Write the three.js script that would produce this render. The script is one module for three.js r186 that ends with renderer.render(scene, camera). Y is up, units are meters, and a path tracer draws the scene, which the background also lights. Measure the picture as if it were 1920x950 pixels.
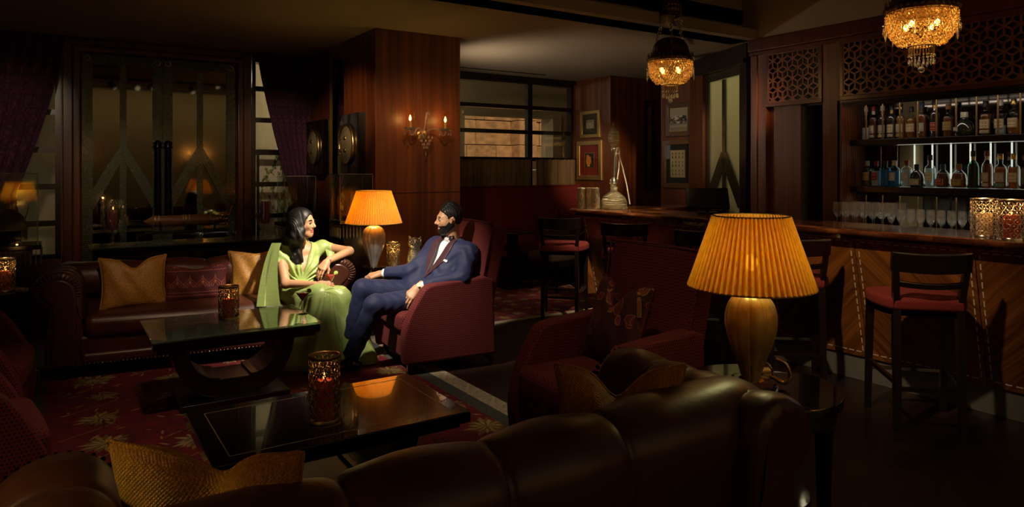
import * as THREE from 'three';
import { RoundedBoxGeometry } from 'three/addons/geometries/RoundedBoxGeometry.js';
import { mergeGeometries } from 'three/addons/utils/BufferGeometryUtils.js';
import { RectAreaLightUniformsLib } from 'three/addons/lights/RectAreaLightUniformsLib.js';
RectAreaLightUniformsLib.init();

// ------------------------------------------------------------ camera, sky, sun, exposure
const scene = new THREE.Scene();
const renderer = new THREE.WebGLRenderer({ antialias: true });
renderer.toneMapping = THREE.LinearToneMapping;
renderer.toneMappingExposure = 1.4;
renderer.shadowMap.enabled = true;
// level camera, 1.5 m above the floor, lens shifted down; x runs along the panelled wall, -z runs into the room
const camera = new THREE.PerspectiveCamera(2 * Math.atan(475 / 1300) * 180 / Math.PI, 1920 / 950, 0.05, 80);
camera.position.set(0, 1.5, 0);
camera.rotation.set(0, -Math.atan(850 / 1300), 0);
camera.setViewOffset(1920, 950, 0, 157, 1920, 950);
scene.add(camera);
// late afternoon outside: a dim even sky and a low warm sun on the courtyard stone
scene.background = new THREE.Color(0.24, 0.25, 0.235);
const sun = new THREE.DirectionalLight(new THREE.Color(1.0, 0.78, 0.5), 2.2);
sun.position.set(1.0, 6.5, -5.5); sun.target.position.set(3.6, 0.5, -11.2);
sun.castShadow = true; sun.shadow.mapSize.set(2048, 2048);
Object.assign(sun.shadow.camera, { left: -9, right: 9, top: 9, bottom: -9, near: 0.1, far: 30 });
scene.add(sun, sun.target);

// ------------------------------------------------------------ helpers
let seedState = 20231;
function rnd() { seedState |= 0; seedState = seedState + 0x6D2B79F5 | 0; let t = Math.imul(seedState ^ seedState >>> 15, 1 | seedState); t = t + Math.imul(t ^ t >>> 7, 61 | t) ^ t; return ((t ^ t >>> 14) >>> 0) / 4294967296; }
const V = (x, y, z) => new THREE.Vector3(x, y, z);
const { PI, sin, cos, min, max, abs, sqrt, hypot, floor, atan2, pow, exp } = Math;
const clamp = (x, a, b) => x < a ? a : x > b ? b : x;
const lerp = (a, b, t) => a + (b - a) * t;
const sstep = (a, b, x) => { const t = clamp((x - a) / (b - a), 0, 1); return t * t * (3 - 2 * t); };

function clean(g) {
  for (const k of Object.keys(g.attributes)) if (!['position', 'normal', 'uv', 'color'].includes(k)) g.deleteAttribute(k);
  if (!g.attributes.normal) g.computeVertexNormals();
  const n = g.attributes.position.count;
  if (!g.attributes.uv) g.setAttribute('uv', new THREE.BufferAttribute(new Float32Array(n * 2), 2));
  if (!g.index) { const ix = new Uint32Array(n); for (let i = 0; i < n; i++) ix[i] = i; g.setIndex(new THREE.BufferAttribute(ix, 1)); }
  g.morphAttributes = {};
  return g;
}
const E0 = new THREE.Euler();
function tf(g, t = [0, 0, 0], r = [0, 0, 0], s = [1, 1, 1]) {
  g.applyMatrix4(new THREE.Matrix4().compose(V(...t), new THREE.Quaternion().setFromEuler(E0.set(...r)), V(...(Array.isArray(s) ? s : [s, s, s]))));
  return g;
}
const B = (w, h, d, x = 0, y = 0, z = 0, r = [0, 0, 0]) => tf(clean(new THREE.BoxGeometry(w, h, d)), [x, y, z], r);
const RB = (w, h, d, rad, x = 0, y = 0, z = 0, r = [0, 0, 0], seg = 2) => tf(clean(new RoundedBoxGeometry(w, h, d, seg, rad)), [x, y, z], r);
// box between two corners
const BB = (x0, y0, z0, x1, y1, z1, rad = 0) => (rad ? RB : (w, h, d, q, ...p) => B(w, h, d, ...p))(abs(x1 - x0), abs(y1 - y0), abs(z1 - z0), rad, (x0 + x1) / 2, (y0 + y1) / 2, (z0 + z1) / 2);
const C = (r1, r2, h, x = 0, y = 0, z = 0, seg = 24, r = [0, 0, 0], open = false) => tf(clean(new THREE.CylinderGeometry(r1, r2, h, seg, 1, open)), [x, y, z], r);
const SP = (r, x = 0, y = 0, z = 0, a = 16, b = 12, s = [1, 1, 1]) => tf(clean(new THREE.SphereGeometry(r, a, b)), [x, y, z], [0, 0, 0], s);
const L = (pts, seg = 32, x = 0, y = 0, z = 0) => tf(clean(new THREE.LatheGeometry(pts.map((p) => new THREE.Vector2(...p)), seg)), [x, y, z]);
const TB = (pts, r, seg = 24, rad = 8, closed = false) => clean(new THREE.TubeGeometry(new THREE.CatmullRomCurve3(pts.map((p) => V(...p)), closed, 'catmullrom', 0.5), seg, r, rad, closed));
const TOR = (R, r, x = 0, y = 0, z = 0, rot = [PI / 2, 0, 0], a = 8, b = 28) => tf(clean(new THREE.TorusGeometry(R, r, a, b)), [x, y, z], rot);
const OCT = (r, x, y, z, s = [1, 1, 1], d = 0) => tf(clean(new THREE.OctahedronGeometry(r, d)), [x, y, z], [0, 0, 0], s);
function shapeOf(pts, holes = []) {
  const s = new THREE.Shape(pts.map((p) => new THREE.Vector2(...p)));
  for (const h of holes) s.holes.push(new THREE.Path(h.map((p) => new THREE.Vector2(...p))));
  return s;
}
function EX(pts, depth, bevel = 0, holes = [], o = {}) {
  return clean(new THREE.ExtrudeGeometry(pts instanceof THREE.Shape ? pts : shapeOf(pts, holes), { depth, bevelEnabled: bevel > 0, bevelSize: bevel, bevelThickness: bevel, bevelSegments: o.bs ?? 2, steps: o.steps ?? 1, curveSegments: o.cs ?? 12 }));
}
// bar with rectangular section between two points
function BAR(a, b, w, t, up = [0, 1, 0]) {
  const p = V(...a), q = V(...b), d = q.clone().sub(p), len = d.length(); d.normalize();
  const x = V(...up).cross(d).normalize(), y = d.clone().cross(x);
  const g = clean(new THREE.BoxGeometry(w, t, len));
  g.applyMatrix4(new THREE.Matrix4().makeBasis(x, y, d).setPosition(p.add(q).multiplyScalar(0.5)));
  return g;
}
// tapered bar: section wa x ta at a, wb x tb at b
function TAPER(a, b, wa, ta, wb, tb, up = [0, 0, 1]) {
  const g = BAR(a, b, 1, 1, up), p = g.attributes.position, A = V(...a), D = V(...b).sub(A), l2 = D.lengthSq(), d = D.clone().normalize(), X = V(...up).cross(d).normalize(), Y = d.clone().cross(X), q = V(0, 0, 0);
  for (let i = 0; i < p.count; i++) {
    q.fromBufferAttribute(p, i).sub(A); const t = q.dot(D) / l2, c = A.clone().addScaledVector(D, t), r = q.clone().add(A).sub(c);
    const x = r.dot(X) * lerp(wa, wb, t), y = r.dot(Y) * lerp(ta, tb, t); c.addScaledVector(X, x).addScaledVector(Y, y); p.setXYZ(i, c.x, c.y, c.z);
  }
  g.computeVertexNormals(); return g;
}
// uv in metres by the face's main direction
function uvBox(g, turn = false) {
  const h = g.toNonIndexed(), p = h.attributes.position, uv = h.attributes.uv, a = V(0, 0, 0), b = V(0, 0, 0), c = V(0, 0, 0), n = V(0, 0, 0);
  for (let i = 0; i < p.count; i += 3) {
    a.fromBufferAttribute(p, i); b.fromBufferAttribute(p, i + 1); c.fromBufferAttribute(p, i + 2);
    n.copy(b).sub(a).cross(c.clone().sub(a)); const x = abs(n.x), y = abs(n.y), z = abs(n.z);
    [a, b, c].forEach((q, k) => {
      let s, t; if (y >= x && y >= z) { s = q.z; t = q.x; } else if (x >= z) { s = q.z; t = q.y; } else { s = q.x; t = q.y; }
      turn ? uv.setXY(i + k, t, s) : uv.setXY(i + k, s, t);
    });
  }
  return clean(h);
}
const used = {};
function numbered(n) { const k = used[n] = (used[n] ?? -1) + 1; return k ? `${n}_${String(k).padStart(3, '0')}` : n; }
function mesh(g, m) { const o = new THREE.Mesh(g, m); o.castShadow = o.receiveShadow = true; return o; }
const merge = (list) => Array.isArray(list) ? (list.length === 1 ? list[0] : mergeGeometries(list.map(clean), false)) : list;
// a part (a mesh under a parent)
function part(name, geos, m, parent, label) {
  let g = merge(geos); if (m.userData.boxuv) g = uvBox(g, m.userData.boxuv === 2);
  const o = mesh(g, m); o.name = name; parent.add(o); if (label) o.userData.label = label; return o;
}
// a thing (group at its base)
function thing(name, label, category, pos = [0, 0, 0], turn = 0, group) {
  const o = new THREE.Group(); o.name = numbered(name); scene.add(o); o.position.set(...pos); o.rotation.y = turn;
  o.userData = { label, category }; if (group) o.userData.group = group; return o;
}
// a thing made of one mesh
function one(name, label, category, geos, m, pos, turn = 0, group) {
  const o = part(name, geos, m, scene); o.name = numbered(name); if (pos) o.position.set(...pos); o.rotation.y = turn;
  o.userData = { label, category }; if (group) o.userData.group = group; return o;
}
function dup(src, label, pos, turn = 0, group) {
  const c = src.clone(); c.name = numbered(src.name.replace(/_\d{3}$/, '')); scene.add(c); c.position.set(...pos); c.rotation.set(0, turn, 0);
  c.userData = { ...src.userData, label }; if (group) c.userData.group = group; return c;
}
function struct(name, geos, m, label, parent = scene) {
  const o = part(name, geos, m, parent); o.userData.kind = 'structure'; if (label) o.userData.label = label; return o;
}
// ------------------------------------------------------------ textures
function hash2(x, y, s) { let h = Math.imul(x, 374761393) + Math.imul(y, 668265263) + Math.imul(s, 1442695041) | 0; h = Math.imul(h ^ h >>> 13, 1274126177); return ((h ^ h >>> 16) >>> 0) / 4294967296; }
function vnoise(x, y, px, py, s) { // periodic value noise
  const xi = floor(x), yi = floor(y), fx = x - xi, fy = y - yi, u = fx * fx * (3 - 2 * fx), v = fy * fy * (3 - 2 * fy);
  const w = (a, n) => ((a % n) + n) % n, a = w(xi, px), b = w(xi + 1, px), c = w(yi, py), d = w(yi + 1, py);
  return lerp(lerp(hash2(a, c, s), hash2(b, c, s), u), lerp(hash2(a, d, s), hash2(b, d, s), u), v);
}
function fbm(u, v, fx, fy, oct, s) { let r = 0, a = 0.5, t = 0; for (let i = 0; i < oct; i++) { r += a * vnoise(u * fx, v * fy, fx, fy, s + i); t += a; a *= 0.5; fx *= 2; fy *= 2; } return r / t; }
function dataTex(n, m, fn, srgb, rep) {
  const d = new Uint8Array(n * m * 4);
  for (let j = 0; j < m; j++) for (let i = 0; i < n; i++) { const c = fn((i + 0.5) / n, (j + 0.5) / m), k = (j * n + i) * 4; d[k] = clamp(c[0], 0, 1) * 255; d[k + 1] = clamp(c[1], 0, 1) * 255; d[k + 2] = clamp(c[2], 0, 1) * 255; d[k + 3] = 255; }
  const t = new THREE.DataTexture(d, n, m); t.wrapS = t.wrapT = THREE.RepeatWrapping; t.magFilter = THREE.LinearFilter; t.minFilter = THREE.LinearMipmapLinearFilter; t.generateMipmaps = true;
  if (srgb) t.colorSpace = THREE.SRGBColorSpace; if (rep) t.repeat.set(...rep); t.needsUpdate = true; return t;
}
function canvasTex(w, h, draw, rep) {
  const c = document.createElement('canvas'); c.width = w; c.height = h; draw(c.getContext('2d'), w, h);
  const t = new THREE.CanvasTexture(c); t.colorSpace = THREE.SRGBColorSpace; t.wrapS = t.wrapT = THREE.RepeatWrapping; if (rep) t.repeat.set(...rep); return t;
}
const mix3 = (a, b, t) => [lerp(a[0], b[0], t), lerp(a[1], b[1], t), lerp(a[2], b[2], t)];
function SM(o) { const b = o.boxuv; delete o.boxuv; const m = new THREE.MeshStandardMaterial(o); if (b) m.userData.boxuv = b; return m; }
function PM(o) { const b = o.boxuv; delete o.boxuv; const m = new THREE.MeshPhysicalMaterial(o); if (b) m.userData.boxuv = b; return m; }
const lin = (r, g, b) => new THREE.Color().setRGB(r, g, b);
// a photo pixel on a known plane (height y, or x, or depth z) as a point of the room
function pix(px, py, pl) {
  const l = (px - 960) / 1300, S = cos(Math.atan(850 / 1300)), K = sin(Math.atan(850 / 1300)), r = [l * S + K, -(py - 318) / 1300, l * K - S];
  const t = pl.y !== undefined ? (pl.y - 1.5) / r[1] : pl.x !== undefined ? pl.x / r[0] : pl.z !== undefined ? pl.z / r[2] : pl.d;
  return [r[0] * t, 1.5 + r[1] * t, r[2] * t];
}
// ------------------------------------------------------------ materials
function woodMap(light, dark, s, fx = 46, fy = 2, size = 512, rep = [1 / 1.3, 1 / 2.6]) {
  return dataTex(size, size, (u, v) => {
    const warp = (fbm(u, v, 4, 2, 3, s + 9) - 0.5) * 0.08, a = fbm(u + warp, v, fx, fy, 4, s), b = fbm(u, v, 9, 2, 3, s + 5), f = vnoise(u * 200, v * 12, 200, 12, s + 3);
    return mix3(dark, light, clamp(0.42 + (a - 0.5) * 0.75 + (b - 0.5) * 0.6 + (f - 0.5) * 0.12, 0, 1));
  }, true, rep);
}
const woodBump = dataTex(256, 256, (u, v) => { const a = fbm(u, v, 40, 2, 3, 77); return [a, a, a]; }, false, [1 / 0.6, 1 / 1.2]);
const wallWood = PM({ map: woodMap([0.53, 0.285, 0.12], [0.26, 0.115, 0.045], 3), roughness: 0.46, clearcoat: 0.12, clearcoatRoughness: 0.3, bumpMap: woodBump, bumpScale: 0.0004, boxuv: 1 });
const trimWood = PM({ map: woodMap([0.42, 0.18, 0.08], [0.21, 0.075, 0.035], 13), roughness: 0.3, clearcoat: 0.4, clearcoatRoughness: 0.2, boxuv: 1 });
const darkWood = PM({ map: woodMap([0.13, 0.075, 0.05], [0.06, 0.035, 0.025], 23), roughness: 0.28, clearcoat: 0.5, clearcoatRoughness: 0.15, boxuv: 1 });
const darkWoodFlat = PM({ map: darkWood.map, roughness: 0.24, clearcoat: 0.6, clearcoatRoughness: 0.08, boxuv: 2 });
const floorMat = PM({ map: dataTex(512, 512, (u, v) => {
  const row = floor(v * 12), sh = hash2(row, 1, 5), k = floor((u + sh) * 2), tone = hash2(row, k, 9), g = fbm(u + tone, v, 6, 90, 3, 31), e = abs(v * 12 - row - 0.5) > 0.485 ? 0.45 : 1;
  return mix3([0.10, 0.055, 0.04], [0.23, 0.135, 0.10], clamp(tone * 0.55 + (g - 0.4) * 0.9, 0, 1)).map((x) => x * e);
}, true, [1 / 2.4, 1 / 1.44]), roughness: 0.42, clearcoat: 0.15, clearcoatRoughness: 0.3, boxuv: 2 });
const plaster = SM({ map: dataTex(256, 256, (u, v) => { const a = 0.9 + 0.1 * fbm(u, v, 4, 4, 5, 41); return [0.60 * a, 0.54 * a, 0.46 * a]; }, true, [1 / 2.5, 1 / 2.5]), roughness: 0.9, boxuv: 1 });
const cream = SM({ map: dataTex(256, 256, (u, v) => { const a = 0.92 + 0.08 * fbm(u, v, 5, 5, 5, 51); return [0.74 * a, 0.68 * a, 0.52 * a]; }, true, [1 / 2, 1 / 2]), roughness: 0.85, boxuv: 1 });
const blackMetal = SM({ color: 0x0d0c0b, roughness: 0.4, metalness: 0.6 });
const brass = SM({ color: lin(0.62, 0.42, 0.16), roughness: 0.3, metalness: 1 });
const oldBrass = SM({ color: lin(0.28, 0.19, 0.08), roughness: 0.42, metalness: 1 });
const silver = SM({ color: lin(0.72, 0.66, 0.56), roughness: 0.22, metalness: 1 });
const chrome = SM({ color: lin(0.6, 0.6, 0.6), roughness: 0.12, metalness: 1 });
const pane = PM({ color: 0xffffff, transmission: 1, roughness: 0.02, thickness: 0, ior: 1.5 });
const crystal = PM({ color: 0xffffff, transmission: 0.9, roughness: 0.04, thickness: 0.02, ior: 1.6 });
const glowTintCrystal = PM({ color: lin(1.0, 0.74, 0.34), transmission: 0.8, roughness: 0.12, thickness: 0.02, ior: 1.5 });  // golden tint puts the bulb glow into the bead colour
const acrylic = PM({ color: lin(0.93, 0.97, 0.95), transmission: 1, roughness: 0.03, thickness: 0, ior: 1.5 });
const smokyMirror = SM({ color: lin(0.20, 0.165, 0.115), roughness: 0.04, metalness: 1 });
const ribGlass = PM({ map: dataTex(256, 256, (u, v) => { const a = 0.94 + 0.12 * fbm(u, v, 60, 60, 2, 61); return [0.27 * a, 0.29 * a, 0.23 * a]; }, true, [2, 2]), roughness: 0.25, metalness: 0.55, clearcoat: 0.6, clearcoatRoughness: 0.1, boxuv: 1 });
const black = SM({ color: 0x050505, roughness: 0.5 });
const sandstone = [0, 1, 2, 3].map((k) => SM({ map: dataTex(128, 128, (u, v) => { const a = fbm(u, v, 5, 6, 5, 71 + k), t = 0.8 + 0.5 * (a - 0.5) + k * 0.06; return [0.66 * t, 0.50 * t, 0.33 * t]; }, true, [1.2, 1.2]), roughness: 0.9, boxuv: 1 }));

// ------------------------------------------------------------ room shell.  z = -8.35 panelled wall, x = 6.075 back bar
const CE = 2.85, ZW = -8.35, XB = 6.075, ZB = -4.72, HC = 3.5;
struct('floor', BB(-2.0, -0.1, -8.6, 8.6, 0, 3.2), floorMat, 'dark narrow-board wooden floor');
struct('ceiling', [BB(-2.0, CE, -9.2, 8.6, CE + 0.1, ZB + 0.1)], plaster, 'taupe plaster ceiling');
struct('ceiling_coffer', [BB(-2.0, HC, ZB - 0.4, 8.6, HC + 0.1, 3.2)], plaster, 'raised taupe ceiling over the lounge and bar');
{ // stepped edge between the low ceiling and the raised one, with the long air grille
  const beam = new THREE.Group(); beam.name = 'ceiling_beam'; beam.userData = { kind: 'structure', label: 'stepped ceiling edge with a long air grille' }; scene.add(beam);
  const pr = [[0, CE], [0, CE + 0.085], [-0.11, CE + 0.17], [-0.11, HC], [-0.5, HC], [-0.5, CE]];
  part('edge', tf(EX(pr.map(([a, b]) => [-a, b]), XB + 2.0), [-2.0, 0, ZB], [0, PI / 2, 0]), plaster, beam); // runs along x
  for (let i = 0; i < 9; i++) part('grille_slat', BB(-1.9, CE + 0.19 + i * 0.016, ZB - 0.118, XB - 0.02, CE + 0.197 + i * 0.016, ZB - 0.07), blackMetal, beam);
  part('grille_backing', BB(-1.9, CE + 0.18, ZB - 0.115, XB - 0.01, CE + 0.335, ZB - 0.108), black, beam);
}
struct('wall_bulkhead', BB(XB, CE, ZB - 0.3, XB + 0.2, HC, 3.2), plaster, 'grey bulkhead above the back bar');
struct('wall_rear', BB(-2.0, 0, 3.0, 8.6, HC, 3.2), cream, 'cream wall behind the lounge');
struct('wall_side', BB(-2.2, 0, -8.6, -2.0, HC, 3.2), cream, 'cream side wall');
struct('wall_bar_end', BB(8.4, 0, -9.2, 8.6, HC, 3.2), wallWood);
// main wall (z = ZW): solid strips between the openings.  openings: [-1.4,.02] [1.866,2.49] [2.62,3.9] [4.5,6.6]
const wt = ZW - 0.16;
struct('wall_main', [BB(-2.0, 0, wt, -1.4, CE, ZW), BB(-1.4, 0, wt, 0.02, 0.6, ZW), BB(-1.4, 2.8, wt, 6.6, CE, ZW), BB(0.02, 0, wt, 1.866, 2.8, ZW), BB(1.866, 0, wt, 2.49, 0.6, ZW), BB(2.49, 0, wt, 2.62, 2.8, ZW), BB(2.62, 0, wt, 3.9, 0.6, ZW), BB(3.9, 0, wt, 4.5, 2.8, ZW), BB(4.5, 0, wt, 6.6, 1.0, ZW), BB(6.6, 0, wt, 6.9, CE, ZW)], wallWood, 'polished reddish wood wall');
// door surround
struct('trim_1', [BB(0.03, 0, ZW, 0.197, 2.83, ZW + 0.05, 0.012), BB(0.11, 0, ZW + 0.03, 0.19, 2.74, ZW + 0.085, 0.02), BB(1.68, 0, ZW, 1.86, 2.83, ZW + 0.05, 0.012), BB(1.69, 0, ZW + 0.03, 1.77, 2.74, ZW + 0.085, 0.02), BB(0.03, 2.695, ZW, 1.86, 2.84, ZW + 0.052, 0.012), BB(0.11, 2.70, ZW + 0.03, 1.77, 2.77, ZW + 0.085, 0.02)], trimWood, 'reddish moulded door surround');
// art deco glass double door
function decoDoor(root, w, h, mirrorMat, strip, y0) { // a leaf in local x 0..w, y 0..h, front at z = 0
  part('panel', B(w, h, 0.02, w / 2, h / 2, -0.012), mirrorMat, root, 'smoky mirrored glass');
  const b = 0.095, bars = [[0, 0, b, h], [w - b, 0, w, h], [b, h - b, w - b, h]];
  for (const [a, c, d, e] of bars) { // ribbed glass borders: fine ribs across
    const g = [BB(a, c, 0, d, e, 0.008)]; const vert = e - c > d - a, n = floor((vert ? e - c : d - a) / 0.02);
    for (let i = 0; i < n; i++) g.push(vert ? BB(a + 0.004, c + 0.003 + i * 0.02, 0.006, d - 0.004, c + 0.014 + i * 0.02, 0.019) : BB(a + 0.003 + i * 0.02, c + 0.004, 0.006, a + 0.014 + i * 0.02, e - 0.004, 0.019));
    part('ribbed_border', g, strip, root);
  }
  for (const x of [b / 2, w - b / 2]) part('rosette', [TOR(0.026, 0.006, x, h - b / 2, 0.016, [0, 0, 0], 6, 14), OCT(0.014, x, h - b / 2, 0.016)], silver, root);
  const cx = w / 2, cw = 0.062; // centre strip with chevrons
  const cg = [BB(cx - cw / 2, 0, 0, cx + cw / 2, h - b, 0.009)];
  for (let y = 0.1; y < h - b - 0.05; y += 0.03) for (const s of [-1, 1]) cg.push(BAR([cx, y + 0.018, 0.012], [cx + s * cw * 0.47, y, 0.012], 0.006, 0.008, [0, 0, 1]));
  part('chevron_strip', cg, strip, root);
  // two fanned rays from the centre strip down to the borders
  for (const s of [-1, 1]) {
    const x1 = s < 0 ? b : w - b, g = [];
    for (let k = 0; k < 6; k++) g.push(BAR([cx + s * cw * 0.3, y0 - k * 0.026, 0.009 + (k % 2) * 0.004], [x1, y0 - 0.46 - k * 0.036, 0.009 + (k % 2) * 0.004], 0.022, 0.012, [0, 0, 1]));
    part('fan_ray', g, strip, root);
  }
}
{
  const root = new THREE.Group(); root.name = 'door_1'; root.userData = { kind: 'structure', label: 'art deco double door of smoky mirror and ribbed glass' }; root.position.set(0.197, 0.02, ZW + 0.02); scene.add(root);
  decoDoor(root, 0.74, 2.67, smokyMirror, ribGlass, 1.72);
  const leaf = new THREE.Group(); leaf.name = 'door_leaf'; leaf.position.x = 0.745; root.add(leaf); decoDoor(leaf, 0.738, 2.67, smokyMirror, ribGlass, 1.72);
  for (const x of [0.69, 0.79]) part('pull_handle', [C(0.032, 0.036, 0.78, x, 1.33, 0.05, 12), L([[0.0, 0.075], [0.02, 0.07], [0.045, 0.045], [0.03, 0.02], [0.05, 0.0], [0.034, -0.01]], 12, x, 1.72, 0.05), B(0.03, 0.03, 0.05, x, 1.62, 0.02), B(0.03, 0.03, 0.05, x, 1.06, 0.02)], SM({ color: 0x0b0a09, roughness: 0.25, metalness: 0.8 }), root, 'long black pull handle with a carved head');
}
struct('trim_5', BB(4.4, CE - 0.006, -8.03, 5.8, CE + 0.002, -7.99), black, 'slim black air slot in the ceiling');
// windows
function win(n, x0, x1, y0, y1, ys, xs, label) {
  const r = new THREE.Group(); r.name = `window_${n}`; r.userData = { kind: 'structure', label }; scene.add(r);
  const z = ZW - 0.08, X = [x0, ...xs, x1], Y = [y0, ...ys, y1];
  part('window_frame', [BB(x0, y0, z - 0.05, x0 + 0.05, y1, z + 0.06), BB(x1 - 0.05, y0, z - 0.05, x1, y1, z + 0.06), BB(x0, y1 - 0.05, z - 0.05, x1, y1, z + 0.06), BB(x0, y0, z - 0.05, x1, y0 + 0.05, z + 0.06)], darkWood, r);
  for (const y of ys) part('glazing_bar', BB(x0 + 0.05, y - 0.028, z - 0.03, x1 - 0.05, y + 0.028, z + 0.04), darkWood, r);
  for (const x of xs) part('mullion', BB(x - 0.04, y0 + 0.05, z - 0.035, x + 0.04, y1 - 0.05, z + 0.05), darkWood, r);
  for (let i = 0; i + 1 < X.length; i++) for (let j = 0; j + 1 < Y.length; j++) part('pane', BB(X[i] + 0.03, Y[j] + 0.02, z - 0.003, X[i + 1] - 0.03, Y[j + 1] - 0.02, z + 0.003), pane, r);
  return r;
}
const PY = [0.96, 1.33, 1.70, 2.08, 2.445];
win(1, -1.4, 0.02, 0.6, 2.8, PY, [-0.92, -0.46], 'dark-framed window beside the mirrored door');
win(2, 1.866, 2.49, 0.6, 2.8, PY, [], 'narrow dark-framed window by the plum curtain');
win(3, 2.62, 3.9, 0.6, 2.8, PY, [3.05, 3.48], 'dark-framed window behind the wood column');
win(4, 4.5, 6.6, 1.0, 2.8, [1.655, 2.05, 2.41], [5.80], 'wide dark-framed window above the red banquette');
struct('trim_2', BB(4.45, 2.795, ZW - 0.02, 6.62, 2.845, ZW + 0.03), darkWood);
// veranda outside: cream wall with a square opening, courtyard building of stone blocks beyond
const ZV = -9.9, vo = { x0: 5.55, x1: 7.30, y0: 0.9, y1: 2.41 };
struct('floor_veranda', BB(-3, -0.1, -14, 11, 0, -8.6), SM({ color: lin(0.2, 0.17, 0.13), roughness: 0.9 }));
struct('wall_veranda', [BB(-3, 0, ZV - 0.3, 2.55, 3.3, ZV), BB(2.55, 0, ZV - 0.3, vo.x0, 0.9, ZV), BB(2.55, 2.6, ZV - 0.3, vo.x0, 3.3, ZV), BB(4.6, 0.9, ZV - 0.3, vo.x0, 2.6, ZV), BB(vo.x0, 0, ZV - 0.3, vo.x1, vo.y0, ZV), BB(vo.x0, vo.y1, ZV - 0.3, vo.x1, 3.3, ZV), BB(vo.x1, 0, ZV - 0.3, 11, 3.3, ZV)], cream, 'cream veranda wall with a square opening');
struct('ceiling_veranda', BB(-3, 2.95, ZV - 0.3, 11, 3.05, -9.2), cream);
struct('trim_3', [BB(vo.x0 - 0.05, vo.y1, ZV, vo.x1 + 0.18, vo.y1 + 0.05, ZV + 0.05), BB(vo.x1, vo.y0, ZV, vo.x1 + 0.18, vo.y1, ZV + 0.06)], cream);
struct('wall_veranda_end', BB(8.0, 0, ZV, 8.2, 3.3, -8.6), cream);
{ // courtyard facade of separate blocks
  const w = new THREE.Group(); w.name = 'wall_courtyard'; w.userData = { kind: 'structure', label: 'sandstone courtyard facade of large blocks' }; scene.add(w);
  const g = []; for (let k = 0; k < 4; k++) g.push(uvBox(RB(1, 1, 1, 0.02, 0, 0, 0, [0, 0, 0], 1)));
  for (let r = 0; r < 7; r++) { let x = 4.6 - (r % 2) * 0.4; while (x < 11) { const wd = 0.62 + rnd() * 0.35, k = floor(rnd() * 4), o = mesh(g[k], sandstone[k]); o.name = 'stone_block'; o.scale.set(wd - 0.015, 0.485, 0.4); o.position.set(x + wd / 2, 0.25 + r * 0.5, -12.2 - rnd() * 0.03); w.add(o); x += wd; } }
  for (const x of [8.05, 9.35]) for (let r = 0; r < 7; r++) { const o = mesh(g[r % 4], sandstone[3]); o.name = 'pier_block'; o.scale.set(0.42, 0.49, 0.5); o.position.set(x, 0.25 + r * 0.5, -11.95); w.add(o); }
}
// ------------------------------------------------------------ column with panels, and the fin wall behind it
const CX0 = 2.52, CX1 = 3.44, CZ0 = -6.23, CZ1 = -7.10;
{
  const c = new THREE.Group(); c.name = 'wall_column'; c.userData = { kind: 'structure', label: 'square column clad in polished reddish wood' }; scene.add(c);
  part('core', BB(CX0 + 0.02, 0, CZ1 + 0.02, CX1 - 0.02, CE, CZ0 - 0.02), darkWood, c);
  for (const [a, b] of [[0.1, 1.268], [1.275, CE]]) {
    part('panel', BB(CX0, a, CZ0, CX1, b, CZ0 - 0.03, 0.003), wallWood, c); part('panel', BB(CX0, a, CZ1, CX0 + 0.03, b, CZ0 - 0.031, 0.003), wallWood, c);
    part('panel', BB(CX1 - 0.03, a, CZ1, CX1, b, CZ0 - 0.031, 0.003), wallWood, c); part('panel', BB(CX0 + 0.031, a, CZ1, CX1 - 0.031, b, CZ1 + 0.02, 0.003), wallWood, c);
  }
  part('plinth', BB(CX0 - 0.01, 0, CZ1, CX1 + 0.01, 0.1, CZ0 + 0.01), darkWood, c);
  const f = new THREE.Group(); f.name = 'wall_fin'; f.userData = { kind: 'structure', label: 'wood fin wall between two windows' }; scene.add(f);
  part('panel', BB(CX0, 0, ZW, CX0 + 0.03, CE, -7.57, 0.003), wallWood, f); part('edge_strip', BB(CX0 - 0.002, 0, -7.57, CX0 + 0.032, CE, -7.555), brass, f);
}
// ------------------------------------------------------------ corner by the pictures, recess, angled glass door
struct('wall_pictures', [BB(6.615, 0, ZW, 6.75, CE, -7.54)], wallWood, 'wood wall with gilt-framed pictures');
struct('wall_recess', [BB(6.75, 0, -7.56, 8.4, CE, -7.54), BB(8.2, 0, -7.54, 8.4, CE, -6.6)], wallWood);
struct('wall_pictures_bar', [BB(6.69, 0, -6.62, 6.82, CE, -6.05), BB(6.82, 0, -6.64, 8.4, CE, -6.62)], wallWood, 'wood wall with black and white pictures beside the bar');
{ // lit lattice screen in the recess
  const s = new THREE.Group(); s.name = 'trim_4'; s.userData = { kind: 'structure', label: 'perforated metal strip in the dark recess' }; scene.add(s);
  const g = []; for (let i = 0; i < 44; i++) for (let j = 0; j < 3; j++) g.push(TOR(0.011, 0.004, 7.32 + j * 0.034, 1.32 + i * 0.026, -7.52, [0, 0, 0], 5, 8));
  part('screen', g, silver, s); part('screen_frame', [BB(7.27, 1.2, -7.535, 7.295, 2.52, -7.5), BB(7.415, 1.2, -7.535, 7.44, 2.52, -7.5), BB(7.27, 2.5, -7.535, 7.44, 2.52, -7.5)], blackMetal, s);
}
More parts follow.
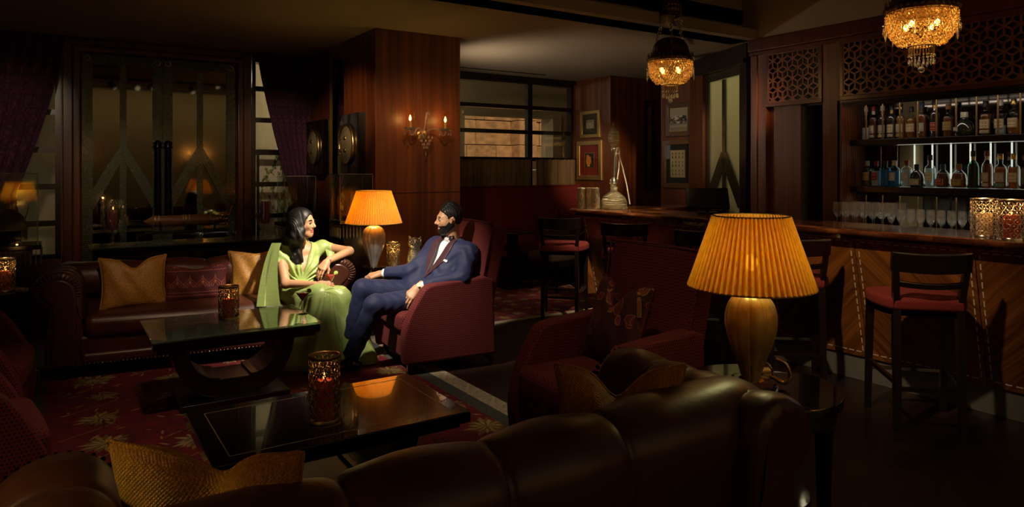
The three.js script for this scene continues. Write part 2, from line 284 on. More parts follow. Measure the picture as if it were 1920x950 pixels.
{ // angled wall with the second glass door
  const a = V(6.69, 0, -6.05), b = V(6.165, 0, -4.78), len = a.distanceTo(b), ang = atan2(-(b.z - a.z), b.x - a.x);
  const r = new THREE.Group(); r.name = 'door_2'; r.userData = { kind: 'structure', label: 'angled art deco glass door beside the back bar' }; r.position.copy(a); r.rotation.y = ang; scene.add(r);
  // local x along the wall from a to b, local +z faces the room or away; build symmetrical
  part('door_header', [B(len, 0.16, 0.12, len / 2, CE - 0.08, 0), B(len + 0.02, 0.05, 0.2, len / 2, CE - 0.19, 0)], darkWood, r);
  part('jamb', [B(0.36, CE - 0.16, 0.12, 0.18, (CE - 0.16) / 2, 0)], wallWood, r); part('jamb', B(0.12, CE - 0.16, 0.12, len - 0.06, (CE - 0.16) / 2, 0), darkWood, r);
  const w = len - 0.48, h = CE - 0.22, frost = PM({ color: lin(0.80, 0.80, 0.60), roughness: 0.35, transmission: 0.75, thickness: 0 });
  const x0 = 0.36, rb = [], cb = [];
  part('frosted_panel', B(w, h, 0.012, x0 + w / 2, h / 2, 0), frost, r, 'greenish frosted glass');
  for (const s of [-1, 1]) for (const [p, q] of [[0, 0.09], [w - 0.09, w]]) { rb.push(B(q - p, h, 0.012, x0 + (p + q) / 2, h / 2, s * 0.014)); for (let i = 0; i < 120; i++) rb.push(B(q - p - 0.01, 0.012, 0.008, x0 + (p + q) / 2, 0.03 + i * 0.0215, s * 0.022)); }
  for (const s of [-1, 1]) { rb.push(B(w - 0.18, 0.09, 0.012, x0 + w / 2, h - 0.045, s * 0.014)); cb.push(B(0.07, h - 0.1, 0.014, x0 + w / 2, (h - 0.1) / 2, s * 0.015)); for (const q of [-1, 1]) cb.push(BAR([x0 + w / 2, 1.66, s * 0.015], [x0 + w / 2 + q * (w / 2 - 0.06), 1.12, s * 0.015], 0.15, 0.014, [0, 0, 1])); }
  part('ribbed_border', rb, ribGlass, r); part('fan_ray', cb, ribGlass, r);
}
// lit passage behind the angled door
struct('wall_passage', [BB(8.0, 0, -6.6, 8.2, CE, -3.2), BB(6.5, 0, -3.4, 8.2, CE, -3.2)], cream);
struct('ceiling_passage', BB(6.3, CE, -6.62, 8.4, CE + 0.1, -3.0), plaster);
{
  const t = thing('unseen_passage_light', 'unseen round ceiling light in the passage behind the glass door', 'ceiling light', [7.3, CE, -5.0]);  // unseen lamp, placed to light the frosted door from behind
  part('trim_ring', TOR(0.07, 0.012, 0, -0.004, 0), chrome, t); part('glowing_lens', C(0.06, 0.06, 0.006, 0, -0.006, 0, 24), SM({ color: 0x000000, emissive: lin(1, 0.86, 0.55), emissiveIntensity: 3 }), t);
  const p = new THREE.PointLight(lin(1, 0.9, 0.55), 2.4); p.position.set(7.3, CE - 0.08, -5.0); p.castShadow = true; p.shadow.radius = 3; scene.add(p);
}
// ------------------------------------------------------------ upholstery materials
const leatherBump = dataTex(256, 256, (u, v) => { const a = fbm(u, v, 40, 40, 3, 101), b = fbm(u, v, 6, 6, 3, 105); return [a * 0.6 + b * 0.4, 0, 0].fill(a * 0.6 + b * 0.4); }, false, [2.2, 2.2]);
const leather = PM({ map: dataTex(256, 256, (u, v) => { const a = 0.8 + 0.4 * fbm(u, v, 5, 5, 5, 111); return [0.27 * a, 0.125 * a, 0.082 * a]; }, true, [1, 1]), roughness: 0.4, bumpMap: leatherBump, bumpScale: 0.0012, clearcoat: 0.18, clearcoatRoughness: 0.3, boxuv: 1 });
function dotFabric(base, dot, rep, s) { // small woven diamond dots
  return dataTex(128, 128, (u, v) => {
    const a = u * 8, b = v * 8, k = floor(b), x = abs(((a + (k % 2) * 0.5) % 1) - 0.5), y = abs((b % 1) - 0.5), n = 0.85 + 0.3 * vnoise(u * 64, v * 64, 64, 64, s);
    return mix3(base, dot, x * 1.2 + y < 0.42 ? 1 : 0).map((q) => q * n);
  }, true, rep);
}
const redFabric = SM({ map: dotFabric([0.42, 0.095, 0.10], [0.15, 0.028, 0.035], [8, 8], 121), roughness: 0.85, boxuv: 1 });
const redPlain = SM({ map: dataTex(128, 128, (u, v) => { const a = 0.75 + 0.5 * vnoise(u * 64, v * 64, 64, 64, 5); return [0.38 * a, 0.07 * a, 0.075 * a]; }, true, [4, 4]), roughness: 0.9, boxuv: 1 });
const stoolFabric = SM({ map: dataTex(128, 128, (u, v) => { const a = 0.55 + 0.6 * (sin(u * PI * 2 * 14) * sin(v * PI * 2 * 14) * 0.5 + 0.5); return [0.52 * a, 0.14 * a, 0.13 * a]; }, true, [5, 5]), roughness: 0.85, boxuv: 1 });
const goldQuilt = PM({ map: dataTex(256, 256, (u, v) => { const a = 0.85 + 0.3 * vnoise(u * 90, v * 14, 90, 14, 3); return [0.66 * a, 0.44 * a, 0.12 * a]; }, true, [5, 5]), roughness: 0.42, sheen: 0.3, sheenColor: lin(0.6, 0.45, 0.15),
  bumpMap: dataTex(256, 256, (u, v) => { const a = abs(sin((u + v) * PI * 8)) * abs(sin((u - v) * PI * 8)); const b = pow(a, 0.5); return [b, b, b]; }, false, [12, 12]), bumpScale: 0.0026, boxuv: 1 });
const goldSilk = PM({ map: dataTex(256, 256, (u, v) => { const a = 0.8 + 0.4 * fbm(u, v, 50, 50, 2, 8); return [0.62 * a, 0.43 * a, 0.17 * a]; }, true, [3, 3]), roughness: 0.5, bumpMap: dataTex(128, 128, (u, v) => { const a = 0.5 + 0.5 * sin(u * PI * 40) * sin(v * PI * 40); return [a, a, a]; }, false, [3, 3]), bumpScale: 0.0015, boxuv: 1 });
const nail = SM({ color: lin(0.5, 0.4, 0.25), roughness: 0.3, metalness: 1 });

// closed profile swept along z from 0 to len; pinched in at the seams and rounded at the ends
function roll(profile, len, seams, o = {}) {
  const n = o.n ?? 72, P = profile.length, pos = [], idx = [], cx = profile.reduce((a, p) => a + p[0], 0) / P, cy = o.cy ?? 0.55;
  for (let i = 0; i <= n; i++) {
    const z = len * i / n; let d = min(z, len - z) + 0.012; for (const s of seams) d = min(d, abs(z - s));
    const e = min(z, len - z), pin = exp(-d / 0.016) * (o.pinch ?? 0.03) * 0.6 + (1 - sstep(0, 0.20, d)) * (o.pinch ?? 0.03) * 0.55, endr = o.endr ?? 0.05, er = e < endr ? endr - sqrt(max(0, endr * endr - (endr - e) ** 2)) : 0;
    for (let k = 0; k < P; k++) {
      const [x, y] = profile[k], a = profile[(k + P - 1) % P], b = profile[(k + 1) % P]; let nx = b[1] - a[1], ny = -(b[0] - a[0]); const nl = hypot(nx, ny) || 1; nx /= nl; ny /= nl;
      const w = sstep(cy - 0.2, cy, y), q = (pin + er * 0.8) * w; pos.push(x - nx * q, y - ny * q, z);
    }
  }
  for (let i = 0; i < n; i++) for (let k = 0; k < P; k++) { const a = i * P + k, b = i * P + (k + 1) % P; idx.push(a, b, a + P, b, b + P, a + P); }
  const tri = THREE.ShapeUtils.triangulateShape(profile.map((p) => new THREE.Vector2(...p)), []);
  for (const [a, b, c] of tri) { idx.push(a, c, b); idx.push(n * P + a, n * P + b, n * P + c); }
  const g = new THREE.BufferGeometry(); g.setAttribute('position', new THREE.Float32BufferAttribute(pos, 3)); g.setIndex(idx); g.computeVertexNormals(); return clean(g);
}
function smoothLoop(pts, n) { const c = new THREE.CatmullRomCurve3(pts.map((p) => V(p[0], p[1], 0)), true, 'centripetal'); return c.getPoints(n).slice(0, n).map((p) => [p.x, p.y]); }
// soft block: rounded box with puffed top
function puff(w, h, d, r, x, y, z, up = 0.03, seg = 10) {
  const g = clean(new RoundedBoxGeometry(w, h, d, 4, r)), p = g.attributes.position; const big = tessellate(g);
  const q = big.attributes.position; for (let i = 0; i < q.count; i++) { const a = q.getX(i) / (w / 2), b = q.getZ(i) / (d / 2), c = q.getY(i) / (h / 2); q.setXYZ(i, q.getX(i), q.getY(i) + up * (1 - a * a) * (1 - b * b) * (c > 0 ? 1 : 0.2), q.getZ(i) + (up * 0.6) * (1 - a * a) * (1 - c * c) * Math.sign(b)); }
  big.computeVertexNormals(); return tf(big, [x, y, z]);
}
function tessellate(g) { // box-like grid: split big flat faces so that they can bend
  let h = g.toNonIndexed(); for (let k = 0; k < 3; k++) h = split(h); return clean(h);
}
function split(h) {
  const p = h.attributes.position, out = []; const a = V(0, 0, 0), b = V(0, 0, 0), c = V(0, 0, 0);
  for (let i = 0; i < p.count; i += 3) {
    a.fromBufferAttribute(p, i); b.fromBufferAttribute(p, i + 1); c.fromBufferAttribute(p, i + 2);
    const e = [a.distanceTo(b), b.distanceTo(c), c.distanceTo(a)], m = max(...e);
    if (m < 0.06) { out.push(a.toArray(), b.toArray(), c.toArray()); continue; }
    const ab = a.clone().lerp(b, 0.5), bc = b.clone().lerp(c, 0.5), ca = c.clone().lerp(a, 0.5);
    for (const t of [[a, ab, ca], [ab, b, bc], [ca, bc, c], [ab, bc, ca]]) for (const v of t) out.push(v.toArray());
  }
  const g = new THREE.BufferGeometry(); g.setAttribute('position', new THREE.Float32BufferAttribute(out.flat(), 3)); g.setAttribute('uv', new THREE.Float32BufferAttribute(new Float32Array(out.length * 2), 2)); g.computeVertexNormals(); return weldNormals(g);
}
function weldNormals(g) { // smooth normals across shared positions
  const p = g.attributes.position, n = g.attributes.normal, m = new Map();
  for (let i = 0; i < p.count; i++) { const k = `${p.getX(i).toFixed(4)},${p.getY(i).toFixed(4)},${p.getZ(i).toFixed(4)}`; if (!m.has(k)) m.set(k, []); m.get(k).push(i); }
  for (const l of m.values()) { let x = 0, y = 0, z = 0; for (const i of l) { x += n.getX(i); y += n.getY(i); z += n.getZ(i); } const s = hypot(x, y, z) || 1; for (const i of l) n.setXYZ(i, x / s, y / s, z / s); }
  return g;
}
const resmooth = (g) => { g.computeVertexNormals(); return weldNormals(g); };

// pillow standing in the xy plane, chopped at the top, w x h x t
function pillow(w, h, t, chop = 0.12, lean = 0, n = 40) {
  const pos = [], idx = [], N = n + 1;
  for (const s of [1, -1]) for (let j = 0; j <= n; j++) for (let i = 0; i <= n; i++) {
    const u = i / n * 2 - 1, v = j / n * 2 - 1, cu = 1 - 0.10 * (1 - v * v), cv = 1 - 0.10 * (1 - u * u); // edges curve in between the corners
    const bulge = pow(max(0, (1 - u * u) * (1 - v * v)), 0.42), ch = exp(-((u / 0.33) ** 2)) * sstep(-0.5, 1, v);
    let z = s * t / 2 * bulge * (1 - 0.3 * ch) + 0.006 * sin(u * 9 + v * 4) * bulge; const x = u * w / 2 * cu * (1 - 0.04 * ch), y = (v * cv + 1) * h / 2 - chop * ch;
    z += 0.05 * ch * (v > 0 ? v : 0); pos.push(x, y, z + lean * y);
  }
  const K = N * N; for (let s = 0; s < 2; s++) for (let j = 0; j < n; j++) for (let i = 0; i < n; i++) { const a = s * K + j * N + i, b = a + 1, c = a + N, d = c + 1; s ? idx.push(a, c, b, b, c, d) : idx.push(a, b, c, b, d, c); }
  const g = new THREE.BufferGeometry(); g.setAttribute('position', new THREE.Float32BufferAttribute(pos, 3)); g.setIndex(idx); g.computeVertexNormals();
  // edge line for the piping
  const e = []; for (let k = 0; k < 4 * 14; k++) { const q = floor(k / 14), f = (k % 14) / 14 * 2 - 1, [u, v] = [[f, -1], [1, f], [-f, 1], [-1, -f]][q], cu = 1 - 0.10 * (1 - v * v), cv = 1 - 0.10 * (1 - u * u), ch = exp(-((u / 0.33) ** 2)) * sstep(-0.5, 1, v), y = (v * cv + 1) * h / 2 - chop * ch; e.push([u * w / 2 * cu * (1 - 0.04 * ch), y, 0.05 * ch * (v > 0 ? v : 0) + lean * y]); }
  return [clean(g), TB(e, 0.005, 160, 6, true)];
}
function makePillow(name, label, size, m, mp, pos, rotY, tilt, group) {
  const t = thing(name, label, 'cushion', pos, rotY, group); const [a, b] = pillow(...size); tf(a, [0, 0, 0], [tilt, 0, 0]); tf(b, [0, 0, 0], [tilt, 0, 0]);
  part('cover', a, m, t); part('piping', b, mp, t); return t;
}
// ------------------------------------------------------------ chesterfield sofa, faces +z
function makeSofa(name, label, mat, W = 2.26, D = 0.9) {
  const t = thing(name, label, 'sofa'); const arm = 0.31;
  // arm section seen from the front: inner side at x=0, rolls outwards
  const ap = smoothLoop([[0, 0.1], [0, 0.36], [-0.005, 0.60], [0.025, 0.715], [0.10, 0.775], [0.20, 0.775], [0.285, 0.725], [0.325, 0.64], [0.31, 0.565], [0.26, 0.52], [0.225, 0.49], [0.215, 0.36], [0.215, 0.1], [0.10, 0.1]], 64);
  for (const s of [-1, 1]) {
    const pr = s > 0 ? ap : ap.map(([x, y]) => [-x, y]).reverse(), xo = s * (W / 2 - arm);
    const a = part('arm', tf(roll(pr.slice().reverse(), D - 0.20, [0.14, 0.28, 0.42, 0.56], { n: 90, pinch: 0.024, endr: 0.04 }), [xo, 0, -D / 2 + 0.17]), mat, t);
    // raised front facing with a rim
    const fp = smoothLoop([[0.035, 0.12], [0.03, 0.40], [0.035, 0.60], [0.065, 0.69], [0.13, 0.73], [0.20, 0.725], [0.265, 0.675], [0.275, 0.625], [0.24, 0.575], [0.19, 0.52], [0.18, 0.36], [0.18, 0.12], [0.10, 0.12]], 60).map(([x, y]) => [s * (0.118 + (x - 0.118) * 0.74), y > 0.45 ? 0.615 + (y - 0.615) * 0.74 : y]);
    part('front_facing', tf(EX(s > 0 ? fp.slice().reverse() : fp, 0.02, 0.016, [], { bs: 4 }), [xo, 0, D / 2 - 0.046]), mat, a);
    part('facing_piping', TB(fp.map(([x, y]) => [xo + x * 1.0, y, D / 2 - 0.026]), 0.008, 120, 6, true), mat, a);
    const pg = []; for (let k = 0; k < 22; k++) { const an = -0.6 + k / 21 * (PI + 1.0), ux = cos(an), uy = sin(an); pg.push(TB([[xo + s * (0.155 + ux * 0.105), 0.635 + uy * 0.085, D / 2 - 0.032], [xo + s * (0.155 + ux * 0.130), 0.638 + uy * 0.105, D / 2 - 0.030], [xo + s * (0.155 + ux * 0.150), 0.64 + uy * 0.122, D / 2 - 0.045]], 0.007, 8, 6)); } part('scroll_pleats', pg, mat, a, 'gathered leather pleats round the scroll').userData.kind = 'stuff';
  }
  // back, rolled backwards
  const bp = smoothLoop([[0.0, 0.14], [0.0, 0.36], [0.035, 0.60], [0.02, 0.70], [-0.05, 0.77], [-0.16, 0.78], [-0.245, 0.735], [-0.275, 0.65], [-0.25, 0.565], [-0.20, 0.50], [-0.185, 0.36], [-0.185, 0.14], [-0.10, 0.14]], 64);
  const bl = W - 0.06, seams = [bl / 2 - 0.41, bl / 2, bl / 2 + 0.41];
  part('back', tf(roll(bp, bl, seams, { n: 220, pinch: 0.03, endr: 0.10 }), [-bl / 2, 0, -D / 2 + 0.28], [0, PI / 2, 0]), mat, t);
  // seat and base
  part('seat_cushion', puff(W - 2 * arm - 0.01, 0.17, D - 0.24, 0.06, 0, 0.365, 0.13, 0.03), mat, t);
  const base = part('base', [RB(W - 2 * arm + 0.06, 0.15, D - 0.14, 0.03, 0, 0.235, 0.05), RB(W - 2 * arm + 0.02, 0.085, 0.1, 0.03, 0, 0.145, D / 2 - 0.055)], mat, t);
  const ng = []; for (let x = -W / 2 + arm + 0.02; x < W / 2 - arm; x += 0.026) ng.push(SP(0.006, x, 0.112, D / 2 - 0.006, 6, 5)); const nh = part('nail_trim', ng, nail, base); nh.userData.kind = 'stuff';
  for (const x of [-1, 1]) for (const z of [-1, 1]) part('leg', TAPER([x * (W / 2 - 0.2), 0.12, z * (D / 2 - 0.1)], [x * (W / 2 - 0.18), 0, z * (D / 2 - 0.08)], 0.075, 0.075, 0.045, 0.045), darkWood, t);
  return t;
}
const sofaFar = makeSofa('chesterfield_sofa', 'brown leather chesterfield sofa the woman in green sits on', leather);
sofaFar.position.set(1.01, 0.009, -6.11); sofaFar.rotation.y = -0.13;
const sofaNear = makeSofa('chesterfield_sofa', 'empty brown leather chesterfield sofa seen from behind, beside the gilt lamp', leather, 2.26, 1.0);
sofaNear.position.set(0.97, 0, -1.70); sofaNear.rotation.y = PI + 0.0;

// ------------------------------------------------------------ armchairs, face +z
function makeArmchair(name, label) {
  const t = thing(name, label, 'armchair', [0, 0, 0], 0, 'red patterned armchairs around the rug');
  const side = [[0.335, 0.10], [0.345, 0.20], [0.335, 0.31], [0.29, 0.44], [0.215, 0.565], [0.18, 0.61], [0.13, 0.63], [-0.02, 0.645], [-0.29, 0.66], [-0.335, 0.64], [-0.37, 0.10]];
  const sh = new THREE.Shape(); sh.moveTo(0.335, 0.10); sh.splineThru(side.slice(1, 8).map((p) => new THREE.Vector2(...p))); sh.lineTo(-0.29, 0.66); sh.lineTo(-0.34, 0.64); sh.lineTo(-0.36, 0.10); sh.lineTo(0.335, 0.10);
  for (const s of [-1, 1]) {
    const a = part('arm', tf(EX(sh, 0.075, 0.016, [], { bs: 3, cs: 16 }), [s > 0 ? 0.29 : -0.365, 0, 0], [0, -PI / 2, 0]).translate(s > 0 ? 0.075 : 0.075, 0, 0), redFabric, t);
    const line = side.slice(0, 10).map(([z, y]) => [0, y, z]); for (const dx of [-0.003, 0.078]) part('piping', tf(TB(line, 0.006, 60, 6), [(s > 0 ? 0.29 : -0.365) + dx, 0, 0]), redFabric, a);
  }
  part('seat_rail', RB(0.60, 0.19, 0.68, 0.02, 0, 0.195, -0.01), redFabric, t);
  part('seat_cushion', puff(0.575, 0.15, 0.60, 0.045, 0, 0.365, 0.06, 0.02), redFabric, t);
  // back: tall slab leaning backwards
  const bk = new THREE.Shape(); bk.moveTo(-0.305, 0); bk.lineTo(0.305, 0); bk.lineTo(0.325, 0.70); bk.quadraticCurveTo(0.325, 0.74, 0.285, 0.742); bk.lineTo(-0.285, 0.742); bk.quadraticCurveTo(-0.325, 0.74, -0.325, 0.70); bk.lineTo(-0.305, 0);
  part('backrest', tf(EX(bk, 0.09, 0.025, [], { bs: 3 }), [0, 0.30, -0.33], [-0.19, 0, 0]), redFabric, t);
  part('back_piping', tf(TB([[-0.33, 0, 0.115], [-0.35, 0.70, 0.115], [-0.30, 0.765, 0.115], [0.30, 0.765, 0.115], [0.35, 0.70, 0.115], [0.33, 0, 0.115]], 0.006, 80, 6), [0, 0.30, -0.33], [-0.19, 0, 0]), redFabric, t);
  for (const s of [-1, 1]) {
    part('leg', TAPER([s * 0.29, 0.14, 0.28], [s * 0.29, 0, 0.29], 0.05, 0.05, 0.03, 0.03), darkWood, t);
    part('leg', [TAPER([s * 0.28, 0.14, -0.32], [s * 0.28, 0.06, -0.345], 0.05, 0.05, 0.04, 0.04), TAPER([s * 0.28, 0.06, -0.345], [s * 0.28, 0, -0.39], 0.04, 0.04, 0.028, 0.028)], darkWood, t);
  }
  return t;
}
const chairMan = makeArmchair('armchair', 'dark red dotted armchair the man sits in');
chairMan.position.set(2.47, 0.009, -4.93); chairMan.rotation.y = -PI / 2 - 0.10;
const chair2 = dup(chairMan, 'dark red dotted armchair holding a tasselled paisley cushion', [2.40, 0.009, -2.80], -PI / 2 - 0.02);
const chair3 = dup(chairMan, 'dark red dotted armchair beside the rolled arm of the sofa the woman sits on', [-0.50, 0.009, -4.92], PI / 2 - 0.06);
const chair4 = dup(chairMan, 'dark red dotted armchair between another armchair and the empty sofa', [-0.42, 0.009, -3.62], PI / 2 + 0.14);

// ------------------------------------------------------------ coffee tables: curved legs on a block and plate
const tableGlass = PM({ color: lin(0.62, 0.72, 0.66), transmission: 0.9, roughness: 0.01, thickness: 0, ior: 1.52 });
const lacquer = PM({ map: woodMap([0.10, 0.055, 0.03], [0.045, 0.025, 0.016], 33), roughness: 0.13, clearcoat: 1, clearcoatRoughness: 0.02, boxuv: 2 });
const inlay = SM({ color: lin(0.30, 0.24, 0.13), roughness: 0.35, metalness: 0.5 });
function coffeeTable(label, pos, w, d, h, glass) {
  const t = thing('coffee_table', label, 'coffee table', pos), tt = glass ? h - 0.014 : h;
  const top = part('table_top', [RB(w - (glass ? 0.02 : 0), 0.05, d - (glass ? 0.02 : 0), 0.006, 0, tt - 0.025, 0), RB(w - 0.07, 0.03, d - 0.07, 0.005, 0, tt - 0.062, 0)], lacquer, t);
  if (glass) part('glass_top', RB(w, 0.013, d, 0.005, 0, h - 0.0065, 0), tableGlass, t, 'green-edged clear glass sheet');
  const iw = w / 2 - 0.07, id = d / 2 - 0.07; part('inlay_line', [B(iw * 2, 0.001, 0.004, 0, tt + 0.0004, id), B(iw * 2, 0.001, 0.004, 0, tt + 0.0004, -id), B(0.004, 0.001, id * 2, iw, tt + 0.0004, 0), B(0.004, 0.001, id * 2, -iw, tt + 0.0004, 0)], inlay, top);
  for (const s of [-1, 1]) {
    const o = [], i = [], n = 16; for (let k = 0; k <= n; k++) { const a = k / n * PI / 2, x = 0.36 * cos(a), y = tt - 0.07 - (tt - 0.16) * sin(a); o.push([s * (0.10 + 0.27 * cos(a)), y - 0.03 * sin(a)]); i.push([s * (0.10 + 0.19 * cos(a)), tt - 0.07 - (tt - 0.24) * sin(a)]); }
    const pts = s > 0 ? [...o, ...i.reverse()] : [...o, ...i.reverse()].reverse(); part('curved_leg', tf(EX(pts, d * 0.46, 0.004), [0, 0, -d * 0.23]), darkWood, t);
  }
  part('block', RB(0.27, 0.13, d * 0.46, 0.006, 0, 0.095, 0), darkWood, t); part('base_plate', RB(w * 0.66, 0.035, d * 0.62, 0.008, 0, 0.0275, 0), darkWood, t);
  return t;
}
coffeeTable('dark lacquered coffee table with glass top, holding a martini glass', [0.952, 0.008, -4.855], 1.005, 0.70, 0.492, true);
coffeeTable('dark lacquered coffee table with inlaid line, reflecting the lampshade', [1.0, 0.008, -3.02], 1.07, 0.68, 0.42, false);

// ------------------------------------------------------------ rugs
function carpetMap(n, s0, scale) {
  return canvasTex(n, n, (c) => {
    c.fillStyle = '#650916'; c.fillRect(0, 0, n, n); const R = (a, b) => a + rnd() * (b - a);
    for (let i = 0; i < 900; i++) { c.fillStyle = ['rgba(64,5,12,0.35)', 'rgba(140,14,34,0.3)', 'rgba(104,8,22,0.35)'][i % 3]; c.beginPath(); c.ellipse(R(0, n), R(0, n), R(6, 50), R(4, 20), R(0, 3), 0, 7); c.fill(); }
    const petal = (x, y, r, a, col) => { c.save(); c.translate(x, y); c.rotate(a); c.fillStyle = col; c.beginPath(); c.moveTo(0, 0); c.quadraticCurveTo(r * 0.5, -r * 0.22, r, 0); c.quadraticCurveTo(r * 0.5, r * 0.22, 0, 0); c.fill(); c.restore(); };
    const flower = (x, y, r, cols) => { for (let ring = 0; ring < 3; ring++) for (let k = 0; k < 22; k++) petal(x, y, r * (1 - ring * 0.27) * R(0.6, 1.05), k / 22 * 6.283 + ring * 0.2 + R(-0.12, 0.12), cols[(ring + k % 2) % cols.length]); };
    const gold = ['#8f7540', '#6e5428', '#a58c54', '#5a3a1c'], creamc = ['#978660', '#7c6238', '#5e4424', '#a6966f'];
    c.lineWidth = 5 * scale; c.strokeStyle = '#7d5d2c'; const G = n / 5;
    for (let j = 0; j < 5; j++) for (let i = 0; i < 5; i++) {
      const x = (i + 0.5 + (j % 2) * 0.5) * G + R(-18, 18), y = (j + 0.5) * G + R(-18, 18);
      for (const dx of [0, -n]) { c.beginPath(); c.moveTo(x + dx, y); c.bezierCurveTo(x + dx + G * 0.3, y - G * 0.5, x + dx + G * 0.5, y + G * 0.3, x + dx + G * 0.7, y + G * 0.5); c.stroke(); flower(x + dx, y, G * R(0.26, 0.36), (i + j) % 3 ? gold : creamc); for (let k = 0; k < 16; k++) petal(x + dx + R(-0.6, 0.6) * G, y + R(-0.55, 0.55) * G, G * R(0.10, 0.2), R(0, 6.28), ['#8f7440', '#4e3a1c', '#a37a45', '#39160f'][k % 4]); }
    }
  });
}
const pileBump = dataTex(128, 128, (u, v) => { const a = vnoise(u * 64, v * 64, 64, 64, 7); return [a, a, a]; }, false, [10, 10]);
{
  const x0 = -0.30, x1 = 2.40, z0 = -6.35, z1 = -2.25, t = thing('floral_rug', 'red floral rug with grey and cream borders under the coffee tables', 'rug', [0, 0, 0]);
  const cm = carpetMap(1024, 3, 1); cm.repeat.set(1 / 2.3, 1 / 2.3);
  part('field', BB(x0 + 0.22, 0.0005, z0 + 0.22, x1 - 0.22, 0.009, z1 - 0.22), SM({ map: cm, roughness: 0.95, bumpMap: pileBump, bumpScale: 0.003, boxuv: 1 }), t);
  const ring = (a, b, h) => [BB(x0 + a, 0.0005, z0 + a, x1 - a, h, z0 + b), BB(x0 + a, 0.0005, z1 - b, x1 - a, h, z1 - a), BB(x0 + a, 0.0005, z0 + b, x0 + b, h, z1 - b), BB(x1 - b, 0.0005, z0 + b, x1 - a, h, z1 - b)];
  const wool = (r, g, b, s) => SM({ map: dataTex(128, 128, (u, v) => { const a = 0.7 + 0.5 * fbm(u, v, 24, 24, 3, s); return [r * a, g * a, b * a]; }, true, [3, 3]), roughness: 0.95, bumpMap: pileBump, bumpScale: 0.002, boxuv: 1 });
  part('grey_band', ring(0.12, 0.22, 0.0085), wool(0.27, 0.27, 0.25, 1), t); part('cream_border', ring(0, 0.12, 0.0085), wool(0.66, 0.60, 0.50, 2), t);
}
{
  const t = thing('dining_rug', 'patterned red rug under the tub chair', 'rug', [4.35, 0, -6.75]), cm = carpetMap(512, 5, 0.5); cm.repeat.set(1 / 1.2, 1 / 1.2);
  part('field', BB(-1.3, 0.0005, -1.1, 1.15, 0.009, 0.95), SM({ map: cm, roughness: 0.95, bumpMap: pileBump, bumpScale: 0.003, boxuv: 1 }), t);
  part('border', [BB(-1.36, 0.0005, 0.95, 1.21, 0.0085, 1.03), BB(-1.36, 0.0005, -1.16, 1.21, 0.0085, -1.1), BB(-1.36, 0.0005, -1.1, -1.3, 0.0085, 0.95), BB(1.15, 0.0005, -1.1, 1.21, 0.0085, 0.95)], SM({ color: lin(0.28, 0.22, 0.16), roughness: 0.95 }), t);
}
// ------------------------------------------------------------ cushions
makePillow('gold_cushion', 'chopped gold silk cushion leaning in the corner of the sofa the woman sits on', [0.46, 0.40, 0.16, 0.08], goldSilk, goldSilk, [0.48, 0.445, -5.96], 0.02, -0.22);
{ // red embroidered lumbar cushion
  const m = SM({ map: canvasTex(512, 512, (c, w, h) => {
    c.fillStyle = '#4a0f14'; c.fillRect(0, 0, w, h); c.strokeStyle = '#8f4a3c'; c.lineWidth = 6;
    for (let i = 0; i < 5; i++) { const x = (i + 0.5) * w / 5; for (const r of [48, 34, 20]) { c.beginPath(); c.moveTo(x - r, h * 0.62); c.bezierCurveTo(x - r * 1.4, h * 0.62 - r * 1.6, x, h * 0.62 - r * 1.2, x, h * 0.62 - r * 3.2); c.bezierCurveTo(x, h * 0.62 - r * 1.2, x + r * 1.4, h * 0.62 - r * 1.6, x + r, h * 0.62); c.stroke(); } c.fillStyle = '#a86a50'; c.beginPath(); c.arc(x, h * 0.5, 9, 0, 7); c.fill(); }
    for (const y of [0.72, 0.8, 0.2]) { c.beginPath(); for (let i = 0; i <= 20; i++) { c.lineTo(i * w / 20, y * h); c.arc((i + 0.5) * w / 20, y * h, w / 40, PI, 0, true); } c.stroke(); }
  }, [2.2, 3.2]), roughness: 0.8, boxuv: 1 });
  makePillow('red_lumbar_cushion', 'small red embroidered cushion on the sofa the woman sits on', [0.47, 0.29, 0.13, 0.03], m, redPlain, [0.91, 0.46, -5.94], -0.13, -0.22);
}
makePillow('gold_cushion', 'plain gold cushion tucked behind the woman in green', [0.42, 0.40, 0.14, 0.02], goldSilk, goldSilk, [1.36, 0.44, -5.93], -0.16, -0.2);
makePillow('quilted_cushion', 'quilted gold cushion beside the channelled arm of the empty sofa', [0.50, 0.44, 0.18, 0.09], goldQuilt, goldQuilt, [0.36, 0.42, -1.86], PI - 0.72, -0.26);
makePillow('quilted_cushion', 'quilted gold cushion standing beside the sofa arm and gilt lamp', [0.44, 0.45, 0.18, 0.13], goldQuilt, goldQuilt, [1.64, 0.41, -1.84], PI - 0.60, -0.24);
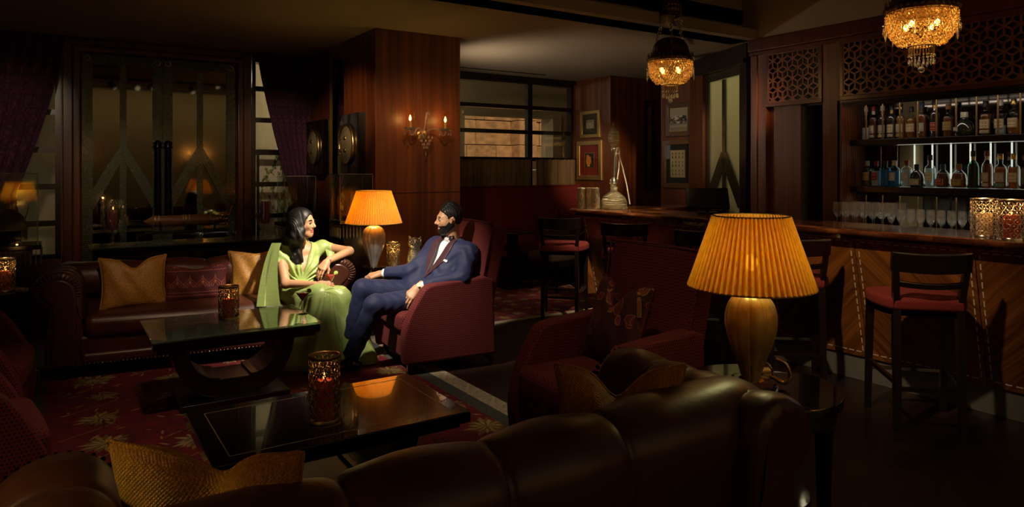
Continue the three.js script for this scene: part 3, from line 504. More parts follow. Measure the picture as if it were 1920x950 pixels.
{ // paisley cushion on the second armchair with a tassel
  const m = SM({ map: canvasTex(512, 512, (c, w, h) => {
    c.fillStyle = '#3c1113'; c.fillRect(0, 0, w, h); for (let i = 0; i < 40; i++) { const x = rnd() * w, y = rnd() * h, r = 26 + rnd() * 34; c.save(); c.translate(x, y); c.rotate(rnd() * 6.28); c.strokeStyle = ['#9a5a3c', '#6e2a22', '#b07a4c'][i % 3]; c.fillStyle = ['#5e1c1a', '#45140f', '#7a3424'][i % 3]; c.lineWidth = 4; c.beginPath(); c.moveTo(0, -r); c.bezierCurveTo(r * 1.3, -r * 0.8, r * 0.8, r, 0, r * 0.7); c.bezierCurveTo(-r * 0.8, r * 0.5, -r * 0.5, -r * 0.4, 0, -r); c.fill(); c.stroke(); c.restore(); }
  }, [2.1, 2.1]), roughness: 0.75, boxuv: 1 });
  const t = makePillow('paisley_cushion', 'dark red paisley cushion with a tassel on the armchair', [0.50, 0.48, 0.18, 0.13], m, redPlain, [2.46, 0.44, -2.84], -PI / 2 - 0.15, -0.30);
  const g = [SP(0.012, 0, 0, 0, 8, 6), C(0.007, 0.012, 0.025, 0, -0.018, 0, 10)]; for (let i = 0; i < 16; i++) { const a = i / 16 * 6.283; g.push(C(0.0018, 0.0022, 0.09, cos(a) * 0.011, -0.07, sin(a) * 0.011, 5)); }
  tf(merge(g), [0, 0, 0]); part('tassel', tf(merge(g), [0.22, 0.42, -0.06]), SM({ color: lin(0.35, 0.16, 0.06), roughness: 0.7 }), t);
}
// ------------------------------------------------------------ bar stools, face +z
function makeStool(label) {
  const t = thing('bar_stool', label, 'bar stool', [0, 0, 0], 0, 'dark wooden bar stools along the counter'), fw = 0.205, rw = 0.165;
  const st = new THREE.Shape(); st.moveTo(-0.17, -0.19); st.lineTo(0.17, -0.19); st.bezierCurveTo(0.24, -0.12, 0.26, 0.16, 0.20, 0.20); st.bezierCurveTo(0.1, 0.25, -0.1, 0.25, -0.20, 0.20); st.bezierCurveTo(-0.26, 0.16, -0.24, -0.12, -0.17, -0.19);
  part('seat_frame', tf(EX(st, 0.045, 0.006), [0, 0.665, 0], [-PI / 2, 0, 0], [1, -1, 1]).scale(1, 1, 1), darkWood, t);
  const sg = tf(EX(st, 0.02, 0.028, [], { bs: 6, cs: 20 }), [0, 0.735, 0], [PI / 2, 0, 0], [0.96, 0.96, 1]); part('seat', sg, stoolFabric, t, 'red woven seat pad');
  for (const s of [-1, 1]) {
    part('leg', TAPER([s * fw, 0.70, 0.185], [s * (fw + 0.01), 0, 0.20], 0.042, 0.042, 0.032, 0.032), darkWood, t);
    part('rear_leg', [TAPER([s * rw, 0.72, -0.175], [s * (rw + 0.005), 0, -0.215], 0.042, 0.046, 0.034, 0.034), TAPER([s * rw, 0.70, -0.174], [s * (rw + 0.025), 1.02, -0.245], 0.036, 0.046, 0.028, 0.026)], darkWood, t);
    part('stretcher', BAR([s * (fw + 0.004), 0.30, 0.195], [s * (rw + 0.002), 0.27, -0.20], 0.022, 0.026), darkWood, t);
  }
  part('stretcher', BAR([-fw, 0.255, 0.196], [fw, 0.255, 0.196], 0.022, 0.02), chrome, t, 'metal foot rail'); part('stretcher', BAR([-rw, 0.24, -0.203], [rw, 0.24, -0.203], 0.026, 0.022), darkWood, t);
  const arc = (y, z, w, hh, th) => { const o = [], n = 14; for (let i = 0; i <= n; i++) { const x = (i / n * 2 - 1) * w; o.push([x, -0.05 * (1 - (x / w) ** 2)]); } const inn = o.map(([x, q]) => [x, q + th]).reverse(); return tf(EX([...o, ...inn].reverse(), hh, 0.003), [0, y + hh, z], [PI / 2, 0, 0]); };
  part('top_rail', tf(arc(0, 0, 0.205, 0.105, 0.022), [0, 0.925, -0.232], [-0.18, 0, 0]), darkWood, t); part('back_rail', tf(arc(0, 0, 0.185, 0.026, 0.018), [0, 0.835, -0.205], [-0.18, 0, 0]), darkWood, t);
  return t;
}
const st5 = makeStool('dark wooden bar stool below the two pierced candle lanterns'); st5.position.set(4.30, 0, -2.15);
const stoolTurn = PI / 2 + 0.78;
st5.rotation.y = stoolTurn;
dup(st5, 'dark wooden bar stool half hidden by the gilt lampshade', [4.36, 0, -3.05], stoolTurn + 0.05);
dup(st5, 'dark wooden bar stool behind the armchair with the paisley cushion, beside the lampshade', [4.36, 0, -3.86], stoolTurn - 0.05);
dup(st5, 'dark wooden bar stool behind the armchair with the paisley cushion, second from the bar end', [4.36, 0, -4.72], stoolTurn - 0.12);
dup(st5, 'dark wooden bar stool at the bar end below the silver candle cups', [4.28, 0, -5.60], stoolTurn - 0.02);
// ------------------------------------------------------------ bar counter
const counterStone = PM({ map: dataTex(512, 512, (u, v) => { const a = fbm(u, v, 4, 8, 6, 201), b = abs(fbm(u, v, 3, 5, 5, 207) - 0.5) * 6, f = vnoise(u * 120, v * 120, 120, 120, 4); return mix3([0.22, 0.10, 0.055], [0.55, 0.33, 0.19], clamp((a - 0.3) * 1.5 + (b < 0.35 ? 0.3 : 0) + (f - 0.5) * 0.2, 0, 1)); }, true, [1, 1]), roughness: 0.2, clearcoat: 0.6, clearcoatRoughness: 0.06, boxuv: 1 });
const diag = [1, -1].map((s) => { const m = woodMap([0.60, 0.38, 0.16], [0.28, 0.15, 0.06], 43, 60, 2, 256, [1 / 0.5, 1 / 1.0]); m.rotation = s * PI / 4; return PM({ map: m, roughness: 0.3, clearcoat: 0.4, clearcoatRoughness: 0.15, boxuv: 1 }); });
const bone = SM({ color: lin(0.52, 0.46, 0.36), roughness: 0.5 });
{
  const t = thing('bar_counter', 'long bar counter with stone top and stitched chevron wood front', 'bar counter', [0, 0, 0]);
  const zr = -5.71, zn = -0.9, phi = Math.atan(0.18 / 0.86);
  const topProfile = (x0, x1, y0, y1) => { const r = (y1 - y0) / 2, p = []; for (let i = 0; i <= 8; i++) { const a = PI / 2 + i / 8 * PI; p.push([x0 + r + r * cos(a), (y0 + y1) / 2 + r * sin(a)]); } return [...p, [x1, y0], [x1, y1]]; };
  part('counter_top', [tf(EX(topProfile(4.45, 5.05, 1.058, 1.10), zn - zr), [0, 0, zr]), BB(5.05, 1.058, zr, 6.60, 1.10, zr + 0.5), BB(4.50, 1.03, zr + 0.03, 5.02, 1.058, zn)], counterStone, t);
 
  part('body', [BB(4.80, 0, zr + 0.06, 5.0, 1.03, zn), BB(5.0, 0, zr + 0.06, 6.55, 1.03, zr + 0.42)], darkWood, t);
  part('toe_kick', BB(4.785, 0, zr + 0.05, 4.80, 0.2, zn, 0.003), SM({ color: lin(0.16, 0.155, 0.15), roughness: 0.5, metalness: 0.4 }), t, 'grey metal kick plate');
  const ends = [-5.66, -4.875, -4.154, -3.43, -2.71, -1.96, -1.27, -0.9];
  for (let i = 0; i + 1 < ends.length; i++) {
    const za = ends[i], zb = ends[i + 1], zc = (za + zb) / 2, len = zb - za - 0.004, place = (g) => tf(g, [4.67, 0.61, zc], [0, 0, phi]);
    const p = part('front_panel', place(RB(0.03, 0.885, len, 0.003, 0.015, 0, 0)), diag[i % 2], t);
    const g = [], nz = floor((len - 0.06) / 0.058), ny = 14;
    for (let k = 0; k <= nz; k++) for (const y of [-0.405, 0.405]) g.push(B(0.003, 0.007, 0.036, -0.001, y, -len / 2 + 0.03 + (k + 0.5) * (len - 0.06) / (nz + 1)));
    for (let k = 0; k < ny; k++) for (const s of [-1, 1]) g.push(B(0.003, 0.037, 0.007, -0.001, -0.375 + k * 0.0577, s * (len / 2 - 0.026)));
    part('dashed_inlay', place(merge(g)), bone, p, 'bone-coloured dashed inlay').userData.kind = 'stuff';
  }
  part('end_panel', BB(4.62, 0.2, zr + 0.04, 6.5, 1.03, zr + 0.06), diag[0], t);
}
// ------------------------------------------------------------ back bar
const fretWood = PM({ map: wallWood.map, roughness: 0.4, clearcoat: 0.2, clearcoatRoughness: 0.25, boxuv: 1 });
function fretwork(w, h, a = 0.0655, bar = 0.0165) { // tumbling-block fretwork: a board with rhombus openings
  const holes = [], cut = (poly) => { // clip to the board, keep a rim
    const m = 0.012, edges = [[1, 0, m], [-1, 0, -(w - m)], [0, 1, m], [0, -1, -(h - m)]]; let p = poly;
    for (const [nx, ny, c] of edges) { const o = []; for (let i = 0; i < p.length; i++) { const A = p[i], Bq = p[(i + 1) % p.length], da = A[0] * nx + A[1] * ny - c, db = Bq[0] * nx + Bq[1] * ny - c; if (da >= 0) o.push(A); if (da * db < 0) { const t = da / (da - db); o.push([lerp(A[0], Bq[0], t), lerp(A[1], Bq[1], t)]); } } p = o; if (p.length < 3) return null; }
    let ar = 0; for (let i = 0; i < p.length; i++) { const A = p[i], Q = p[(i + 1) % p.length]; ar += A[0] * Q[1] - Q[0] * A[1]; } return abs(ar) / 2 > 0.00012 ? p : null;
  };
  const s3 = sqrt(3), inset = (c, pts) => { const f = 1 - bar / (a * s3 / 2); return pts.map(([x, y]) => [c[0] + (x - c[0]) * f, c[1] + (y - c[1]) * f]); };
  for (let j = -1; j * 1.5 * a < h + a * 2; j++) for (let i = -1; i * s3 * a < w + a * 2; i++) {
    const x = (i + (j & 1 ? 0.5 : 0)) * s3 * a, y = j * 1.5 * a, H = [0, 1, 2, 3, 4, 5].map((k) => [x + a * sin(k * PI / 3), y + a * cos(k * PI / 3)]);
    for (const q of [[H[0], H[1], [x, y], H[5]], [H[1], H[2], H[3], [x, y]], [H[5], [x, y], H[3], H[4]]]) { const c = [(q[0][0] + q[2][0]) / 2, (q[0][1] + q[2][1]) / 2], r = cut(inset(c, q)); if (r) holes.push(r); }
  }
  return EX([[0, 0], [w, 0], [w, h], [0, h]], 0.018, 0, holes);
}
{
  const W = new THREE.Group(); W.name = 'wall_back_bar'; W.userData = { kind: 'structure', label: 'reddish wood back bar with fretwork panels and a bottle niche' }; scene.add(W);
  const x = XB;
  part('cornice', [BB(x - 0.05, 2.72, ZB, x + 0.1, CE, 2.9, 0.01), BB(x - 0.025, 2.685, ZB, x + 0.1, 2.72, 2.9, 0.006)], trimWood, W);
  part('post', [BB(x, 0, -4.72, x + 0.12, 2.69, -4.53, 0.006), BB(x - 0.012, 0, -4.705, x + 0.02, 2.685, -4.63, 0.006)], wallWood, W);
  part('post', [BB(x, 0, -3.90, x + 0.12, 2.69, -3.72, 0.006)], wallWood, W);
  part('post', BB(x, 0, -0.55, x + 0.12, 2.69, 2.9, 0.006), wallWood, W);
  for (const [z0, z1] of [[-4.53, -3.90], [-3.72, -0.55]]) {
    part('fretwork_panel', tf(fretwork(z1 - z0 - 0.06, 0.50, 0.0655), [x + 0.01, 2.175, z0 + 0.03], [0, -PI / 2, 0]), fretWood, W, 'carved tumbling-block fretwork');
    part('panel_backing', BB(x + 0.06, 2.15, z0, x + 0.075, 2.69, z1), black, W);
    part('panel_frame', [BB(x - 0.015, 2.14, z0, x + 0.03, 2.18, z1, 0.005), BB(x - 0.015, 2.668, z0, x + 0.03, 2.69, z1, 0.004), BB(x - 0.012, 2.16, z0, x + 0.03, 2.68, z0 + 0.034, 0.004), BB(x - 0.012, 2.16, z1 - 0.034, x + 0.03, 2.68, z1, 0.004)], trimWood, W);
  }
  part('side_panel', BB(x + 0.06, 0, -4.53, x + 0.09, 2.15, -4.17), wallWood, W);
  part('service_opening', [BB(x + 0.5, 0, -4.17, x + 0.52, 2.15, -3.90), BB(x + 0.09, 0, -4.19, x + 0.5, 2.15, -4.17), BB(x + 0.12, 2.13, -4.17, x + 0.5, 2.15, -3.9)], darkWood, W);
  part('niche_soffit', BB(x, 2.12, -3.72, x + 0.46, 2.14, -0.55), darkWood, W);
  const sl = []; for (let i = 0; i < 11; i++) sl.push(RB(0.032, 2.12, 0.02, 0.004, x + 0.02 + i * 0.038, 1.06, -3.715)); // slatted cheek
  for (const g of sl) part('slat', g, wallWood, W);
  part('niche_cheek', [BB(x, 0, -3.75, x + 0.46, 2.14, -3.725), BB(x, 0, -0.55, x + 0.46, 2.14, -0.52)], wallWood, W);
  part('niche_mirror', BB(x + 0.44, 0.97, -3.72, x + 0.455, 2.12, -0.55), SM({ color: lin(0.12, 0.11, 0.10), roughness: 0.08, metalness: 1 }), W, 'dark mirrored back');
  part('back_counter', [BB(x - 0.34, 0.93, -3.72, x + 0.44, 0.97, -0.55, 0.006), BB(x - 0.30, 0, -3.70, x + 0.4, 0.93, -0.56)], darkWood, W);
  for (const y of [1.777, 1.347]) part('bottle_shelf', RB(0.30, 0.055, 3.14, 0.005, x + 0.28, y - 0.0275, -2.14), darkWood, W);
  const tubeM = SM({ color: 0x111111, emissive: lin(0.9, 0.95, 0.78), emissiveIntensity: 0.55 });
  for (let i = 0; i < 20; i++) {
    const z = -3.56 + i * 0.153; part('hanger_rod', [C(0.007, 0.007, 0.36, x + 0.15, 1.955, z, 10), C(0.005, 0.005, 0.35, x + 0.15, 1.145, z, 10)], oldBrass, W);
    if (i > 1) part('light_tube', C(0.007, 0.007, 0.36, x + 0.40, 1.54, z, 10), tubeM, W, 'slim glowing light tube'); else part('hanger_rod', C(0.006, 0.006, 0.38, x + 0.4, 1.535, z, 10), chrome, W);
  }
}
{ // unseen light strip under the niche soffit, placed to light the bottles
  const t = thing('unseen_niche_strip', 'unseen slim light strip under the soffit above the bottles', 'light strip', [XB + 0.03, 2.115, -2.14]); part('housing', [B(0.03, 0.01, 3.1, 0, 0, 0), B(0.006, 0.04, 3.1, -0.02, -0.015, 0)], blackMetal, t); part('diffuser', B(0.02, 0.003, 3.08, 0, -0.0065, 0), SM({ color: 0x000000, emissive: lin(1, 0.85, 0.7), emissiveIntensity: 0.6 }), t);
  const r = new THREE.RectAreaLight(lin(1, 0.84, 0.68), 4.0, 3.0, 0.03); r.position.set(XB + 0.03, 2.103, -2.14); r.lookAt(XB + 0.12, 1.8, -2.14); r.castShadow = true; scene.add(r);
}
{ // unseen light strip under the lower shelf, placed to light the glasses
  const t = thing('unseen_shelf_strip', 'unseen slim light strip under the lower bottle shelf', 'light strip', [XB + 0.16, 1.287, -2.14]); part('housing', [B(0.03, 0.008, 3.0, 0, 0, 0), B(0.006, 0.022, 3.0, -0.02, -0.007, 0)], blackMetal, t); part('diffuser', B(0.02, 0.002, 2.98, 0, -0.005, 0), SM({ color: 0x000000, emissive: lin(0.9, 1, 0.8), emissiveIntensity: 0.5 }), t);
  const r = new THREE.RectAreaLight(lin(0.92, 1, 0.8), 13, 2.9, 0.02); r.position.set(XB + 0.16, 1.279, -2.14); r.lookAt(XB - 0.1, 0.9, -2.14); r.castShadow = true; scene.add(r);
}
{ // light of the row of slim tubes
  const r = new THREE.RectAreaLight(lin(0.95, 1, 0.82), 0.4, 2.8, 0.34); r.position.set(XB + 0.385, 1.54, -2.0); r.lookAt(XB - 2, 1.54, -2.0); r.castShadow = true; scene.add(r);
}
// ------------------------------------------------------------ bottles
const bottleGlass = (r, g, b) => PM({ color: lin(r, g, b), transmission: 1, roughness: 0.02, thickness: 0, ior: 1.5 });
const liquid = (r, g, b) => PM({ color: lin(r, g, b), roughness: 0.03, transmission: 0.55, thickness: 0, clearcoat: 1, clearcoatRoughness: 0.02 });
const glassClear = bottleGlass(0.92, 0.95, 0.95), glassBlue = bottleGlass(0.45, 0.75, 0.95), glassGreen = bottleGlass(0.25, 0.5, 0.3), glassDark = PM({ color: lin(0.02, 0.022, 0.018), roughness: 0.06, clearcoat: 1, clearcoatRoughness: 0.03 });
const whisky = liquid(0.45, 0.16, 0.03), bourbon = liquid(0.30, 0.09, 0.025), gin = liquid(0.75, 0.88, 0.92), ginBlue = liquid(0.12, 0.45, 0.62), rum = liquid(0.16, 0.04, 0.02);
function labelMat(bg, ink, kind) {
  return SM({ roughness: 0.7, map: canvasTex(128, 128, (c) => { c.fillStyle = bg; c.fillRect(0, 0, 128, 128); c.strokeStyle = ink; c.lineWidth = 3; c.strokeRect(6, 6, 116, 116); c.fillStyle = ink; for (let i = 0; i < 3; i++) for (const y of kind ? [24, 92, 104] : [30, 48, 88]) { c.fillRect(18 + i * 32, y, 24, kind ? 4 : 6); } if (kind) { c.beginPath(); c.arc(64, 58, 16, 0, 7); c.stroke(); } }) });
}
const labels = [labelMat('#c9bb95', '#4a3a20', 0), labelMat('#b7ae98', '#2a2622', 1), labelMat('#a58a50', '#30200c', 0), labelMat('#b5b0a5', '#23506a', 1), labelMat('#8c1f1c', '#d8c9a0', 0), labelMat('#2b6f66', '#d8d3c0', 0)];
const capMats = [SM({ color: 0x15110e, roughness: 0.5 }), SM({ color: 0x7d1714, roughness: 0.45 }), SM({ color: lin(0.45, 0.3, 0.1), roughness: 0.3, metalness: 1 }), SM({ color: 0xb9b4a6, roughness: 0.4 }), SM({ color: 0x16334f, roughness: 0.5 }), SM({ color: 0x8a6038, roughness: 0.8 })];
// profiles: [r, y] in metres
const bp = {
  tall: [[0, 0], [0.036, 0], [0.039, 0.006], [0.039, 0.17], [0.033, 0.20], [0.017, 0.225], [0.0145, 0.235], [0.0145, 0.285], [0.017, 0.287], [0.017, 0.297]],
  malt: [[0, 0], [0.038, 0], [0.041, 0.008], [0.042, 0.15], [0.036, 0.178], [0.018, 0.195], [0.016, 0.205], [0.018, 0.235], [0.0155, 0.255], [0.018, 0.258], [0.018, 0.27]],
  squat: [[0, 0], [0.05, 0], [0.056, 0.01], [0.058, 0.07], [0.05, 0.115], [0.028, 0.14], [0.016, 0.155], [0.0155, 0.18], [0.02, 0.182], [0.02, 0.19]],
  decanter: [[0, 0], [0.06, 0], [0.076, 0.02], [0.078, 0.055], [0.062, 0.105], [0.03, 0.135], [0.018, 0.15], [0.019, 0.18], [0.026, 0.185], [0.026, 0.19]],
  gin: [[0, 0], [0.040, 0], [0.044, 0.006], [0.044, 0.15], [0.038, 0.168], [0.02, 0.178], [0.0165, 0.185], [0.0165, 0.215], [0.019, 0.217], [0.019, 0.225]],
  wine: [[0, 0], [0.034, 0], [0.0375, 0.006], [0.0375, 0.18], [0.03, 0.215], [0.015, 0.24], [0.0145, 0.3], [0.0165, 0.302], [0.0165, 0.312]],
};
const bottleCache = {};
function bottle(kind, glass, liq, lab, cap, label, pos, turn, fill = 0.75, lab2) {
  const key = [kind, glass.uuid, liq?.uuid, lab, cap, fill, lab2].join(); let t;
  if (bottleCache[key]) { t = dup(bottleCache[key], label, pos, turn); return t; }
  t = bottleCache[key] = thing('liquor_bottle', label, 'bottle', pos, turn, 'liquor bottles on the back bar shelves');
  const p = bp[kind], R = max(...p.map((q) => q[0])), H = p[p.length - 1][1], neck = p.findIndex((q, i) => i > 3 && q[0] < 0.022), sh = p[neck][1];
  part('glass_body', L(p, 24), glass, t);
  if (liq) { const yl = sh * fill, pts = [[0, 0.006]]; for (const q of p.slice(1)) { if (q[1] > yl) break; pts.push([max(0.001, q[0] - 0.004), max(q[1], 0.006)]); } pts.push([pts[pts.length - 1][0], yl], [0, yl]); part('liquid', L(pts, 20), liq, t); }
  const strip = (y0, y1, m) => part('paper_label', tf(clean(new THREE.CylinderGeometry(R + 0.0012, R + 0.0012, y1 - y0, 20, 1, true, -1.05, 2.1)), [0, (y0 + y1) / 2, 0]), m, t);
  if (lab !== null && kind !== 'decanter') { const b = kind === 'squat' ? [0.02, 0.075] : [0.055, 0.13]; strip(b[0], b[1], labels[lab]); if (lab2 !== undefined) strip(0.018, 0.045, labels[lab2]); }
  if (kind === 'decanter') part('paper_label', tf(B(0.05, 0.03, 0.002), [0, 0.06, 0.078]), labels[lab ?? 1], t);
  part('cap', [L([[0, H + 0.012], [p[p.length - 1][0] + 0.001, H + 0.01], [p[p.length - 1][0] + 0.002, H - 0.035], [p[p.length - 1][0] + 0.0005, H - 0.035]], 16)], capMats[cap], t);
  if (kind === 'tall' || kind === 'wine') part('neck_foil', C(0.0155, 0.016, 0.03, 0, H - 0.05, 0, 16, [0, 0, 0], true), capMats[(cap + 2) % 6], t);
  return t;
}
{
  const sx = XB + 0.21, S1 = 1.777, S2 = 1.347, face = -1.9, put = (px, x = sx) => pix(px, 318, { x })[2];
  const G = [
    // px, shelf, kind, glass, liquid, label, cap, fill, second label, text
    [1624, 1, 'tall', glassClear, gin, null, 3, 0.5, undefined, 'clear unlabelled bottle at the slatted end of the upper shelf'],
    [1638, 1, 'tall', glassClear, rum, 1, 1, 0.9, 1, 'red-capped bottle with two pale labels on the upper shelf'],
    [1655, 1, 'tall', glassDark, null, 1, 3, 0.9, 0, 'black bottle with silver cap and two pale labels on the upper shelf'],
    [1672, 1, 'tall', glassDark, null, 0, 0, 0.9, 1, 'black-capped black bottle with two cream labels on the upper shelf'],
    [1689, 1, 'tall', glassClear, whisky, 1, 2, 0.9, 2, 'gold-capped amber bottle with pale and gold labels on the upper shelf'],
    [1709, 1, 'malt', glassClear, whisky, 0, 0, 0.9, undefined, 'round-shouldered whisky bottle with a large cream label on the upper shelf'],
    [1729, 1, 'tall', glassClear, bourbon, 3, 4, 0.9, undefined, 'blue-capped amber bottle with a single pale label on the upper shelf'],
    [1753, 1, 'wine', glassDark, null, 4, 0, 0.9, undefined, 'tall black bottle with a red label on the upper shelf'],
    [1778, 1, 'malt', glassClear, bourbon, 2, 5, 0.85, undefined, 'whisky bottle with a gold label and cork on the upper shelf'],
    [1808, 1, 'decanter', glassDark, null, 1, 3, 0.6, undefined, 'wide dark decanter with a silver stopper on the upper shelf'],
    [1848, 1, 'malt', glassClear, bourbon, 0, 0, 0.9, 1, 'broad whisky bottle with cream and pale labels on the upper shelf'],
    [1876, 1, 'malt', glassClear, gin, 0, 3, 0.4, undefined, 'half-empty clear bottle with a cream label on the upper shelf'],
    [1901, 1, 'malt', glassClear, whisky, 0, 2, 0.62, undefined, 'amber bottle with an orange-lit liquor level and cream label on the upper shelf'],
    [1626, 2, 'gin', glassDark, null, 2, 3, 0.9, undefined, 'dark squat-shouldered bottle with a white cap on the lower shelf'],
    [1643, 2, 'gin', glassClear, gin, 4, 1, 0.8, undefined, 'clear gin bottle with a red label on the lower shelf'],
    [1660, 2, 'gin', glassBlue, ginBlue, null, 0, 0.85, undefined, 'unlabelled turquoise gin bottle on the lower shelf'],
    [1677, 2, 'gin', glassBlue, ginBlue, 1, 3, 0.8, undefined, 'turquoise gin bottle with a white label and white cap on the lower shelf'],
    [1700, 2, 'gin', glassClear, gin, 3, 1, 0.85, undefined, 'clear gin bottle with a blue-inked label on the lower shelf'],
    [1719, 2, 'squat', glassDark, null, 1, 0, 0.8, undefined, 'small black bottle with a pale label on the lower shelf'],
    [1744, 2, 'malt', glassClear, gin, 0, 0, 0.85, undefined, 'clear bottle with a large cream label and black cap on the lower shelf'],
    [1768, 2, 'squat', glassClear, rum, 4, 4, 0.8, undefined, 'round dark rum bottle with a blue stopper on the lower shelf'],
    [1798, 2, 'squat', glassClear, bourbon, 2, 5, 0.8, undefined, 'squat bourbon bottle with a gold label on the lower shelf'],
    [1825, 2, 'tall', glassGreen, bourbon, null, 0, 0.9, 1, 'green bottle with a low pale label on the lower shelf'],
    [1851, 2, 'tall', glassClear, bourbon, 1, 1, 0.9, 1, 'red-capped amber bottle with two pale labels on the lower shelf'],
    [1876, 2, 'malt', glassClear, whisky, 1, 2, 0.9, 5, 'whisky bottle with white and teal labels on the lower shelf'],
    [1901, 2, 'malt', glassClear, whisky, 0, 2, 0.9, undefined, 'gold-capped amber whisky bottle with a cream label on the lower shelf'],
  ];
  G.forEach(([px, s, k, g, l, lab, cap, f, l2, text], i) => bottle(k, g, l, lab, cap, text, [sx + (i % 3) * 0.012, s === 1 ? S1 : S2, put(px, sx + (i % 3) * 0.012)], face + (hash2(i, 3, 1) - 0.5) * 0.5, f, l2));
}
// ------------------------------------------------------------ stemware on the back counter
{
  const glassM = PM({ color: 0xffffff, transmission: 0.97, roughness: 0.02, thickness: 0, ior: 1.5 });
  const wine = (h, R) => L([[0, 0.004], [0.032, 0.001], [0.034, 0.003], [0.006, 0.008], [0.0035, 0.02], [0.0035, h * 0.42], [0.012, h * 0.45], [R * 0.8, h * 0.55], [R, h * 0.68], [R * 0.86, h], [R * 0.83, h], [R * 0.96, h * 0.68], [R * 0.76, h * 0.56], [0, h * 0.455]], 18);
  const big = wine(0.245, 0.04), small = wine(0.20, 0.03); let bigO, smallO;
  for (let r = 0; r < 4; r++) for (let i = 0; i < 13; i++) {
    const z = -3.58 + i * 0.079 + (r % 2) * 0.03, x = XB - 0.27 + r * 0.085, isBig = i < 6; const pos = [x, 0.97, z];
    const label = isBig ? 'large wine glass in the rows on the back counter' : 'slender stemmed glass in the rows on the back counter', gr = isBig ? 'wine glasses on the back counter' : 'slender stemmed glasses on the back counter';
    if (isBig) bigO ? dup(bigO, label, pos, 0, gr) : (bigO = one('wine_glass', label, 'wine glass', big, glassM, pos, 0, gr));
    else smallO ? dup(smallO, label, pos, 0, gr) : (smallO = one('stemmed_glass', label, 'glass', small, glassM, pos, 0, gr));
  }
}
// ------------------------------------------------------------ candles in pierced silver lanterns
const wax = PM({ color: lin(0.55, 0.08, 0.05), roughness: 0.5, transmission: 0.25, thickness: 0 });
const waxPale = PM({ color: lin(0.75, 0.6, 0.4), roughness: 0.5, transmission: 0.3, thickness: 0 });
const flameM = SM({ color: 0x000000, emissive: lin(1, 0.42, 0.09), emissiveIntensity: 2.2 });
const flame = (y) => L([[0, y], [0.004, y + 0.004], [0.0055, y + 0.011], [0.003, y + 0.022], [0, y + 0.032]], 10);
function candleLight(x, y, z, I) { const p = new THREE.PointLight(lin(1, 0.5, 0.14), I); p.position.set(x, y, z); p.castShadow = true; p.shadow.radius = 0.4; scene.add(p); }
function piercedLantern(label, pos, R, H, metal, waxM, I, rows = 8, cols = 12, group) {
  const t = thing('candle_lantern', label, 'candle holder', pos, 0, group), g = [];
  const rr = PI * R / cols * 0.98, stepY = (H - 0.03) / rows;
  for (let j = 0; j < rows; j++) for (let i = 0; i < cols; i++) { // scroll rings bent round the cylinder
    const a = (i + (j % 2) * 0.5) / cols * 2 * PI, q = TOR(rr, 0.0024, 0, 0, 0, [0, 0, (i + j) % 2 * 0.4], 4, 9); tf(q, [0, 0, 0], [0, 0, 0], [1, stepY / (2 * rr) * 1.15, 1]); tf(q, [0, 0, R]); tf(q, [0, 0.016 + (j + 0.5) * stepY, 0], [0, a, 0]); g.push(q);
    const leaf = OCT(rr * 0.42, 0, 0, 0, [0.55, 1.2, 0.18]); tf(leaf, [0, 0, R]); tf(leaf, [0, 0.016 + (j + 0.5) * stepY, 0], [0, a, 0]); g.push(leaf);
  }
  part('pierced_sleeve', g, metal, t, 'openwork scroll metal'); part('top_rim', L([[R - 0.003, H - 0.012], [R + 0.002, H - 0.012], [R + 0.003, H], [R - 0.003, H]], 32), metal, t); part('base_rim', L([[R + 0.003, 0], [R + 0.003, 0.014], [R - 0.003, 0.014], [R - 0.003, 0.004], [0, 0.004], [0, 0]].reverse(), 32), metal, t);
  const ch = H * 0.62, c = part('candle', L([[0, 0.006], [R * 0.62, 0.006], [R * 0.62, ch], [R * 0.55, ch - 0.004], [0, ch - 0.008]].reverse(), 20), waxM, t); part('flame', flame(ch), flameM, c);
  candleLight(pos[0], pos[1] + ch + 0.03, pos[2], I); return t;
}
piercedLantern('pierced silver candle lantern on the bar, the one with a paler candle', [4.62, 1.10, -1.92], 0.068, 0.23, silver, waxPale, 0.035);
piercedLantern('pierced silver candle lantern on the bar, the one with a red candle', [4.56, 1.10, -1.755], 0.068, 0.23, silver, wax, 0.035);
{ // three hammered cups at the far bar end
  const hammered = SM({ color: lin(0.75, 0.68, 0.55), roughness: 0.22, metalness: 1, bumpMap: dataTex(128, 128, (u, v) => { const a = fbm(u, v, 16, 16, 2, 9); return [a, a, a]; }, false, [3, 2]), bumpScale: 0.006 });
  const spots = [[4.545, -5.63], [4.60, -5.555], [4.59, -5.455]], txt = ['hammered silver candle cup at the corner of the bar end', 'hammered silver candle cup closest to the silver hookah', 'hammered silver candle cup on the stool side of the bar end'];
  spots.forEach(([x, z], i) => { const t = thing('candle_cup', txt[i], 'candle holder', [x, 1.10, z], i, 'silver candle cups on the bar'); part('cup', L([[0, 0.003], [0.040, 0], [0.042, 0.01], [0.041, 0.205], [0.044, 0.215], [0.041, 0.214], [0.037, 0.2], [0.037, 0.012], [0, 0.012]], 28), hammered, t); const c = part('candle', L([[0, 0.172], [0.030, 0.176], [0.030, 0.014], [0, 0.014]].reverse().map((q) => q).reverse(), 18), wax, t); part('flame', flame(0.174), flameM, c); candleLight(x, 1.31, z, 0.02); });
}
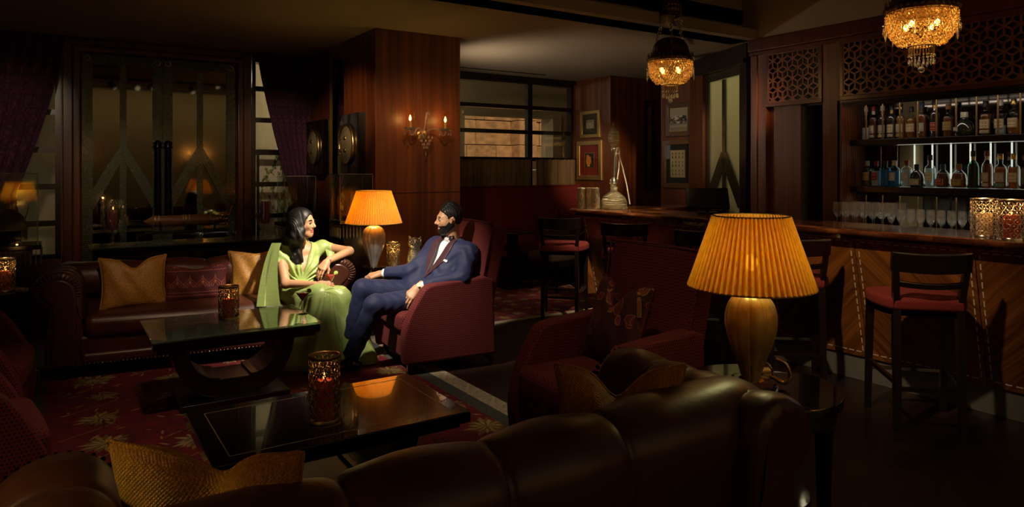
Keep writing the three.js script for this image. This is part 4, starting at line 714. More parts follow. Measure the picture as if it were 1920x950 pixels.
{ // silver hookah
  const t = thing('hookah', 'engraved silver hookah with a coiled hose on the bar end', 'hookah', [4.765, 1.10, -5.38], 0.4);
  const engraved = SM({ color: lin(0.62, 0.52, 0.34), roughness: 0.26, metalness: 1, bumpMap: dataTex(256, 256, (u, v) => { const a = abs(sin(u * PI * 24 + 3 * sin(v * PI * 10))) * abs(sin(v * PI * 16)); return [a, a, a]; }, false, [2, 2]), bumpScale: 0.008 });
  part('base', L([[0, 0], [0.142, 0], [0.145, 0.012], [0.14, 0.022], [0.136, 0.035], [0.135, 0.075], [0.11, 0.125], [0.07, 0.16], [0.04, 0.175], [0.034, 0.2], [0.05, 0.215], [0.032, 0.225], [0.03, 0.25], [0, 0.25]], 36), engraved, t);
  part('stem', L([[0, 0.25], [0.046, 0.25], [0.05, 0.262], [0.04, 0.275], [0.045, 0.30], [0.03, 0.305], [0.018, 0.32], [0.018, 0.58], [0.03, 0.60], [0.02, 0.625], [0.012, 0.63]], 24), silver, t);
  part('bowl', L([[0.012, 0.625], [0.03, 0.635], [0.052, 0.68], [0.06, 0.73], [0.052, 0.765], [0.056, 0.775], [0.045, 0.80], [0.022, 0.825], [0.02, 0.835], [0.01, 0.85], [0.012, 0.865], [0, 0.885]], 28), engraved, t, 'domed engraved bowl');
  part('hose', TB([[0.02, 0.30, 0.03], [0.03, 0.45, 0.045], [0.015, 0.60, 0.05], [-0.03, 0.615, 0.05], [-0.045, 0.55, 0.045], [-0.01, 0.56, 0.055], [0.04, 0.45, 0.07], [0.09, 0.25, 0.10], [0.13, 0.045, 0.12]], 0.009, 90, 8), SM({ color: lin(0.6, 0.5, 0.38), roughness: 0.35, metalness: 0.9, bumpMap: dataTex(64, 64, (u, v) => { const a = sin(u * PI * 64) * 0.5 + 0.5; return [a, a, a]; }, false, [8, 1]), bumpScale: 0.002 }), t);
  part('hose', TB([[-0.025, 0.29, 0.03], [-0.03, 0.42, 0.04], [-0.02, 0.58, 0.045], [0.02, 0.625, 0.05], [0.035, 0.57, 0.05]], 0.009, 50, 8), silver, t);
}
{ // till screen
  const t = thing('till_monitor', 'black till monitor on the bar', 'monitor', [4.93, 1.10, -4.30], -2.3 + PI / 2);
  part('screen', tf(RB(0.38, 0.22, 0.03, 0.008), [0, 0.14, 0.0], [-0.65, 0, 0]), SM({ color: 0x070707, roughness: 0.3 }), t); part('foot', [RB(0.18, 0.02, 0.14, 0.006, 0, 0.01, 0), BAR([0, 0.02, -0.02], [0, 0.12, 0.0], 0.06, 0.03, [1, 0, 0])], SM({ color: 0x141414, roughness: 0.35, metalness: 0.5 }), t);
}
// ------------------------------------------------------------ table lamps: ribbed gourd base, pleated shade
const shadeGold = PM({ map: dataTex(128, 64, (u, v) => { const a = 0.9 + 0.15 * vnoise(u * 64, v * 20, 64, 20, 3); return [1.0 * a, 0.70 * a, 0.20 * a]; }, true, [6, 1]), roughness: 0.9, transmission: 0.5, thickness: 0 });
const silverLeaf = SM({ map: dataTex(256, 256, (u, v) => { const a = fbm(u, v, 8, 8, 5, 301), b = fbm(u, v, 3, 3, 3, 305); return mix3([0.86, 0.83, 0.80], [0.68, 0.58, 0.68], clamp((a - 0.35) * 1.4 + (b - 0.5), 0, 1)); }, true), roughness: 0.3, metalness: 0.6 });
const goldLeaf = SM({ map: dataTex(256, 256, (u, v) => { const a = fbm(u, v, 8, 8, 5, 311), b = fbm(u, v, 3, 3, 3, 315); return mix3([0.88, 0.78, 0.50], [0.66, 0.50, 0.27], clamp((a - 0.35) * 1.4 + (b - 0.5), 0, 1)); }, true), roughness: 0.34, metalness: 0.55 });
function tableLamp(label, pos, leaf, I, col, turn = 0) {
  const t = thing('table_lamp', label, 'table lamp', pos, turn);
  part('plinth', L([[0, 0], [0.10, 0], [0.102, 0.006], [0.102, 0.05], [0.098, 0.055], [0, 0.055]], 40), lacquer, t);
  // gourd: lobed lathe
  const prof = [[0.030, 0], [0.034, 0.012], [0.046, 0.05], [0.064, 0.10], [0.083, 0.15], [0.097, 0.20], [0.1015, 0.24], [0.098, 0.28], [0.083, 0.32], [0.056, 0.345], [0.03, 0.352], [0.012, 0.354]], seg = 120, g = new THREE.LatheGeometry(new THREE.SplineCurve(prof.map((p) => new THREE.Vector2(...p))).getPoints(44), seg), p = g.attributes.position;
  for (let i = 0; i < p.count; i++) { const a = atan2(p.getZ(i), p.getX(i)), q = abs(sin(a * 5)), f = 0.90 + 0.10 * pow(q, 0.45); p.setXYZ(i, p.getX(i) * f, p.getY(i) + 0.055, p.getZ(i) * f); }
  g.computeVertexNormals(); part('ribbed_body', clean(g), leaf, t);
  part('neck', [C(0.012, 0.012, 0.09, 0, 0.445, 0, 12), C(0.02, 0.02, 0.03, 0, 0.48, 0, 12)], brass, t);
  const y0 = 0.432, y1 = 0.715, r0 = 0.243, r1 = 0.146, n = 64, rows = 6, pos2 = [], uv = [], idx = [];
  for (let j = 0; j <= rows; j++) for (let i = 0; i <= n * 4; i++) { const f = j / rows, a = i / (n * 4) * 2 * PI, pl = (abs(((i / 4) % 1) - 0.5) * 2 - 0.5) * 0.013, r = lerp(r0, r1, f) + pl; pos2.push(cos(a) * r, lerp(y0, y1, f), sin(a) * r); uv.push(i / (n * 4), f); }
  for (let j = 0; j < rows; j++) for (let i = 0; i < n * 4; i++) { const a = j * (n * 4 + 1) + i; idx.push(a, a + n * 4 + 1, a + 1, a + 1, a + n * 4 + 1, a + n * 4 + 2); }
  const sg = new THREE.BufferGeometry(); sg.setAttribute('position', new THREE.Float32BufferAttribute(pos2, 3)); sg.setAttribute('uv', new THREE.Float32BufferAttribute(uv, 2)); sg.setIndex(idx); sg.computeVertexNormals();
  const sh = part('lamp_shade', sg, shadeGold, t, 'pleated golden yellow shade'); part('shade_rim', TOR(r0, 0.004, 0, y0, 0, [PI / 2, 0, 0], 6, 60), SM({ color: lin(0.4, 0.27, 0.06), roughness: 0.8 }), sh); part('shade_rim', TOR(r1, 0.004, 0, y1, 0, [PI / 2, 0, 0], 6, 48), SM({ color: lin(0.4, 0.27, 0.06), roughness: 0.8 }), sh);
  { const fg = []; for (let i = 0; i < n; i++) { const a0 = (i + 0.24) / n * 2 * PI, a1 = (i + 0.76) / n * 2 * PI, q = new THREE.BufferGeometry(), k = 0.009; q.setAttribute('position', new THREE.Float32BufferAttribute([cos(a0) * (r0 - k), y0, sin(a0) * (r0 - k), cos(a1) * (r0 - k), y0, sin(a1) * (r0 - k), cos(a1) * (r1 - k), y1, sin(a1) * (r1 - k), cos(a0) * (r1 - k), y1, sin(a0) * (r1 - k)], 3)); q.setIndex([0, 2, 1, 0, 3, 2]); fg.push(clean(q)); } part('pleat_folds', fg, shadeGold, sh, 'tucked second layer of the pleats').userData.kind = 'stuff'; }
  part('shade_spider', [BAR([-r1, y1 - 0.02, 0], [r1, y1 - 0.02, 0], 0.003, 0.003), BAR([0, y1 - 0.02, -r1], [0, y1 - 0.02, r1], 0.003, 0.003), C(0.003, 0.003, 0.2, 0, y1 - 0.12, 0, 8)], brass, t);
  part('bulb', SP(0.026, 0, 0.53, 0, 16, 12, [1, 1.3, 1]), SM({ color: 0x000000, emissive: col, emissiveIntensity: 4 }), t);
  const l = new THREE.PointLight(col, I); l.position.set(pos[0], pos[1] + 0.535, pos[2]); l.castShadow = true; l.shadow.radius = 3; scene.add(l); return t;
}
tableLamp('silver-leafed ribbed table lamp with golden shade behind the couple', [2.32, 0.60, -5.77], silverLeaf, 0.32, lin(1, 0.72, 0.12));
tableLamp('gilt ribbed table lamp with golden shade beside the empty sofa', [2.32, 0.60, -1.80], goldLeaf, 0.11, lin(1, 1.0, 0.42));
function lampTable(label, pos) {
  const t = thing('side_table', label, 'side table', pos);
  part('table_top', L([[0, 0.555], [0.31, 0.555], [0.32, 0.562], [0.322, 0.595], [0.318, 0.6], [0, 0.6]], 60), lacquer, t); part('apron', [L([[0.28, 0.50], [0.295, 0.50], [0.295, 0.555], [0.28, 0.555]], 48)], darkWoodFlat, t);
  for (let k = 0; k < 4; k++) { const a = k * PI / 2 + 0.75, x = cos(a) * 0.255, z = sin(a) * 0.255, g = [B(0.075, 0.018, 0.075, x, 0.491, z, [0, -a, 0]), B(0.058, 0.03, 0.058, x, 0.468, z, [0, -a, 0]), B(0.066, 0.014, 0.066, x, 0.447, z, [0, -a, 0]), TAPER([x, 0.44, z], [x, 0, z], 0.052, 0.052, 0.034, 0.034)]; part('leg', g, darkWood, t); }
  part('lower_shelf', C(0.2, 0.2, 0.02, 0, 0.16, 0, 40), darkWoodFlat, t); return t;
}
lampTable('round black lacquered side table under the silver-leafed lamp', [2.54, 0, -5.74]);
lampTable('round black lacquered side table under the gilt lamp', [2.45, 0, -1.86]);
tableLamp('gilt ribbed table lamp out of view beside the channelled sofa arm', [-0.50, 0.60, -1.80], goldLeaf, 0.36, lin(1, 1.0, 0.42)); lampTable('round black lacquered side table at the channelled sofa arm', [-0.55, 0, -1.80]);  // lamp out of view, lights the sofa arm and quilted cushion
{ // gilt figurine behind the near lamp: crouching cat with looped tail
  const t = thing('gilt_figurine', 'small gilt cat figurine tucked behind the gilt lamp', 'figurine', [2.455, 0.60, -1.87], -0.9), gd = SM({ color: lin(0.75, 0.5, 0.16), roughness: 0.2, metalness: 1 });
  part('body', [SP(0.05, 0, 0.055, 0, 20, 14, [1.25, 1, 0.8]), SP(0.03, -0.055, 0.10, 0, 16, 12), C(0.0, 0.010, 0.02, -0.066, 0.13, 0.012, 8), C(0.0, 0.010, 0.02, -0.066, 0.13, -0.012, 8), SP(0.016, -0.085, 0.016, 0.025, 10, 8, [1.3, 1, 0.8]), SP(0.016, -0.085, 0.016, -0.025, 10, 8, [1.3, 1, 0.8])], gd, t); part('tail', TB([[0.05, 0.04, 0], [0.10, 0.02, 0.01], [0.125, 0.05, 0.01], [0.105, 0.10, 0.01], [0.07, 0.115, 0.01]], 0.010, 40, 10), gd, t);
}
piercedLantern('pierced silver candle lantern next to the silver-leafed lamp', [2.56, 0.60, -5.90], 0.058, 0.24, silver, waxPale, 0.012, 8, 11);
{ // silver tiger figurine
  const t = thing('silver_figurine', 'seated silver tiger figurine on the lamp table', 'figurine', [2.665, 0.60, -5.66], -0.75);
  const sm = SM({ color: lin(0.72, 0.66, 0.58), roughness: 0.26, metalness: 1, bumpMap: dataTex(128, 128, (u, v) => { const a = abs(sin(v * PI * 14 + 4 * fbm(u, v, 4, 4, 2, 3))); return [a, a, a]; }, false, [2, 2]), bumpScale: 0.012 });
  part('body', [L([[0, 0], [0.062, 0], [0.07, 0.03], [0.072, 0.08], [0.066, 0.14], [0.056, 0.185], [0.046, 0.205], [0, 0.21]], 28), SP(0.02, -0.03, 0.02, 0.062, 12, 9, [1, 0.8, 1.3]), SP(0.02, 0.03, 0.02, 0.062, 12, 9, [1, 0.8, 1.3]), C(0.017, 0.02, 0.12, -0.03, 0.08, 0.055, 12), C(0.017, 0.02, 0.12, 0.03, 0.08, 0.055, 12)], sm, t);
  const h = part('head', [SP(0.058, 0, 0.245, 0.005, 24, 18, [1.08, 0.92, 0.95]), SP(0.026, 0, 0.23, 0.052, 14, 10, [1.25, 0.75, 0.8])], sm, t);
  for (const s of [-1, 1]) { part('ear', C(0.002, 0.016, 0.034, s * 0.05, 0.295, 0.0, 10, [0, 0, -s * 0.45]), sm, h); part('eye', SP(0.011, s * 0.024, 0.258, 0.052, 10, 8), chrome, h); } part('nose', SP(0.008, 0, 0.24, 0.073, 8, 6), blackMetal, h);
}
// ------------------------------------------------------------ candle lanterns on the coffee tables and by the wall
const bronze = SM({ color: lin(0.30, 0.22, 0.13), roughness: 0.35, metalness: 1 });
piercedLantern('bronze pierced candle lantern on the glass-topped coffee table', [...pix(432, 600, { y: 0.5 }).slice(0, 1), 0.502, pix(432, 597, { y: 0.5 })[2]], 0.062, 0.22, bronze, wax, 0.008, 8, 12);
piercedLantern('bronze pierced candle lantern on the inlaid coffee table', [pix(608, 787, { y: 0.43 })[0], 0.43, pix(608, 787, { y: 0.43 })[2]], 0.064, 0.28, bronze, wax, 0.006, 9, 12);
{ // martini glass with red drink
  const mg = PM({ color: 0xffffff, transmission: 1, roughness: 0, thickness: 0.01, ior: 1.5 }), red = PM({ color: lin(0.75, 0.03, 0.04), roughness: 0.03, transmission: 0.5, thickness: 0 });
  globalThis.martini = (label, pos, s = 1) => {
    const t = thing('martini_glass', label, 'cocktail glass', pos); t.scale.setScalar(s);
    part('glass', L([[0, 0.004], [0.033, 0.001], [0.035, 0.003], [0.006, 0.008], [0.003, 0.014], [0.003, 0.088], [0.008, 0.093], [0.052, 0.155], [0.0508, 0.155], [0.006, 0.096], [0, 0.095]], 32), mg, t);
    part('drink', L([[0, 0.097], [0.005, 0.098], [0.0405, 0.142], [0, 0.142]], 28), red, t, 'red cocktail'); part('lime_slice', [C(0.016, 0.016, 0.005, 0.04, 0.157, 0.01, 18, [PI / 2 - 0.3, 0, 0.5])], SM({ color: lin(0.42, 0.55, 0.10), roughness: 0.5 }), t); return t;
  };
  const q = pix(568, 588, { y: 0.5 }); globalThis.martini('martini glass of red cocktail standing on the coffee table', [q[0], 0.5, q[2]]);
}
{ // small side table with lantern at the end of the far sofa
  const t = thing('wall_side_table', 'small dark side table between the armchair and the sofa the woman sits on', 'side table', [-0.44, 0, -6.35]); part('table_top', L([[0, 0.58], [0.24, 0.58], [0.25, 0.59], [0.25, 0.605], [0, 0.61]], 40), lacquer, t);
  for (let k = 0; k < 3; k++) { const a = k * 2.094 + 0.4; part('leg', TAPER([cos(a) * 0.18, 0.58, sin(a) * 0.18], [cos(a) * 0.21, 0, sin(a) * 0.21], 0.04, 0.04, 0.028, 0.028), darkWood, t); }
  piercedLantern('pierced silver candle lantern on the side table by the left window'.replace('left window', 'plum curtain'), [-0.33, 0.61, -6.30], 0.062, 0.24, silver, wax, 0.012);
}
// ------------------------------------------------------------ console with glass top against the mirrored door
{
  const t = thing('console_table', 'long dark console table with glass top against the mirrored door', 'console table', [1.13, 0, -7.46]), w = 1.76, d = 0.42;
  part('table_top', RB(w, 0.05, d, 0.006, 0, 0.76, 0), lacquer, t); part('glass_top', RB(w + 0.04, 0.012, d + 0.03, 0.004, 0, 0.792, 0), tableGlass, t, 'green-edged glass');
  for (const x of [-1, 1]) for (const z of [-1, 1]) part('leg', TAPER([x * (w / 2 - 0.1), 0.735, z * (d / 2 - 0.05)], [x * (w / 2 - 0.1), 0, z * (d / 2 - 0.05)], 0.06, 0.06, 0.045, 0.045), darkWood, t); part('apron', RB(w - 0.16, 0.07, d - 0.08, 0.004, 0, 0.70, 0), darkWood, t);
}
function hurricane(label, pos, lit, waxM) {
  const t = thing('crystal_hurricane', label, 'candle holder', pos), g = L([[0, 0], [0.078, 0], [0.08, 0.012], [0.05, 0.022], [0.026, 0.03], [0.02, 0.05], [0.028, 0.065], [0.018, 0.08], [0.022, 0.10], [0.06, 0.13], [0.088, 0.18], [0.094, 0.23], [0.092, 0.40], [0.096, 0.42], [0.09, 0.418], [0.086, 0.40], [0.088, 0.23], [0.08, 0.18], [0.05, 0.14], [0, 0.13]], 40);
  const cutM = PM({ color: 0xffffff, transmission: 1, roughness: 0.03, thickness: 0, ior: 1.5, bumpMap: dataTex(256, 256, (u, v) => { const a = abs(sin((u * 20 + v * 6) * PI)) * abs(sin((u * 20 - v * 6) * PI)); return [a, a, a]; }, false, [1, 1]), bumpScale: 0.02 });
  part('cut_glass_stem', g, cutM, t);
  { const rows = [[0.062, 0.128], [0.090, 0.172], [0.099, 0.215], [0.099, 0.255], [0.098, 0.295], [0.097, 0.335], [0.097, 0.375], [0.099, 0.412]], n = 18, ps = [], P = (j, i) => { const a = (i + (j % 2) * 0.5) / n * 2 * PI; return [cos(a) * rows[j][0], rows[j][1], sin(a) * rows[j][0]]; }; for (let j = 0; j + 1 < rows.length; j++) for (let i = 0; i < n; i++) { const A = P(j, i), Bq = P(j, i + 1), Cq = P(j + 1, i + (j % 2 ? 1 : 0)), D = P(j + 1, i + (j % 2 ? 2 : 1)), m = (a, b, c) => { const q = [0, 1, 2].map((k) => (a[k] + b[k] + c[k]) / 3); const s = 1.075; return [q[0] * s, q[1], q[2] * s]; }; for (const [a, b, c] of [[A, Cq, Bq], [Bq, Cq, D]]) { const h = m(a, b, c); ps.push(...a, ...b, ...h, ...b, ...c, ...h, ...c, ...a, ...h); } } const fg = new THREE.BufferGeometry(); fg.setAttribute('position', new THREE.Float32BufferAttribute(ps, 3)); fg.computeVertexNormals(); part('cut_glass_bowl', clean(fg), PM({ color: 0xffffff, transmission: 1, roughness: 0.0, thickness: 0, ior: 1.6, specularIntensity: 1 }), t, 'diamond-cut crystal facets'); } const ch = lit ? 0.33 : 0.37, c = part('pillar_candle', L([[0, 0.145], [0.045, 0.145], [0.045, ch], [0.04, ch - 0.006], [0, ch - 0.01]].reverse(), 24), waxM, t);
  if (lit) { part('flame', flame(ch), flameM, c); candleLight(pos[0], pos[1] + ch + 0.05, pos[2], 0.012); } else part('wick', C(0.0015, 0.0015, 0.02, 0, ch + 0.005, 0, 6), black, c); return t;
}
hurricane('cut crystal hurricane with a lit dark candle on the console', [pix(212, 455, { z: -7.45 })[0], 0.798, -7.45], true, PM({ color: lin(0.10, 0.02, 0.015), roughness: 0.5 }));
hurricane('cut crystal hurricane with a tall red candle on the console', [pix(497, 455, { z: -7.48 })[0], 0.798, -7.48], false, wax);
{ // sheathed dagger on an acrylic plinth
  const x0 = pix(268, 412, { z: -7.45 })[0], x1 = pix(432, 412, { z: -7.45 })[0], y = 1.035, p = thing('acrylic_plinth', 'long clear acrylic plinth on the console', 'plinth', [(x0 + x1) / 2, 0.798, -7.45]);
  const L2 = (x1 - x0) / 2; part('block', RB(L2 * 2 + 0.1, 0.09, 0.16, 0.004, 0, 0.045, 0), acrylic, p); part('rest_board', RB(L2 * 2 - 0.04, 0.014, 0.09, 0.004, 0, 0.098, 0), blackMetal, p); for (const s of [-0.62, 0.62]) part('prong', [B(0.02, 0.06, 0.02, s * L2, 0.13, 0), TOR(0.035, 0.006, s * L2, 0.185, 0, [0, PI / 2, 0], 6, 16)], blackMetal, p);
  const t = thing('sheathed_dagger', 'ceremonial dagger in a ringed brown sheath on the acrylic plinth', 'dagger', [(x0 + x1) / 2, y - 0.03, -7.45]), cyl = (a, b, xa, xb) => tf(C(a, b, abs(xb - xa), 0, 0, 0, 20), [(xa + xb) / 2, 0, 0], [0, 0, PI / 2], [1, 1, 0.72]);
  const lac = PM({ color: lin(0.10, 0.038, 0.014), roughness: 0.3, clearcoat: 0.5, clearcoatRoughness: 0.15 });
  part('sheath', [tf(L([[0, -L2], [0.012, -L2 + 0.02], [0.05, -L2 + 0.09], [0.052, -L2 + 0.1], [0.052, L2 * 0.62], [0, L2 * 0.62]].reverse(), 24), [0, 0, 0], [0, 0, -PI / 2], [1, 1, 0.72])], lac, t);
  for (const f of [-0.74, -0.66, -0.12, -0.06, 0.02, 0.5]) part('band', tf(TOR(0.054, 0.006, 0, 0, 0, [0, PI / 2, 0], 8, 24), [f * L2, 0, 0], [0, 0, 0], [1, 1, 0.72]), oldBrass, t);
  part('hilt', [tf(C(0.03, 0.045, 0.12, L2 * 0.62 + 0.06, 0, 0, 14, [0, 0, -PI / 2])), TB([[L2 * 0.66, 0.02, 0], [L2 * 0.8, 0.06, 0], [L2 * 0.95, 0.04, 0], [L2 * 1.04, 0.13, 0]], 0.012, 30, 8), TB([[L2 * 0.66, -0.02, 0], [L2 * 0.8, -0.05, 0], [L2 * 0.93, -0.02, 0], [L2 * 0.98, -0.08, 0]], 0.012, 30, 8), SP(0.03, L2 * 0.74, 0.01, 0.02, 12, 9), SP(0.02, L2 * 0.86, 0.03, 0.02, 12, 9), OCT(0.02, L2 * 1.04, 0.14, 0)], oldBrass, t, 'dragon-shaped brass hilt');
}
// ------------------------------------------------------------ acrylic vitrines on crystal-fringed stands
const dropM = PM({ color: lin(0.95, 0.95, 0.95), transmission: 1, roughness: 0.02, thickness: 0, ior: 1.55 });
function fringedStand(label, x, z, w, d, h) {
  const t = thing('fringed_stand', label, 'display stand', [x, 0, z]); part('stand_top', RB(w, 0.04, d, 0.006, 0, h - 0.02, 0), lacquer, t); part('pedestal', RB(w * 0.7, h - 0.04, d * 0.7, 0.01, 0, (h - 0.04) / 2, 0), darkWood, t);
  const drop = (px, pz) => [OCT(0.008, px, h - 0.055, pz), L([[0, 0], [0.007, 0.03], [0.005, 0.10], [0, 0.11]], 6, px, h - 0.175, pz)], g = [];
  for (let i = 0; i <= floor(w / 0.034); i++) { const q = -w / 2 + 0.006 + i * (w - 0.012) / floor(w / 0.034); g.push(...drop(q, d / 2 - 0.004)); } for (let i = 0; i < floor(d / 0.034); i++) { const q = -d / 2 + (i + 0.5) * 0.034; g.push(...drop(-w / 2 + 0.004, q)); g.push(...drop(w / 2 - 0.004, q)); }
  part('crystal_fringe', g, crystal, t, 'hanging crystal drops').userData.kind = 'stuff'; return t;
}
function vitrine(label, x, y, z, w, d, h) {
  const t = thing('acrylic_case', label, 'display case', [x, y, z]), k = 0.008;
  part('pane', B(w, h, k, 0, h / 2, d / 2 - k / 2), acrylic, t); part('pane', B(w, h, k, 0, h / 2, -d / 2 + k / 2), acrylic, t); for (const s of [-1, 1]) part('pane', B(k, h, d - 2 * k, s * (w / 2 - k / 2), h / 2, 0), acrylic, t); part('lid', B(w, k, d, 0, h + k / 2, 0), acrylic, t);
  const e = SM({ color: lin(0.35, 0.34, 0.28), roughness: 0.3 }); part('edge', [B(0.004, h, 0.004, -w / 2, h / 2, d / 2), B(0.004, h, 0.004, w / 2, h / 2, d / 2), B(0.004, h, 0.004, -w / 2, h / 2, -d / 2), B(0.004, h, 0.004, w / 2, h / 2, -d / 2), B(w, 0.004, 0.004, 0, h + k, d / 2), B(w, 0.004, 0.004, 0, h + k, -d / 2), B(0.004, 0.004, d, -w / 2, h + k, 0), B(0.004, 0.004, d, w / 2, h + k, 0)], e, t, 'polished edges'); return t;
}
const steel = SM({ color: lin(0.16, 0.13, 0.09), roughness: 0.4, metalness: 1 });
function helmet(label, pos, s = 1) {
  const t = thing('spiked_helmet', label, 'helmet', pos); t.scale.setScalar(s);
  part('bowl', L([[0.108, 0.10], [0.112, 0.10], [0.112, 0.125], [0.106, 0.15], [0.09, 0.20], [0.06, 0.235], [0.02, 0.25], [0.012, 0.27], [0, 0.27]], 32), steel, t); part('spike', L([[0.012, 0.25], [0.02, 0.275], [0.01, 0.285], [0.007, 0.31], [0, 0.37]], 12), oldBrass, t); part('brow_band', TOR(0.112, 0.006, 0, 0.11, 0, [PI / 2, 0, 0], 6, 32), brass, t);
  part('stand', [C(0.02, 0.05, 0.1, 0, 0.05, 0, 16), C(0.07, 0.08, 0.012, 0, 0.006, 0, 24)], blackMetal, t); for (const q of [-1, 1]) part('plume_holder', TB([[q * 0.09, 0.17, 0.03], [q * 0.105, 0.22, 0.04], [q * 0.12, 0.29, 0.045]], 0.004, 12, 6), brass, t);
  const g = []; for (let r = 0; r < 5; r++) for (let i = 0; i < 26; i++) { const a = PI * 0.15 + (i + r % 2 * 0.5) / 26 * PI * 1.7 + PI / 2; g.push(TOR(0.009, 0.0015, cos(a) * 0.108, 0.092 - r * 0.014, sin(a) * 0.108, [0, -a + PI / 2, 0], 4, 8)); } part('mail_curtain', g, steel, t, 'ring mail neck guard').userData.kind = 'stuff'; return t;
}
fringedStand('crystal-fringed black stand beside the wood column', 2.345, -6.39, 0.34, 0.30, 1.03); vitrine('clear acrylic case with a domed brass lantern inside', 2.345, 1.03, -6.39, 0.32, 0.26, 0.42);
{ // domed lantern
  const t = thing('domed_lantern', 'domed brass lantern with glass sides in the acrylic case', 'lantern', [2.345, 1.03, -6.39]); part('dome', L([[0.082, 0.245], [0.088, 0.25], [0.086, 0.265], [0.078, 0.30], [0.055, 0.335], [0.02, 0.352], [0.012, 0.37], [0, 0.385]], 32), oldBrass, t); part('base', L([[0, 0], [0.09, 0], [0.09, 0.02], [0.08, 0.03], [0, 0.03]], 32), oldBrass, t);
  for (let k = 0; k < 6; k++) part('post', C(0.005, 0.005, 0.22, cos(k * PI / 3) * 0.075, 0.138, sin(k * PI / 3) * 0.075, 8), oldBrass, t); part('glass_cylinder', C(0.07, 0.07, 0.215, 0, 0.138, 0, 32, [0, 0, 0], true), acrylic, t); part('candle_stub', C(0.02, 0.02, 0.08, 0, 0.07, 0, 16), waxPale, t);
}
{
  const z = -7.80, x = (pix(524, 380, { z })[0] + pix(577, 380, { z })[0]) / 2 + 0.03; fringedStand('crystal-fringed black stand below the narrow window', x, z, 0.40, 0.34, 0.92); vitrine('clear acrylic case with a spiked helmet, by the narrow window', x, 0.92, z, 0.34, 0.30, 0.50); helmet('spiked steel helmet in the acrylic case by the narrow window', [x, 0.92, z], 0.92);
  const z2 = -7.35, x2 = pix(18, 380, { z: z2 })[0]; fringedStand('crystal-fringed black stand below the plum curtain', x2, z2, 0.46, 0.40, 0.86); vitrine('clear acrylic case with a broad helmet, below the plum curtain', x2, 0.86, z2, 0.40, 0.34, 0.60); helmet('broad spiked helmet in the acrylic case below the plum curtain', [x2, 0.86, z2], 1.15);
}
// ------------------------------------------------------------ round shields on black boards
{
  const mk = (label, x, y, z) => {
    const t = thing('mounted_shield', label, 'shield', [x, y, z], -PI / 2); part('backboard', RB(0.60, 0.61, 0.075, 0.004, 0, 0, 0.0375), PM({ color: 0x0a0b0c, roughness: 0.12, clearcoat: 1, clearcoatRoughness: 0.03 }), t);
    const sh = new THREE.LatheGeometry([[0, 0.05], [0.06, 0.046], [0.12, 0.032], [0.165, 0.012], [0.18, 0.006], [0.205, 0.0], [0.205, -0.006]].map((p) => new THREE.Vector2(...p)), 48); part('shield_bowl', tf(clean(sh), [0, 0, 0.085], [PI / 2, 0, 0]), SM({ map: dataTex(128, 128, (u, v) => { const a = fbm(u, v, 6, 6, 4, 7); return mix3([0.38, 0.36, 0.28], [0.54, 0.50, 0.38], a); }, true), roughness: 0.4, metalness: 0.35 }), t);
    part('gilt_rim', TOR(0.196, 0.013, 0, 0, 0.09, [0, 0, 0], 10, 56), brass, t); for (const [a, b] of [[0.06, 0.06], [-0.06, 0.06], [0.06, -0.06], [-0.06, -0.06]]) part('boss', L([[0.024, 0], [0.02, 0.008], [0.008, 0.016], [0, 0.02]], 16).rotateX(PI / 2).translate(a, b, 0.124), brass, t); return t;
  };
  mk('round steel shield with gilt rim mounted on the wood column', CX0, 1.755, -6.78); mk('round steel shield with gilt rim mounted on the fin wall', CX0, 1.755, -7.872);
}
